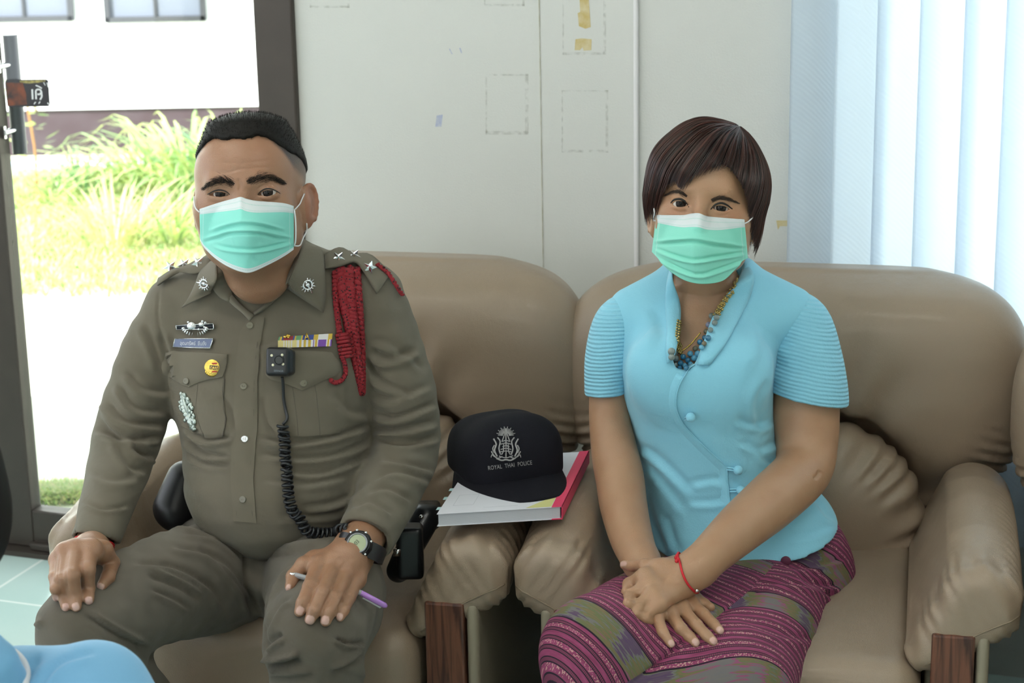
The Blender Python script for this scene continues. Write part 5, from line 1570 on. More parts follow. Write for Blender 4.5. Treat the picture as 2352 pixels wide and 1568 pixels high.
for (q, sq) in seqs:
    its = [(t[0], float(t[1:])) for t in sq.split()]; tot = sum(t[1] for t in its); a = 0
    mats = list(RC.values()); mb = MB(); base = [sp(*p, .0045) for p in q]
    for cc, wd in its:
        u0, u1 = a / tot, (a + wd) / tot; a += wd
        tl_, tr_ = base[0] * (1 - u0) + base[1] * u0, base[0] * (1 - u1) + base[1] * u1
        bl_, br_ = base[3] * (1 - u0) + base[2] * u0, base[3] * (1 - u1) + base[2] * u1
        V = [tl_ - FW * .002, tr_ - FW * .002, br_ - FW * .002, bl_ - FW * .002, tl_, tr_, br_, bl_]
        mb.add(V, [(3, 2, 1, 0), (4, 5, 6, 7), (0, 1, 5, 4), (2, 3, 7, 6), (1, 2, 6, 5), (3, 0, 4, 7)], list(RC).index(cc))
    mb.build('medal_ribbon', mats, shirt_o, smooth=False)
m_goldm = mat('gold_metal', (.80, .55, .12), .25, metal=1.0, bump=(400, .0006))
mb = MB(); g0 = sp(660, 777, .0085); m = mpp(g0)
for dx, dy in ((-6, 0), (-3, 3), (0, 5), (3, 3), (6, 0), (-3, -3), (3, -3), (0, 0)): mb.ball(sp(660 + dx, 778 - dy, .0075), (2.6 * m, 3 * m, .0015), RT, UP, -FW, 8, 6)
mb.build('ribbon_device', m_goldm, shirt_o); mb = MB()
for p, q in (((703, 766), (697, 782)), ((703, 766), (709, 782)), ((699, 776), (707, 776))): mb.tube([sp(*p, .008), sp(*q, .008)], 1.4 * m, 6)
mb.build('ribbon_device', m_goldm, shirt_o)
# gold pin on the pocket flap
m = mpp(sp(493, 846, 0)); gc = sp(493, 845, .009)
nG = -FW * .8 + s_sh.hit(493, 846)[1] * .4; nG /= np.linalg.norm(nG)
mb = MB(); mb.disc(gc, nG, 17.5 * m, .002, 24, up=UP)
for i, a in enumerate(np.linspace(-.9, .9, 9)): mb.ball(gc - UP * (18 * m * math.cos(a)) + RT * (17 * m * math.sin(a)), (3.4 * m, 4.4 * m, .0022), RT, UP, nG, 8, 6)
o = mb.build('gold_pin', m_goldm, shirt_o); sharp(o)
fg = Flat([gc, gc + np.cross(UP, nG), gc + UP], .0036)
fg.n = nG
m_rede = mat('red_enamel', (.45, .03, .02), .3)
def fquad(pts, parent, name, matl, th=.0005):
    a = [fg.pt(x, y, 0) for x, y in pts]; b_ = [p + nG * th for p in a]; n = len(a)
    mk(name, a + b_, [tuple(range(n))[::-1], tuple(range(n, 2 * n))] + [(i, (i + 1) % n, n + (i + 1) % n, n + i) for i in range(n)], matl, parent, smooth=False)
fquad([(483, 839), (503, 840), (503, 849), (483, 848)], o, 'enamel_bar', m_darkbar)
for yy in (833, 852): fquad([(489, yy), (499, yy), (501, yy + 3), (487, yy + 3)], o, 'enamel_stripe', m_rede)
V, F = text_on(fg, 'DARE', (485, 847), (502, 848), 6, .0007)
mk('lettering', V, F, m_goldm, o, smooth=False)
# silver leaf shaped badge below the pocket
mb = MB(); rs = random.Random(3)
for t in np.linspace(.12, .9, 9): mb.ball(sp(424 + 26 * t ** 1.1, 902 + 82 * t, .003), ((3 + 14 * math.sin(math.pi * t) ** .7) * m, 9 * m, .002), RT, UP, -FW, 12, 6)
for i in range(64):
    t = i / 63; x = 424 + 26 * t ** 1.1; y = 902 + 82 * t; hw = 3 + 15 * math.sin(math.pi * min(1, t * 1.05 + .03)) ** .7
    xx = x + rs.uniform(-1, 1) * hw * .8; mb.ball(sp(xx, y, .0045), (rs.uniform(3, 6) * m, rs.uniform(4, 8) * m, .0022), RT + UP * rs.uniform(-.5, .5), UP, -FW, 7, 5)
mb.tube([sp(424, 900, .006), sp(436, 940, .006), sp(450, 984, .005)], [1.5 * m, 5 * m, 1.5 * m], 7)
mb.build('leaf_badge', mat('aged_silver', (.50, .56, .52), .28, metal=.9, bump=(500, .0006)), shirt_o)

# lanyard
m_red = mat('red_cord', (.33, .012, .022), .7, bump=(900, .0004, 'voronoi'))
ns, ls = N_(m_red); vo = ns.new('ShaderNodeTexVoronoi'); vo.inputs['Scale'].default_value = 210; tc = ns.new('ShaderNodeTexCoord'); ls.new(tc.outputs['Object'], vo.inputs['Vector'])
ls.new(mixc(m_red, math_(m_red, 'LESS_THAN', vo.outputs['Distance'], .27), (.27, .010, .018), (.015, .005, .007)), ns['Principled BSDF'].inputs['Base Color'])
def braid(mb, path, w, r, turns, n=110, strands=3, off=.006):
    c = [sp(x, y, 0) for x, y in curve(path, n)]
    for k in range(strands):
        pts = []; rr = []
        for i in range(n):
            t = i / (n - 1); ph = 2 * math.pi * (turns * t + k / strands); ww = w[0] * (1 - t) + w[1] * t; r_ = r[0] * (1 - t) + r[1] * t
            tan = c[min(i + 1, n - 1)] - c[max(i - 1, 0)]; tan /= np.linalg.norm(tan); sd = np.cross(tan, -FW); sd /= np.linalg.norm(sd)
            pts.append(c[i] + sd * math.sin(ph) * ww * m + (-FW) * (off + r_ * m * .8 * math.sin(2 * ph))); rr.append(r_ * m)
        mb.tube(pts, rr, 7)
lan = MB()
braid(lan, [(790, 618), (797, 680), (806, 740), (815, 800), (826, 860), (833, 905)], (17, 4), (9, 5), 11)
braid(lan, [(812, 618), (818, 680), (824, 740), (829, 800), (832, 860), (834, 900)], (11, 3), (8, 4.5), 9, off=.004)
braid(lan, [(769, 624), (771, 680), (776, 730), (781, 765)], (3, 3), (4.5, 4.5), 9, strands=2, off=.004)
for i in range(7): 
    c0 = sp(780 + i * 1.4, 770 + i * 8, .008); lan.tube([c0 + (RT * math.cos(a) * 12 * m - FW * math.sin(a) * .005 + UP * math.cos(a) * 2 * m) for a in np.linspace(0, 6.283, 13)[:-1]], 4.6 * m, 6, closed=True)
braid(lan, [(788, 822), (794, 840), (794, 860), (784, 874), (770, 878), (760, 872)], (2, 2), (4, 4), 7, strands=2, off=.008)
lan.build('lanyard', m_red, shirt_o)
lan = MB(); q = [sp(x, y, .009) for x, y in curve([(864, 616), (884, 632), (900, 655), (915, 680)], 40)]
for k in (0, 1): lan.tube([p + UP * math.sin(i * .9 + k * math.pi) * 2.5 * m + RT * math.cos(i * .9 + k * 3.14) * 2.5 * m for i, p in enumerate(q)], 3.6 * m, 6)
lan.build('lanyard', m_red, shirt_o)

# clipped body camera with its coiled lead
m_plastic = mat('black_plastic', (.012, .014, .017), .32); m_lens = mat('lens_glass', (.004, .004, .006), .06, coat=1.0); m_led = mat('pale_led', (.72, .70, .50), .3); m_print = mat('grey_print', (.16, .20, .23), .5)
cc = sp(641, 835, .018); m = mpp(cc); nC = -FW * .95 + RT * -.15 + UP * .05; nC /= np.linalg.norm(nC); uC = UP - nC * np.dot(UP, nC); uC /= np.linalg.norm(uC); rC = np.cross(uC, nC)
Rc = np.stack((rC, nC, uC), 1)
f = Field(); f.rbox(cc, (27 * m, .014, 33 * m), .006, R=Rc); f.rbox(cc + rC * 10 * m - nC * .006, (24 * m, .010, 28 * m), .005, R=Rc, k=.006)
V, F = f.mesh(.0015, 1); bc = mk('body_camera', V, F, m_plastic, man)
sc_ = Surf(V, F)
h, n = sc_.hit(641, 827); mb = MB(); mb.disc(h, nC, 10 * m, .0022, 24); sharp(mb.build('lens', m_lens, bc))
mb = MB(); mb.tube([h + nC * .002 + (uC * math.cos(a) + rC * math.sin(a)) * 10.5 * m for a in np.linspace(0, 6.283, 25)[:-1]], 1.1 * m, 6, closed=True); mb.build('lens_ring', m_plastic, bc)
for x, y in ((624, 816), (648, 815), (627, 838), (650, 836)):
    h, n = sc_.hit(x, y); mb = MB(); mb.disc(h, nC, 3.2 * m, .0006, 12); mb.build('indicator_light', m_led, bc)
V, F = text_on(sc_, 'SERNOR', (629, 853), (651, 854), 4.2, .0004); mk('lettering', V, F, m_print, bc, smooth=False)
cb = MB(); cb.tube(curve([sp(648, 866, .016), sp(650, 880, .012), sp(652, 915, .006), sp(656, 945, .006), sp(659, 962, .007), sp(650, 974, .006)], 30), 3.6 * m, 8)
path = [(650, 974), (655, 1010), (656, 1050), (660, 1100), (664, 1145), (678, 1185), (702, 1208), (735, 1215), (775, 1210), (805, 1196)]
c = [sp(x, y, .013) - FW * .014 * max(0, (i - 240) / 180) for i, (x, y) in enumerate(curve(path, 420))]
c = [sum(c[max(0, i - w__):i + w__ + 1]) / (i + w__ + 1 - max(0, i - w__) if i + w__ < len(c) else len(c) - max(0, i - w__)) for i, w__ in ((i, min(18, i, len(c) - 1 - i)) for i in range(len(c)))]
L = np.concatenate(([0], np.cumsum([np.linalg.norm(c[i + 1] - c[i]) for i in range(len(c) - 1)])))
coil = []
for i in range(0, len(c)):
    t = c[min(i + 1, len(c) - 1)] - c[max(i - 1, 0)]; t /= np.linalg.norm(t); sd = np.cross(t, -FW); sd /= np.linalg.norm(sd); nn = np.cross(sd, t)
    a = 2 * math.pi * L[i] / (12.5 * m); coil.append(c[i] + (sd * math.cos(a) + nn * math.sin(a)) * 11.5 * m)
# resample the helix finely
K = 2600; Ls = np.linspace(0, L[-1], K); ci = np.array(c); cx = np.stack([np.interp(Ls, L, ci[:, k]) for k in range(3)], 1)
for _ in range(3): cx[1:-1] = (cx[:-2] + cx[1:-1] * 2 + cx[2:]) / 4
T = np.gradient(cx, axis=0); T /= np.linalg.norm(T, axis=1)[:, None]; Sd = np.cross(T, -FW); Sd /= np.linalg.norm(Sd, axis=1)[:, None]; Nn = np.cross(Sd, T)
A = 2 * np.pi * Ls / (12.0 * m)
hx = cx + (Sd * np.cos(A)[:, None] + Nn * np.sin(A)[:, None]) * 11.0 * m
cb.tube(list(hx), 3.7 * m, 6)
cb.build('coiled_lead', m_plastic, bc)

# watch
m_case = mat('black_resin', (.010, .010, .012), .38); m_lcd = mat('watch_display', (.42, .47, .30), .25, coat=.6); m_lcdt = mat('watch_digits', (.08, .10, .06), .4)
wc = P(823, 1250, 2.772); nW = -FW * .93 + UP * .30 - RT * .05; nW /= np.linalg.norm(nW)
aw = dL - nW * np.dot(dL, nW); aw /= np.linalg.norm(aw); bw = np.cross(aw, nW); bw /= np.linalg.norm(bw)
m = mpp(wc)
watch = MB(); 
ring = []
cen = wc - nW * .034
bw2 = bw
mbx = MB()
pts = [cen + (nW * math.cos(a) * .030 + bw2 * math.sin(a) * .036) for a in np.linspace(0, 6.283, 41)[:-1]]
V = []; F = []
for i, p in enumerate(pts):
    o_ = (p - cen); o_ = o_ / np.linalg.norm(o_)
    w_ = .0125 if math.cos(i / 40 * 6.283) > .3 else .010
    V += [p - aw * w_, p + aw * w_, p + aw * w_ + o_ * .003, p - aw * w_ + o_ * .003]
for i in range(40):
    j = (i + 1) % 40
    for k in range(4): F.append((4 * i + k, 4 * i + (k + 1) % 4, 4 * j + (k + 1) % 4, 4 * j + k))
strap = mk('wristwatch', V, F, m_case, man); sharp(strap)
mb = MB(); mb.disc(wc - nW * .004, nW, 33 * m, .012, 12, up=aw); mb.disc(wc, nW, 28 * m, .010, 32, up=aw); case = sharp(mb.build('watch_case', m_case, strap))
mb = MB(); mb.tube([wc + nW * .0102 + (aw * math.cos(a) + bw * math.sin(a)) * 22 * m for a in np.linspace(0, 6.283, 33)[:-1]], 2.2 * m, 8, closed=True); mb.build('bezel', mat('grey_bezel', (.28, .29, .30), .3, metal=.7), strap)
mb = MB(); mb.disc(wc + nW * .0098, nW, 21 * m, .0008, 28, up=aw); sharp(mb.build('watch_face', m_lcd, strap))
mb = MB()
for a in (.5, 1.2, 2.2, 2.7, 3.4, 4.2, 5.3): mb.ball(wc + nW * .007 + (aw * math.cos(a) + bw * math.sin(a)) * 31 * m, .0022, nu=10, nv=6)
mb.build('watch_button', m_chrome, strap)
fw_ = Flat([wc, wc + aw, wc + bw], 0); fw_.n = nW; fw_.q = [wc + nW * .0110]
V, F = text_on(fw_, '20:03', (809, 1262), (826, 1244), 9, .0002, spacing=.95); mk('lettering', V, F, m_lcdt, strap, smooth=False)
# red wrist string
mb = MB(); cR = P(219, 1236, 2.846)
up_ = -FW - dC * np.dot(-FW, dC); up_ /= np.linalg.norm(up_); sd_ = np.cross(dC, up_)
for dz in (0, .0028, .0054): mb.tube([wR + dC * (dz + .004) + up_ * .002 + (up_ * math.cos(a) * .0322 + sd_ * math.sin(a) * .0300) for a in np.linspace(0, 6.283, 41)[:-1]], .0017, 6, closed=True)
mb.build('wrist_string', mat('red_string', (.55, .010, .015), .6), man)
# belt gear
f = Field(); 
for a, b_, r in (((425, 1100, 3.16), (395, 1165, 3.14), .032), ((450, 1150, 3.16), (410, 1180, 3.14), .030)): f.cone(P(*a), P(*b_), r, r, k=.02)
V, F = f.mesh(.004, 1); mk('belt_pouch', V, F, m_case, man)
f = Field(); a, b_ = P(975, 1190, 3.10), P(915, 1310, 3.03); f.cone(a, b_, .026, .020, k=.01); f.rbox(P(942, 1265, 3.02), (.022, .02, .045), .008, k=.01); f.rbox(P(985, 1180, 3.12), (.020, .02, .020), .008, k=.01)
V, F = f.mesh(.003, 1); hol = mk('holster', V, F, m_plastic, man)
MB().ball(P(968, 1187, 3.05), .004).build('holster_stud', m_chrome, hol); MB().box(P(912, 1268, 3.0), (.006, .003, .006)).build('holster_buckle', m_chrome, hol)

# pen under the hand
pa, pb_ = s_trs.pt(684, 1333, .010), s_trs.pt(815, 1372, .012); pc_ = pb_ + (pb_ - pa) / np.linalg.norm(pb_ - pa) * .048
pc_ = P(888, 1392, pb_[1] + .012)
ax_ = (pc_ - pb_) / np.linalg.norm(pc_ - pb_)
pen = empty('ballpoint_pen', tuple(pb_), 'purple ballpoint pen with clear clip held under the hand of the officer', 'pen')
m_pur = mat('purple_plastic', (.42, .20, .60), .25, coat=.4); m_clear = mat('clear_plastic', (.75, .76, .78), .12, trans=.6)
MB().tube([pa, pb_, pb_ + ax_ * .004], .0042, 12).build('barrel', m_clear, pen)
MB().tube([pb_, pc_ - ax_ * .004, pc_], [.0042, .0044, .0028], 12).build('cap', m_pur, pen)
MB().tube([pb_ + ax_ * .004 - UP * .006, pc_ - ax_ * .012 - UP * .007, pc_ - ax_ * .008 - UP * .002], .0016, 8).build('clip', m_clear, pen)
tp = pa - (pb_ - pa) / np.linalg.norm(pb_ - pa) * .008
MB().tube([tp, pa], [.0022, .0040], 10).build('tip', m_chrome, pen)

# ================================================================== the woman
woman = empty('person', (P(1650, 1300, 3.05)[0], 3.05, 0), 'seated person with short dark hair, light blue blouse and pink sarong, hands crossed on lap', 'person')
m_skin_w = skin_mat('light_tan_skin', (.41, .240, .142), (.03, .02, .018), .40)
m_blue_cl = mat('light_blue_cotton', (.27, .64, .82), .8, bump=(420, .0005), bump2=(26, .0018), sheen=.2, var=(11, .4, (.25, .61, .79)))

# sarong
sk = Field()
sk.loft(rows_px([(1215, 1570, 1925, 3.12, .12), (1250, 1555, 1938, 3.12, .14), (1300, 1545, 1946, 3.12, .160), (1350, 1550, 1944, 3.12, .168), (1400, 1600, 1930, 3.12, .160), (1440, 1640, 1900, 3.12, .14)]), k=.03, pw=2.2)
sk.ell(P(1770, 1310, 3.12), (.138, .12, .105), k=.03)
limb(sk, [(1620, 1352, 3.08, 100), (1480, 1428, 2.86, 120), (1372, 1500, 2.70, 126)], k=.04)
limb(sk, [(1795, 1345, 3.10, 120), (1740, 1440, 2.90, 142), (1672, 1580, 2.70, 142)], k=.05)
limb(sk, [(1700, 1372, 3.06, 90), (1600, 1465, 2.84, 112), (1520, 1560, 2.71, 118)], k=.06)
limb(sk, [(1372, 1500, 2.70, 122), (1380, 1660, 2.72, 120), (1430, 2050, 2.80, 110)], k=.03)
limb(sk, [(1668, 1580, 2.70, 134), (1640, 1760, 2.74, 126), (1560, 2050, 2.80, 112)], k=.03)
limb(sk, [(1520, 1560, 2.72, 114), (1500, 1760, 2.74, 112), (1490, 2050, 2.80, 108)], k=.05)
V, F = sk.mesh(.0042, 2, lo=(-2, 2, .06))
V = folds(V, F, [([(1450, 1568), (1500, 1528), (1546, 1488), (1600, 1440), (1692, 1380), (1760, 1350)], 5, -6, 'step'),
                 ([(1720, 1340), (1800, 1335), (1880, 1350), (1930, 1385)], 7, 5, 'fold'), ([(1830, 1320), (1880, 1340), (1935, 1345)], 6, 4.5, 'fold'), ([(1800, 1300), (1870, 1300), (1940, 1280)], 6, 3.5, 'fold'),
                 ([(1880, 1440), (1900, 1470), (1870, 1520)], 8, 4, 'fold'), ([(1700, 1420), (1780, 1450), (1880, 1470)], 9, 2.5, 'fold'), ([(1400, 1320), (1450, 1380), (1480, 1440)], 8, 2.5, 'fold'), ([(1300, 1420), (1380, 1480), (1450, 1540)], 9, 2, 'fold')])
s_sk = Surf(V, F)
def stripe_frame(a, b, c):
    pa_, pb2 = s_sk.pt(*a), s_sk.pt(*b); t = pb2 - pa_; t /= np.linalg.norm(t)
    n = s_sk.hit(*c)[1]; ac = np.cross(n, t); ac /= np.linalg.norm(ac); return t, ac, s_sk.pt(*c)
tL, aL, oL = stripe_frame((1310, 1385), (1470, 1520), (1400, 1445)); tR, aR, oR = stripe_frame((1680, 1375), (1870, 1450), (1790, 1385))
uL, vL = (V - oL) @ tL, (V - oL) @ aL; uR, vR = (V - oR) @ tR, (V - oR) @ aR
sa, sb = s_sk.pt(1500, 1528), s_sk.pt(1692, 1380); st_ = sb - sa; st_ /= np.linalg.norm(st_); sn = np.cross(st_, s_sk.hit(1600, 1445)[1]); sn /= np.linalg.norm(sn)
if np.dot(sn, RT) < 0: sn = -sn
side = (V - sa) @ sn
m_sarong = mat('woven_sarong', (.3, .05, .15), .75, bump=(900, .0003, 'twill'))
ns, ls = N_(m_sarong)
def mm(op, *a, **k): return math_(m_sarong, op, *a, **k)
ap = mm('GREATER_THAN', attr_node(m_sarong, 'side'), 0.0)
def pick(l, r): return mm('ADD', mm('MULTIPLY', attr_node(m_sarong, l), mm('SUBTRACT', 1.0, ap)), mm('MULTIPLY', attr_node(m_sarong, r), ap))
au, av = pick('ul', 'ur'), pick('vl', 'vr')
cmb = ns.new('ShaderNodeCombineXYZ'); ls.new(au, cmb.inputs[0]); ls.new(av, cmb.inputs[1]); ls.new(ap, cmb.inputs[2])
def noise(sx, sy, sc, det=3):
    mp = ns.new('ShaderNodeMapping'); mp.inputs['Scale'].default_value = (sx, sy, 3.7); n = ns.new('ShaderNodeTexNoise'); n.inputs['Scale'].default_value = sc; n.inputs['Detail'].default_value = det
    ls.new(cmb.outputs[0], mp.inputs[0]); ls.new(mp.outputs[0], n.inputs['Vector']); return n.outputs['Fac']
t = mm('FRACT', mm('DIVIDE', mm('ADD', av, 1.0), .0110))
line = mm('MAXIMUM', mm('LESS_THAN', t, .10), mm('MULTIPLY', mm('GREATER_THAN', t, .36), mm('LESS_THAN', t, .46)))
nar = mm('MULTIPLY', mm('GREATER_THAN', t, .10), mm('LESS_THAN', t, .36))
dot = mm('MULTIPLY', nar, mm('GREATER_THAN', mm('SINE', mm('MULTIPLY', au, 2600.0)), .2))
bl = mm('FLOOR', mm('DIVIDE', mm('ADD', av, 1.0), .0110)); par = mm('FLOORED_MODULO', bl, 2.0)
pink = mixc(m_sarong, mm('MULTIPLY', mm('SUBTRACT', noise(40, 260, 1), .35), 2.2, clamp=True), (.30, .045, .13), (.50, .10, .24))
spark = mm('MULTIPLY', mm('MULTIPLY', mm('GREATER_THAN', noise(420, 420, 1.0, 1), .57), par), mm('GREATER_THAN', t, .55))
c = mixc(m_sarong, mm('MULTIPLY', spark, .75), pink, (.80, .50, .42))
c = mixc(m_sarong, nar, c, (.15, .03, .07)); c = mixc(m_sarong, mm('MULTIPLY', dot, .5), c, (.45, .10, .20)); c = mixc(m_sarong, line, c, (.018, .006, .022))
wob = mm('MULTIPLY', mm('SUBTRACT', noise(16, 120, 1, 2), .5), .030)
half = .0215
ik = mm('LESS_THAN', mm('ABSOLUTE', mm('SUBTRACT', mm('FLOORED_MODULO', mm('ADD', av, .085), .17), .085)), half)
r = ns.new('ShaderNodeValToRGB'); r.color_ramp.interpolation = 'CONSTANT'; els = r.color_ramp.elements
els[0].position = 0; els[0].color = (.10, .04, .17, 1); els[1].position = .36; els[1].color = (.20, .20, .22, 1)
for p_, c_ in ((.43, (.15, .19, .07)), (.50, (.24, .17, .075)), (.565, (.17, .20, .08)), (.62, (.42, .06, .24)), (.68, (.20, .19, .22))):
    e = els.new(p_); e.color = (*c_, 1)
zz = mm('ADD', mm('MULTIPLY_ADD', noise(13, 3, 1, 1), 2.0, -.5), mm('MULTIPLY', mm('SUBTRACT', noise(14, 230, 1, 3), .5), .75)); ls.new(zz, r.inputs[0])
fine = noise(60, 900, 1, 2)
ikc = mixc(m_sarong, mm('MULTIPLY', fine, .5), r.outputs[0], (.30, .24, .14))
c = mixc(m_sarong, ik, c, ikc)
edge = mm('LESS_THAN', mm('ABSOLUTE', mm('SUBTRACT', mm('ABSOLUTE', mm('SUBTRACT', mm('FLOORED_MODULO', mm('ADD', av, .085), .17), .085)), half)), .0011)
c = mixc(m_sarong, edge, c, (.018, .006, .022))
ls.new(c, ns['Principled BSDF'].inputs['Base Color'])
sar = mk('sarong', V, F, m_sarong, woman); attr(sar, 'ul', uL); attr(sar, 'vl', vL); attr(sar, 'ur', uR); attr(sar, 'vr', vR); attr(sar, 'side', side)

# blouse
BL_ROWS = [(622, 1560, 1695, 3.14, .055), (650, 1500, 1750, 3.13, .075), (690, 1436, 1815, 3.125, .095), (760, 1412, 1795, 3.12, .115), (840, 1416, 1780, 3.115, .140), (890, 1424, 1773, 3.11, .145), (950, 1442, 1774, 3.11, .135),
           (1010, 1460, 1782, 3.11, .126), (1060, 1470, 1800, 3.11, .124), (1110, 1478, 1850, 3.11, .130), (1160, 1480, 1908, 3.11, .140), (1210, 1488, 1930, 3.11, .170), (1270, 1496, 1940, 3.11, .197), (1350, 1505, 1945, 3.11, .215)]
bl = Field(); bl.loft(rows_px(BL_ROWS), k=.02, pw=2.2)
limb(bl, [(1590, 655, 3.12, 70), (1450, 705, 3.11, 46)], k=.05); limb(bl, [(1660, 650, 3.12, 70), (1815, 712, 3.11, 56)], k=.05)
for x in (1530, 1680): bl.ell(P(x, 850, 3.0), (.062, .045, .060), k=.05)
# hem
a, b_, c_ = P(1515, 1302, 2.98), P(1690, 1342, 2.89), P(1935, 1203, 3.08); hn = np.cross(b_ - a, c_ - a); hn /= np.linalg.norm(hn); hn = hn if hn[2] > 0 else -hn
bl.op(lambda X, Y, Z: ((X - a[0]) * hn[0] + (Y - a[1]) * hn[1] + (Z - a[2]) * hn[2]).astype(np.float32) * np.float32(1), (-1, 2, 0), (2, 4, .75), .004, 's')
NECKP = np.array([(1543, 560), (1544, 640), (1550, 700), (1554, 745), (1549, 790), (1544, 822), (1552, 846), (1580, 850), (1596, 835), (1612, 795), (1634, 738), (1668, 690), (1702, 640), (1712, 560)], float)
def vneck(X, Y, Z):
    sh = np.broadcast(X, Y, Z).shape
    Pt = np.stack([np.broadcast_to(q, sh).ravel() for q in (X, Y, Z)], 1).astype(float)
    Q = proj(Pt); d, t, s_ = seg_dist(Q, np.concatenate((NECKP, NECKP[:1])))
    ins_ = np.zeros(len(Q), bool); j = len(NECKP) - 1
    for i in range(len(NECKP)):
        xi, yi = NECKP[i]; xj, yj = NECKP[j]
        ins_ ^= ((yi > Q[:, 1]) != (yj > Q[:, 1])) & (Q[:, 0] < (xj - xi) * (Q[:, 1] - yi) / (yj - yi + 1e-9) + xi); j = i
    f = np.where(ins_, -d, d) / 1480.0
    return np.maximum(f, Pt[:, 1] - 3.10).reshape(sh).astype(np.float32)
pv = P(1620, 730, 3.0); bl.op(vneck, pv - np.array((.09, .12, .12)), pv + np.array((.09, .10, .14)), .003, 's')
V, F = bl.mesh(.0040, 2)
fo = 'fold'
V = folds(V, F, [([(1446, 1015), (1500, 1040), (1560, 1095), (1600, 1140)], 9, 3.6, fo), ([(1468, 1050), (1520, 1100), (1580, 1180)], 9, 2.4, fo), ([(1690, 960), (1740, 975), (1776, 960)], 8, 4, fo), ([(1700, 1010), (1745, 1030), (1785, 1010)], 8, 4, fo),
                 ([(1740, 1035), (1770, 1060), (1795, 1080)], 8, 4, fo), ([(1480, 1140), (1500, 1200), (1530, 1270)], 9, 4, fo), ([(1530, 1180), (1545, 1230), (1560, 1270)], 9, 3.5, fo), ([(1500, 700), (1520, 760), (1500, 820)], 14, 3, fo), ([(1720, 700), (1760, 780), (1740, 860)], 16, 3, fo),
                 ([(1425, 860), (1430, 930), (1460, 1000)], 9, 3, fo), ([(1765, 870), (1740, 930), (1750, 990)], 10, 3.5, fo), ([(1870, 1140), (1900, 1180), (1925, 1190)], 8, 3, fo), ([(1800, 1230), (1860, 1225), (1920, 1200)], 8, 2.5, fo), ([(1580, 1110), (1640, 1100), (1680, 1110)], 8, 2.5, fo), ([(1580, 1150), (1640, 1150), (1680, 1140)], 8, 2.5, fo),
                 ([(1700, 690), (1740, 740), (1800, 790)], 1.8, -1.0, 'g'), ([(1550, 700), (1490, 760), (1450, 800)], 1.8, -1.0, 'g'), ([(1662, 930), (1664, 1000), (1672, 1060)], 1.8, -1.0, 'g')])
s_bl = Surf(V, F); blo = mk('blouse', V, F, m_blue_cl, woman)
n_leaf = len(LEAVES)
def wleaf(name, A, B, off=.0, th=.0022):
    return leaf(name, A, B, m_blue_cl, blo, 20, 6, th)
def bp_(x, y, off=.004): return s_bl.pt(x, y, off)
wleaf('collar', [P(1716, 606, 3.11), P(1731, 632, 3.05), bp_(1722, 680, .005), bp_(1700, 730, .004), bp_(1668, 790, .004), bp_(1630, 838, .003)], [P(1705, 622, 3.08), P(1690, 655, 3.04), bp_(1668, 696, .012), bp_(1641, 738, .010), bp_(1620, 795, .007), bp_(1600, 838, .005)])
wleaf('collar', [P(1538, 622, 3.09), P(1532, 650, 3.05), bp_(1530, 700, .005), bp_(1533, 750, .004), bp_(1530, 800, .004), bp_(1532, 835, .004)], [P(1545, 612, 3.07), P(1546, 645, 3.04), bp_(1549, 700, .011), bp_(1552, 745, .010), bp_(1546, 792, .008), bp_(1543, 825, .005)])
# overlapping front panel: its curved edge carries the buttons
edge_c = curve([(1596, 838), (1572, 862), (1556, 895), (1553, 935), (1572, 975), (1612, 1018), (1655, 1058), (1668, 1075), (1671, 1110), (1678, 1165), (1682, 1230), (1686, 1300)], 40)
poly = [tuple(p) for p in edge_c] + [(1640, 1318), (1560, 1300), (1505, 1270), (1492, 1200), (1490, 1140), (1478, 1060), (1452, 960), (1432, 900), (1426, 820), (1440, 760), (1500, 800), (1535, 850), (1560, 858)]
A_e, B_e = [], []
for i, e_ in enumerate(edge_c):
    tg = edge_c[min(i + 1, 39)] - edge_c[max(i - 1, 0)]; tg = tg / np.linalg.norm(tg); nr = np.array((-tg[1], tg[0])); nr = nr if nr[0] < 0 else -nr
    A_e.append(s_bl.pt(e_[0], e_[1], .0030)); q_ = e_ + nr * 22; B_e.append(s_bl.pt(q_[0], q_[1], -.0015))
V_ = []
for a__, b__ in zip(A_e, B_e):
    V_ += [a__ * (1 - t_) + b__ * t_ + (-FW) * .0012 * math.sin(math.pi * t_) for t_ in np.linspace(0, 1, 6)] + [a__ + FW * .003]
F_ = [(i * 7 + j, i * 7 + (j + 1) % 7, (i + 1) * 7 + (j + 1) % 7, (i + 1) * 7 + j) for i in range(39) for j in (0, 1, 2, 3, 4, 6)]
mk('front_edge', V_, F_, m_blue_cl, blo)
MB().tube([s_bl.pt(x, y, .0028) for x, y in edge_c], .0011, 6).build('piping', m_blue_cl, blo)
for (x, y, lx, ly) in ((1586, 951, 1572, 960), (1691, 1076, 1668, 1074), (1699, 1124, 1675, 1125), (1688, 1168, 1676, 1170)):
    p = s_bl.pt(x, y, .0085); bo = MB().ball(p, .0078, nu=16, nv=10).build('cloth_button', m_blue_cl, blo)
    q = MB()
    for dy in (-3, 3): q.tube([s_bl.pt(lx, ly + dy, .003), s_bl.pt((x + lx) / 2, (y + ly) / 2 + dy, .005), s_bl.pt(x - 4, y + dy * .6, .006)], .0011, 6)
    q.build('button_loop', m_blue_cl, bo)
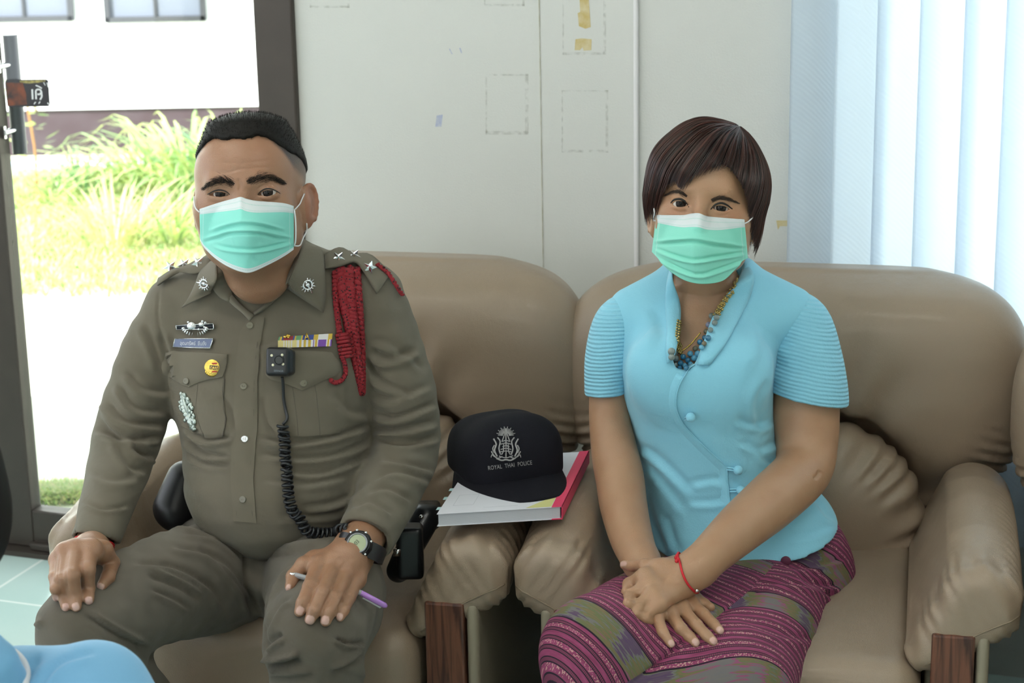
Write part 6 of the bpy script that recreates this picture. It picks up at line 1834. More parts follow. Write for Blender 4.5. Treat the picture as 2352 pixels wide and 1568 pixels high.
# sleeves with fine cross pleats
m_rib = mat('pleated_cotton', (.27, .64, .82), .8, sheen=.2)
ns, ls = N_(m_rib); nz = ns.new('ShaderNodeTexNoise'); nz.inputs['Scale'].default_value = 14; tc = ns.new('ShaderNodeTexCoord'); ls.new(tc.outputs['Object'], nz.inputs['Vector'])
nz2 = ns.new('ShaderNodeTexNoise'); nz2.inputs['Scale'].default_value = 300; ls.new(tc.outputs['Object'], nz2.inputs['Vector'])
ph = math_(m_rib, 'ADD', math_(m_rib, 'MULTIPLY', attr_node(m_rib, 'rib'), 2 * math.pi / .0064), math_(m_rib, 'MULTIPLY', nz.outputs['Fac'], 7.0))
hgt = math_(m_rib, 'ADD', math_(m_rib, 'SINE', ph), math_(m_rib, 'MULTIPLY', nz2.outputs['Fac'], 1.2)); bpn = ns.new('ShaderNodeBump'); bpn.inputs['Distance'].default_value = .0008; ls.new(hgt, bpn.inputs['Height']); ls.new(bpn.outputs[0], ns['Principled BSDF'].inputs['Normal'])
for pts, c0, c1, rh in (([(1452, 712, 3.11, 44), (1418, 745, 3.105, 54), (1398, 820, 3.095, 53), (1390, 900, 3.085, 46), (1389, 940, 3.08, 44)], (1388, 905, 3.085), (1392, 990, 3.08), .0265),
                    ([(1812, 718, 3.11, 56), (1842, 750, 3.105, 68), (1852, 830, 3.09, 82), (1857, 905, 3.075, 89), (1857, 960, 3.07, 89)], (1857, 914, 3.075), (1842, 985, 3.07), .053)):
    f = Field(); P_, R_ = limb(f, pts, k=.02); a_, b2 = P(*c0), P(*c1); d_ = b2 - a_; d_ /= np.linalg.norm(d_)
    cut(f, a_, d_, .10); f.cone(a_ - d_ * .02, a_ + d_ * .05, rh, rh, k=.002, kind='s')
    if rh > .04: f.op(lambda X, Y, Z: (.0018 * np.sin((Z - .4 * X) * 150 + 2 * np.sin(X * 60)) * np.exp(-((X - (P(1790, 850, 3.0)[0])) / .03) ** 2)).astype(np.float32), (0, 2, 0), (2, 4, 2), 0, 'disp')
    V, F = f.mesh(.0032, 2); o = mk('sleeve', V, F, m_rib, blo); attr(o, 'rib', (V - a_) @ d_)

# body: head, chest, arms and hands
C_w = P(1619, 470, 3.06); R_w = frame(C_w, RAD(-5), RAD(-2), RAD(-4.5))
eyes_w = [ray_local(C_w, R_w, 1563, 467, -.083) + np.array((0, .0125, 0)), ray_local(C_w, R_w, 1656, 477, -.083) + np.array((0, .0125, 0))]
lf = Field(); head_field(lf, 1.0, eyes_w, False, eye_w=.0142, eye_h=.0041, tilt=-.05, earz=-.024, cheek=1.0)
def to_world_ops(dst, src, C, R):
    for fn, lo, hi, k, kind in src.ops:
        cs = np.array([to_world(C, R, np.array((x, y, z))[None])[0] for x in (lo[0], hi[0]) for y in (lo[1], hi[1]) for z in (lo[2], hi[2])])
        def g(X, Y, Z, fn=fn):
            x, y, z = X - C[0], Y - C[1], Z - C[2]
            L = [(x * R[0, i] + y * R[1, i] + z * R[2, i]).astype(np.float32) for i in range(3)]
            return fn(*L)
        dst.op(g, cs.min(0), cs.max(0), k, kind)
wf_ = Field(); to_world_ops(wf_, lf, C_w, R_w)
neck_t, neck_b = to_world(C_w, R_w, np.array([(0, .020, -.060)]))[0], P(1628, 700, 3.135)
wf_.cone(neck_t, neck_b, .046, .050, k=.02)
CH = [(x, y, z, rx, ry) for x, y, z, rx, ry in rows_px(BL_ROWS[:7], .010)]
wf_.loft(CH[1:], k=.045, pw=2.2)

V0, F0 = wf_.mesh(.0019, 2, lo=(-2, 2, float(P(1600, 930, 3.1)[2])))
V0 = folds(V0, F0, [([(1543, 455), (1562, 450), (1582, 462)], 2.0, -1.1), ([(1634, 463), (1656, 459), (1680, 472)], 2.0, -1.1), ([(1545, 482), (1563, 487), (1580, 484)], 3, -1.2), ([(1637, 492), (1656, 496), (1678, 490)], 3, -1.2),
                    ([(1560, 668), (1620, 682), (1690, 664)], 4, -.8)])
s_w0 = Surf(V0, F0)
V0l = (V0 - C_w) @ R_w
brush = np.exp(-((np.abs(V0l[:, 0]) - .045) ** 2) / .0005 - (V0l[:, 2] + .018) ** 2 / .0003) * (V0l[:, 1] < -.02) * .35
ar = Field()
armr = [(1412, 745, 3.11, 34), (1398, 850, 3.10, 39), (1399, 950, 3.085, 44), (1412, 1040, 3.06, 51), (1424, 1100, 3.03, 53), (1433, 1165, 2.98, 52), (1452, 1240, 2.905, 47), (1474, 1292, 2.850, 39)]
limb(ar, armr, k=.02, dens=9)
ar_l = Field()
arml = [(1838, 775, 3.11, 50), (1852, 870, 3.09, 70), (1851, 950, 3.075, 74), (1853, 1020, 3.055, 68), (1842, 1082, 3.02, 64), (1775, 1148, 2.94, 63), (1700, 1212, 2.865, 56), (1635, 1272, 2.80, 46), (1598, 1308, 2.775, 41)]
limb(ar_l, arml, k=.02, dens=9)
fing_b = [[(1508, 1415, 15, 2), (1522, 1450, 12.5, 1), (1541, 1478, 10, -1)], [(1540, 1410, 16, 3), (1564, 1443, 14, 3), (1584, 1462, 12.5, 1), (1597, 1475, 11, -1)],
          [(1566, 1398, 16, 4), (1600, 1435, 14, 3), (1624, 1460, 12.5, 1), (1638, 1472, 11, -1)], [(1588, 1386, 16, 3), (1616, 1410, 14, 2), (1640, 1434, 12.5, 1), (1653, 1448, 11, -1)],
          [(1560, 1345, 18, 2), (1594, 1368, 14, 0), (1618, 1386, 12, 0), (1632, 1395, 11, -1)]]
hand(ar, s_sk, fing_b, [((1508, 1412, 16, 2), (1505, 1350, 24, 2)), ((1538, 1405, 18, 3), (1512, 1345, 28, 2)), ((1566, 1395, 18, 3), (1530, 1345, 26, 2)), ((1588, 1382, 16, 2), (1548, 1345, 24, 2))])
ar.chain([P(1474, 1292, 2.850), P(1500, 1332, s_sk.pt(1500, 1340)[1] - .018)], [39 * 6.2e-4, .024], k=.02)
V1, F1 = ar.mesh(.0021, 2)
n1 = nails(V1, [(1542, 1477, 9, 7, .5), (1598, 1474, 10, 8, .7), (1639, 1471, 10, 8, .75), (1654, 1447, 10, 8, .75)])
V1 = folds(V1, F1, [([(1530, 1412), (1548, 1440)], 2.2, -1), ([(1555, 1408), (1580, 1440), (1605, 1462)], 2.2, -1.2), ([(1582, 1400), (1612, 1430), (1635, 1450)], 2.2, -1.2), ([(1555, 1438), (1568, 1432)], 3, -.6), ([(1592, 1430), (1606, 1424)], 3, -.6), ([(1612, 1408), (1624, 1402)], 3, -.6), ([(1545, 1390), (1565, 1380), (1590, 1372)], 3, -.8)])
Vj, Fj = join([(s_sk.V, s_sk.F), (V1, F1)]); s_lap = Surf(Vj, Fj)
fing_t = [[(1482, 1322, 18, 16), (1446, 1342, 16, 10), (1440, 1362, 13, -2), (1452, 1376, 12, -8)], [(1490, 1345, 18, 18), (1448, 1368, 16, 12), (1444, 1386, 13, 0), (1458, 1398, 12, -6)],
          [(1500, 1368, 18, 16), (1464, 1392, 15, 12), (1462, 1408, 12, 0), (1474, 1416, 11, -6)], [(1515, 1388, 16, 12), (1488, 1408, 13, 9), (1484, 1420, 11, 0), (1494, 1426, 10, -5)],
          [(1520, 1302, 18, 12), (1480, 1297, 14, 8), (1450, 1299, 12, 6), (1434, 1297, 11, 5)]]
hand(ar_l, s_lap, fing_t, [((1484, 1325, 20, 14), (1560, 1312, 32, 14)), ((1492, 1345, 21, 16), (1565, 1322, 34, 14)), ((1502, 1366, 20, 14), (1568, 1332, 32, 12)), ((1516, 1384, 18, 10), (1572, 1345, 26, 8)), ((1515, 1305, 18, 10), (1560, 1300, 26, 10))])
ar_l.cone(P(1598, 1308, 2.775), P(1562, 1322, s_lap.pt(1560, 1330)[1] - .026), .0245, .026, k=.02)
V2, F2 = ar_l.mesh(.0021, 2)
n2 = nails(V2, [(1431, 1294, 6, 9, .2)])
V2 = folds(V2, F2, [([(1470, 1358), (1448, 1356), (1436, 1352)], 2, -1.2), ([(1478, 1380), (1458, 1382), (1446, 1378)], 2, -1.2), ([(1494, 1398), (1476, 1404), (1466, 1402)], 2, -1.2), ([(1500, 1335), (1540, 1325), (1570, 1315)], 6, .6), ([(1885, 1080), (1878, 1092), (1868, 1100)], 5, -2.5)])
lowt = Field(); lowt.loft(rows_px(BL_ROWS[5:12], .026), k=.02); lowt.ell(P(1775, 1310, 3.12), (.11, .09, .08), k=.03)
for c_ in ([(1640, 1355, 3.10, 75), (1480, 1440, 2.88, 75), (1385, 1510, 2.74, 66), (1430, 2000, 2.82, 45)], [(1800, 1350, 3.10, 85), (1735, 1450, 2.92, 82), (1668, 1590, 2.75, 70), (1560, 2000, 2.82, 45)]): limb(lowt, c_, k=.03)
V3, F3 = lowt.mesh(.011, 1, lo=(-2, 2, .03))
Vb, Fb = join([(V0, F0), (V1, F1), (V2, F2), (V3, F3)])
wbody = mk('body', Vb, Fb, m_skin_w, woman); z = lambda q: np.zeros(len(q))
attr(wbody, 'hair', z(Vb)); attr(wbody, 'nail', np.concatenate((z(V0), n1, n2, z(V3)))); attr(wbody, 'flush', np.concatenate((brush, z(V1), z(V2), z(V3))))
for i in (0, 1): eyeball(eyes_w[i], C_w, R_w, woman, look=(.06, .02))
lash(s_w0, [(1541, 466), (1548, 459), (1562, 457), (1574, 463), (1582, 475)], .0018, woman); lash(s_w0, [(1632, 481), (1642, 470), (1657, 466), (1670, 471), (1682, 480)], .0018, woman)
m_brow = mat('dark_brown_brow', (.055, .034, .024), .6)
brow(s_w0, [(1578, 451), (1564, 442), (1548, 440), (1528, 449)], 7, 420, .006, .0002, m_brow, woman, 8, -1); brow(s_w0, [(1634, 461), (1650, 455), (1668, 455), (1695, 466)], 7, 440, .006, .0002, m_brow, woman, 9, 1)

# mask
m_mask_w = mask_mat('mint_mask_pleated', (.26, .74, .60), .20, 0)
V, F, UV, G = mask_mesh(C_w, R_w, s_w0, [(1507, 494), (1540, 494), (1570, 493.5), (1588, 490), (1606, 489.5), (1624, 496), (1660, 500), (1710, 504)],
                        [(1497, 578), (1510, 592), (1522, 606), (1543, 626), (1576, 645), (1616, 652), (1659, 645), (1687, 621), (1703, 602), (1718, 592)],
                        [.094, .112, .121, .121, .116, .109, .100], (.034, .034),
                        strokes=[([(1502, 556), (1550, 551), (1596, 548), (1640, 556), (1714, 566)], 3.5, -4.5, 'fold'), ([(1506, 570), (1554, 588), (1596, 596), (1646, 589), (1712, 579)], 3.5, 4.5, 'fold'),
                                 ([(1510, 590), (1563, 618), (1606, 630), (1646, 620), (1712, 596)], 3.5, 3.5, 'fold'), ([(1596, 550), (1594, 575), (1596, 640)], 6, 1.6)])
mkw = mk('face_mask', V, F, m_mask_w, woman, uv=UV)
loop(s_w0, [G[8, -1], hp(s_w0, 1716, 508, .003), hp(s_w0, 1724, 500, .003), hp(s_w0, 1733, 491, .004)], .0011, mkw)
loop(s_w0, [G[74, -1], P(1719, 590, 3.02), P(1724, 570, 3.03), P(1726, 556, 3.04)], .0011, mkw)
loop(s_w0, [G[12, 0], hp(s_w0, 1505, 505, .003), P(1503, 490, 3.0), P(1502, 478, 3.02)], .0011, mkw)
for k_ in (0, 1):
    jj = (60, 62) ; ii = (0, -1)[k_]
# hair: strands falling from the parting
m_whair = mat('dark_brown_hair', (.020, .0085, .0065), .32, spec=.6)
ns, ls = N_(m_whair); b = ns['Principled BSDF']; tc = ns.new('ShaderNodeTexCoord'); nz = ns.new('ShaderNodeTexNoise'); nz.inputs['Scale'].default_value = 55
ls.new(attr_node(m_whair, 'tone'), (mx_ := ns.new('ShaderNodeMix')).inputs[0]); mx_.data_type = 'RGBA'; mx_.inputs[6].default_value = (.011, .005, .0045, 1); mx_.inputs[7].default_value = (.090, .027, .018, 1); ls.new(mx_.outputs[2], b.inputs['Base Color'])
hc = np.array((.001, .012, .026)); hr = np.array((.098, .112, .107))
pole_px = (1693, 296)
pl = ray_local(C_w, R_w, *pole_px, .0); pdir = (np.array((pl[0], .0, pl[2])) - hc) / hr; pdir /= np.linalg.norm(pdir)
ex = np.cross(pdir, (0, 1, 0)); ex /= np.linalg.norm(ex); ey = np.cross(pdir, ex)       # tangent frame at the parting
FACE = [(1500, 700), (1502, 520), (1508, 470), (1516, 440), (1530, 422), (1545, 414), (1556, 424), (1564, 430), (1574, 418), (1590, 400), (1620, 388), (1650, 378), (1664, 376), (1680, 388), (1698, 414), (1712, 446), (1720, 480), (1724, 520), (1728, 700)]
rs = np.random.RandomState(12)
def strand(phi, layer, jit, wob_):
    d = ex * math.cos(phi) + ey * math.sin(phi); pts = []
    th = 0.03 + abs(jit) * .2
    while th < 2.7:
        a = th; q = pdir * math.cos(a) + d * math.sin(a)
        s1 = 1 + .012 * math.sin(phi * 5 + 2 * a) + layer
        if q[2] < 0:
            h2 = q[:2] / (np.linalg.norm(q[:2]) + 1e-9); dn = math.asin(min(1, -q[2])) * hr[2]
            if q[:2] @ d[:2] < -.2 and a > 2.2: break
            nrw = 1 - 1.8 * max(0, dn - .015) * (1 if h2[1] < .3 else 2.2)
            p = hc + np.array((h2[0] * hr[0] * s1 * nrw, h2[1] * hr[1] * s1 * nrw, -dn))
        else: p = hc + q * hr * s1
        # narrow towards the nape and the jaw
        p = p + np.array((math.sin(a * 7 + wob_), 0, math.cos(a * 6 + wob_ * 2))) * .0012
        w = to_world(C_w, R_w, p[None])[0]
        Q = proj(w[None])[0]
        if p[1] < .035 and inside(FACE, Q[0] + jit * 6, Q[1] + jit * 10 - 4): break
        rag = .007 * math.sin(phi * 31) + .005 * math.sin(phi * 83)
        zl = (-.016 if p[1] < .03 else -.050) if p[0] < -.03 else (-.048 if p[1] < .022 else (-.058 if p[1] < .06 else -.085))
        zl += rag
        if p[2] < zl + jit * .016: break
        pts.append(w); th += .045
    return pts
hm = MB(); tones = []
shellV = []; 
nph, nth = 150, 30
grid = []
for i in range(nph):
    s_ = strand(2 * math.pi * i / nph, -.030, 0, 0)
    if len(s_) < 3: s_ = (s_ + [to_world(C_w, R_w, (hc + pdir * hr)[None])[0]] * 3)[:3]
    grid.append(np.array(s_)[np.clip(np.round(np.linspace(0, len(s_) - 1, nth)).astype(int), 0, len(s_) - 1)] if False else np.stack([np.interp(np.linspace(0, len(s_) - 1, nth), np.arange(len(s_)), np.array(s_)[:, k]) for k in range(3)], 1))
Vs = np.concatenate(grid); Fs = [(i * nth + j, i * nth + j + 1, ((i + 1) % nph) * nth + j + 1, ((i + 1) % nph) * nth + j) for i in range(nph) for j in range(nth - 1)]
hm.add(Vs, Fs); tones += [.0] * len(Vs)
for k in range(5200):
    phi = rs.rand() * 6.283; clump = math.sin(phi * 23) * .5 + math.sin(phi * 61 + 1) * .5
    layer = rs.uniform(-.03, .038) + .014 * clump; jit = rs.uniform(-1, 1)
    pts = strand(phi, layer, jit, rs.rand() * .8 + clump)
    if len(pts) < 4: continue
    n0 = hm.n; w_ = rs.uniform(.0005, .0009); L = len(pts)
    hm.tube(pts, [w_ * (1 - .8 * (i / (L - 1)) ** 3) for i in range(L)], 3, cap=False)
    tn = np.clip(.28 + .35 * clump + rs.uniform(-.25, .35), 0, 1); tones += [tn] * (hm.n - n0)
hw = hm.build('hair', m_whair, woman); attr(hw, 'tone', tones)

# necklace
neck = MB(); m_oldgold = mat('antique_gold', (.45, .34, .13), .3, metal=1.0)
def wp(x, y, off): return s_w0.pt(x, y, off)
Vj, Fj = join([(V0, F0), (s_bl.V, s_bl.F)] + [(np.array(q[0]), np.array(q[1])) for q in LEAVES[n_leaf:]]); s_wc = Surf(Vj, Fj)
strands = []
for path in ([(1692, 644), (1675, 672), (1659, 700), (1645, 728)], [(1559, 742), (1558, 770), (1560, 795), (1562, 812)]):
    sb_ = MB()
    for dx in (-4, 0, 4):
        for x, y in curve(path, 22 if path[0][0] > 1600 else 15):
            sb_.ball(s_wc.pt(x + dx + 2 * math.sin(y), y + (dx * .5), .0045), .0021, nu=8, nv=5)
    strands.append(sb_)
nk_o = strands[0].build('necklace', m_oldgold, woman); strands[1].build('bead_strand', m_oldgold, nk_o)
MB().tube([wp(x, y, .0015) for x, y in curve([(1553, 806), (1568, 805), (1585, 792), (1600, 775), (1609, 764)], 20)], .0011, 6).build('fine_chain', mat('yellow_gold', (.75, .50, .12), .25, metal=1), nk_o)
BC = {'g': mat('bead_grey_green', (.20, .25, .24), .25, coat=.5, bump=(200, .001)), 'b': mat('bead_blue', (.03, .17, .30), .2, coat=.6), 'l': mat('bead_light_blue', (.12, .38, .55), .2, coat=.6), 'v': mat('bead_violet_grey', (.24, .26, .36), .25, coat=.5), 'o': mat('bead_olive', (.16, .14, .09), .3, coat=.3)}
for zx, zy, c_, r_ in ((740, 1245, 'g', 8), (775, 1268, 'g', 8.5), (722, 1300, 'v', 8), (762, 1302, 'g', 8), (708, 1340, 'o', 7), (740, 1345, 'g', 7.5), (700, 1378, 'b', 7.5), (728, 1392, 'b', 8), (672, 1404, 'b', 8), (705, 1422, 'o', 7), (645, 1442, 'o', 7.5), (690, 1440, 'l', 7.5), (658, 1474, 'l', 8.5), (615, 1474, 'l', 8),
                       (638, 1500, 'l', 8.5), (575, 1492, 'b', 8), (602, 1512, 'b', 7.5), (532, 1502, 'g', 9), (560, 1530, 'b', 8), (498, 1462, 'g', 10), (524, 1470, 'g', 9), (498, 1492, 'g', 9), (530, 1540, 'g', 7), (585, 1545, 'l', 7.5), (615, 1535, 'l', 7), (555, 1560, 'b', 7), (590, 1572, 'b', 7)):
    x, y = 1350 + zx / 2.613, 250 + zy / 2.613; p = s_wc.pt(x, y, .0070); MB().ball(p, r_ * 6.0e-4, nu=12, nv=8).build('bead', BC[c_], nk_o)
# red string on the wrist
cW = P(1578, 1316, 2.768); dW = P(1598, 1308, 2.775) - P(1545, 1330, 2.76); dW /= np.linalg.norm(dW)
s_al = Surf(V2, F2)
pts = [s_al.pt(x, y, .0012) for x, y in curve([(1556, 1276), (1562, 1292), (1568, 1318), (1580, 1342), (1596, 1359)], 22)]
mb = MB(); mb.tube(pts, .0018, 7); 
for dx, dy in ((0, 0), (-3, 5), (2, 8), (-2, 12)): mb.ball(s_al.pt(1557 + dx, 1278 + dy, .002), .0030, nu=8, nv=6)
b3 = curve([pts[-1], pts[-1] + FW * .022 + RT * .006, pts[len(pts) // 2] + FW * .055 + RT * .012, pts[0] + FW * .022 + RT * .006, pts[0]], 20); mb.tube(b3, .0018, 7)
ws_ = mb.build('wrist_string', mat('red_string_2', (.55, .010, .020), .6), woman)
MB().ball(s_al.pt(1598, 1353, .003), .003, nu=8, nv=6).build('bead', m_metalb, ws_)
p = s_sk.pt(1803, 1292, .003); MB().ball(p, (.0085, .006, .0085), nu=14, nv=9).build('sarong_button', mat('maroon_cloth', (.10, .015, .045), .7), woman)

# ------------------------------------------------------------------ notebook and cap on the armrests
ZN = ARM_TOP + .008
def pz(x, y, z):
    d = ray(x, y); return CAM + d * ((z - CAM[2]) / d[2])
TH_N = .021
A_, B_, C_ = pz(1003, 1180, ZN + TH_N), pz(1290, 1163, ZN + TH_N), pz(1352, 1036, ZN + TH_N)
ex_ = B_ - A_; wN = np.linalg.norm(ex_); ex_ /= wN; ey_ = C_ - B_; lN = np.linalg.norm(ey_); ey_ /= np.linalg.norm(ey_)
nb = empty('notebook', tuple(A_ * .5 + B_ * .5 - EZ * TH_N), 'thick white paper notebook with pink spine tape lying across both inner armrests', 'notebook')
m_paper = mat('white_paper', (.70, .70, .76), .6, bump=(300, .0001)); m_pages = mat('page_edges', (.52, .52, .56), .8)
ns, ls = N_(m_pages); wv = ns.new('ShaderNodeTexWave'); wv.bands_direction = 'Z'; wv.inputs['Scale'].default_value = 260; tc = ns.new('ShaderNodeTexCoord'); ls.new(tc.outputs['Object'], wv.inputs['Vector'])
ls.new(mixc(m_pages, wv.outputs['Fac'], (.36, .38, .42), (.62, .62, .66)), ns['Principled BSDF'].inputs['Base Color'])
def nbbox(mb, u0, u1, v0, v1, z0, z1): return mb.box(A_ - EZ * TH_N + ex_ * (u0 + u1) / 2 + ey_ * (v0 + v1) / 2 + EZ * (z0 + z1) / 2, ((u1 - u0) / 2, (v1 - v0) / 2, (z1 - z0) / 2), ex_, ey_, EZ)
nbbox(MB(), .002, wN - .003, .002, lN - .002, .0012, TH_N - .0012).build('pages', m_pages, nb, smooth=False)
bevel(nbbox(MB(), 0, wN, 0, lN, TH_N - .0012, TH_N).build('cover', m_paper, nb, smooth=False), .0004); nbbox(MB(), 0, wN, 0, lN, 0, .0012).build('cover', m_paper, nb, smooth=False)
m_pink = mat('pink_tape', (.72, .045, .13), .4)
mb = MB(); nbbox(mb, wN - .016, wN + .001, -.001, lN + .001, TH_N, TH_N + .0006); nbbox(mb, wN, wN + .0010, -.001, lN + .001, -.0004, TH_N + .0006); nbbox(mb, wN - .016, wN + .001, -.001, .001, .0, .0014)
mb.build('spine_tape', m_pink, nb, smooth=False)
q = MB(); c0 = A_ + EZ * .0003; q.add([c0 + ex_ * (wN - .058) + ey_ * .002, c0 + ex_ * (wN - .017) + ey_ * .002, c0 + ex_ * (wN - .017) + ey_ * .052, c0 + ex_ * (wN - .030) + ey_ * .040], [(0, 1, 2, 3)]); q.build('yellow_note', mat('yellow_note', (.62, .60, .25), .7), nb, smooth=False)
m_tab = mat('index_tab', (.45, .66, .68), .5)
for v in (.030, .078, .12): nbbox(MB(), -.008, .004, v, v + .012, TH_N - .004, TH_N - .0034).build('index_tab', m_tab, nb, smooth=False)
m_line = mat('printed_line', (.45, .46, .52), .7)
mb = MB()
for u0, u1, v0, v1 in ((.018, .050, .035, .0354), (.018, .0184, .035, .085), (.05, .0504, .035, .085), (.018, .05, .085, .0854), (.070, .125, .018, .0183)): nbbox(mb, u0, u1, v0, v1, TH_N, TH_N + .0002)
mb.build('printed_box', m_line, nb, smooth=False)

m_cap = mat('black_cap_cloth', (.007, .007, .011), .9, bump=(600, .0004), spec=.2); m_silk = mat('silver_print', (.34, .33, .33), .6)
zc_ = ZN + TH_N
cap = empty('baseball_cap', tuple(pz(1175, 1120, zc_)), 'black cap with silver crest and lettering resting on the white notebook', 'cap')
bL, bR = pz(1062, 1116, zc_ + .012), pz(1292, 1078, zc_ + .016)
cx = bR - bL; wC = np.linalg.norm(cx); cx /= wC; cy = np.cross(EZ, cx); cy /= np.linalg.norm(cy); czz = np.cross(cx, cy)
cc0 = (bL + bR) / 2 + cy * .075 + cx * .012
f = Field(); Rk = np.stack((cx, cy, czz), 1)
f.ell(cc0 + czz * .000 + cx * .002, (.088, .094, .080), R=Rk, pw=3.2)
f.ell(cc0 + czz * .044 - cy * .030 + cx * .01, (.064, .045, .043), R=Rk, k=.03)
f.op(lambda X, Y, Z: ((X - cc0[0]) * czz[0] + (Y - cc0[1]) * czz[1] + (Z - cc0[2]) * czz[2] + .006).astype(np.float32), cc0 - .2, cc0 + .2, .004, 's')
f.ell(cc0 - czz * .01, (.080, .086, .072), R=Rk, kind='s', k=.003)
V, F = f.mesh(.0026, 2)
s_cap = Surf(V, F); crown = mk('crown', V, F, m_cap, cap)
# visor
nv_, nu_ = 14, 30; V = []; UVv = []
for j in range(nv_):
    t = j / (nv_ - 1)
    for i in range(nu_):
        a = math.pi * i / (nu_ - 1); x = -math.cos(a)
        e0 = cc0 + cx * x * .087 - cy * (math.sin(a) ** .8) * .090 + czz * (-.004)
        e0 = cc0 + cx * x * .086 - cy * (.094 * math.sqrt(max(0, 1 - (abs(x)) ** 2.6))) + czz * .000
        out = (-cy * (.066 * math.sin(a) ** .55) + cx * x * .006) * t
        drop = -czz * (.024 * t ** 1.2 * (1 - .45 * math.sin(a)) + .012 * t * x * x)
        V.append(e0 + out + drop)
Fv = [(j * nu_ + i, j * nu_ + i + 1, (j + 1) * nu_ + i + 1, (j + 1) * nu_ + i) for j in range(nv_ - 1) for i in range(nu_ - 1)]
zmin = min(v[2] for v in V)
o = mk('visor', V, Fv, m_cap, cap); s_ = o.modifiers.new('thick', 'SOLIDIFY'); s_.thickness = .0035; s_.offset = 0
V_, F_ = text_on(s_cap, 'ROYAL  THAI  POLICE', (1122, 1079), (1222, 1066), 9.5, .0008, spacing=1.08); mk('lettering', V_, F_, m_silk, crown, smooth=False)
# crest: sunburst, spire, tiers, side figures and ribbon
mb = MB(); cz = lambda x, y: s_cap.pt(x, y, .0007); mC = mpp(cz(1165, 1020))
def st(pts, r=1.0): mb.tube([cz(x, y) for x, y in (curve(pts, 10) if len(pts) > 2 else pts)], r * mC, 5)
X0, Y0 = 1162, 1004
for i in range(17):
    a = math.pi * (i + .5) / 17; r0, r1 = 7, 22 if i % 2 else 18; st([(X0 - math.cos(a) * r0, Y0 - 3 - math.sin(a) * r0), (X0 - math.cos(a) * r1, Y0 - 3 - math.sin(a) * r1 * .95)], .95)
st([(X0, 985), (X0, 1012)], 1.6); st([(X0, 990), (X0 - 6, 1006), (X0 - 9, 1014)], 1.2); st([(X0, 990), (X0 + 6, 1006), (X0 + 9, 1014)], 1.2)
for k, (hw_, yy) in enumerate(((9, 1014), (12, 1020), (8, 1026), (12, 1032), (15, 1038))): st([(X0 - hw_, yy), (X0, yy - 2.5), (X0 + hw_, yy)], 1.2)
for s_1 in (-1, 1):
    st([(X0 + s_1 * 12, 1044), (X0 + s_1 * 16, 1030), (X0 + s_1 * 13, 1014), (X0 + s_1 * 19, 1005)], 1.8); st([(X0 + s_1 * 20, 1048), (X0 + s_1 * 26, 1034), (X0 + s_1 * 22, 1020), (X0 + s_1 * 28, 1008)], 2.0)
    st([(X0 + s_1 * 27, 1040), (X0 + s_1 * 30, 1030), (X0 + s_1 * 26, 1022)], 1.5); st([(X0 + s_1 * 8, 1048), (X0 + s_1 * 20, 1052), (X0 + s_1 * 30, 1042), (X0 + s_1 * 33, 1036)], 1.4)
    st([(X0 + s_1 * 26, 1049), (X0 + s_1 * 32, 1044), (X0 + s_1 * 34, 1050)], 1.0); st([(X0 + s_1 * 5, 1020), (X0 + s_1 * 6, 1036), (X0 + s_1 * 10, 1044)], 1.3)
st([(X0 - 22, 1052), (X0 - 10, 1057), (X0, 1055), (X0 + 10, 1057), (X0 + 22, 1051)], 1.9); st([(X0 - 16, 1047), (X0, 1051), (X0 + 16, 1046)], 1.2); st([(X0, 1012), (X0, 1050)], 1.7)
mb.build('crest', m_silk, crown)

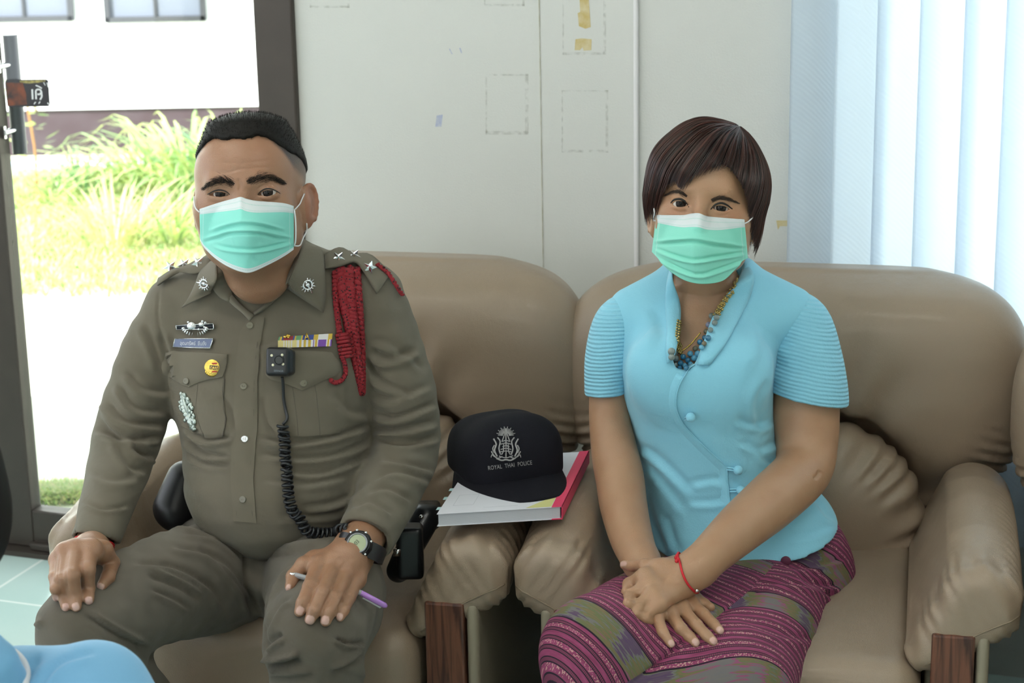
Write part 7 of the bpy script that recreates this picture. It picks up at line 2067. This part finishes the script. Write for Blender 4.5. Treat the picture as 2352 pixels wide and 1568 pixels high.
# ------------------------------------------------------------------ person in the foreground corner
fg_ = empty('person', tuple(P(-60, 1500, 2.0) * np.array((1, 1, 0))), 'blurred person at the near corner, dark hair and light blue shirt with white trim', 'person')
f = Field(); hcen = P(-172, 1135, 1.98); f.ell(hcen, (.075, .095, .105), k=.02); f.cone(hcen - EZ * .06, hcen - EZ * .19 + np.array((.01, 0, 0)), .05, .055, k=.02)
V, F = f.mesh(.005, 2); b_ = mk('body', V, F, m_skin_w, fg_); attr(b_, 'hair', z(V)); attr(b_, 'nail', z(V)); attr(b_, 'flush', z(V))
f = Field(); f.ell(hcen + np.array((0, 0, .01)), (.083, .105, .115), k=.02); f.ell(hcen + np.array((-.0, .03, -.045)), (.077, .07, .08), k=.03)
V, F = f.mesh(.005, 2); mk('hair', V, F, m_blackhair, fg_)
m_polo = mat('sky_blue_polo', (.20, .46, .72), .8, bump=(300, .0004), sheen=.2)
f = Field(); f.chain([P(20, 1640, 2.02), P(215, 1610, 2.0), P(275, 1680, 1.98), P(300, 1850, 1.96)], [.066, .067, .060, .055], k=.05)
f.chain([P(-150, 1640, 2.05), P(20, 1640, 2.02)], [.07, .060], k=.05)
f.loft([(P(0, 1700, 2.05)[0] - .03, 2.06, .70, .17, .10), (P(0, 1700, 2.05)[0] - .03, 2.06, .45, .17, .12), (P(0, 1700, 2.05)[0] - .03, 2.06, .30, .17, .13)], k=.05)
V, F = f.mesh(.005, 2); V = folds(V, F, [([(95, 1568), (140, 1520), (220, 1495)], 9, 4, 'fold'), ([(60, 1560), (75, 1525), (95, 1505)], 10, -7, 'g')]); s_p = Surf(V, F); sh_ = mk('shirt', V, F, m_polo, fg_)
MB().tube([s_p.pt(x, y, .002) for x, y in curve([(0, 1490), (30, 1500), (52, 1520), (60, 1545), (58, 1600)], 16)], .0045, 8).build('collar_trim', mat('white_trim', (.8, .8, .85), .6), sh_)
f = Field(); f.chain([P(-90, 1470, 1.97), P(-10, 1520, 1.96), P(22, 1560, 1.97)], [.035, .024, .02], k=.02); V, F = f.mesh(.004, 2); mk('collar', V, F, m_polo, fg_)
f = Field(); f.rbox((P(0, 1700, 2.05)[0] - .05, 2.12, .21), (.24, .24, .21), .05); V, F = f.mesh(.01, 1); 
tag(mk('stool', V, F, m_leather_b), 'low padded seat below the corner person', 'stool')
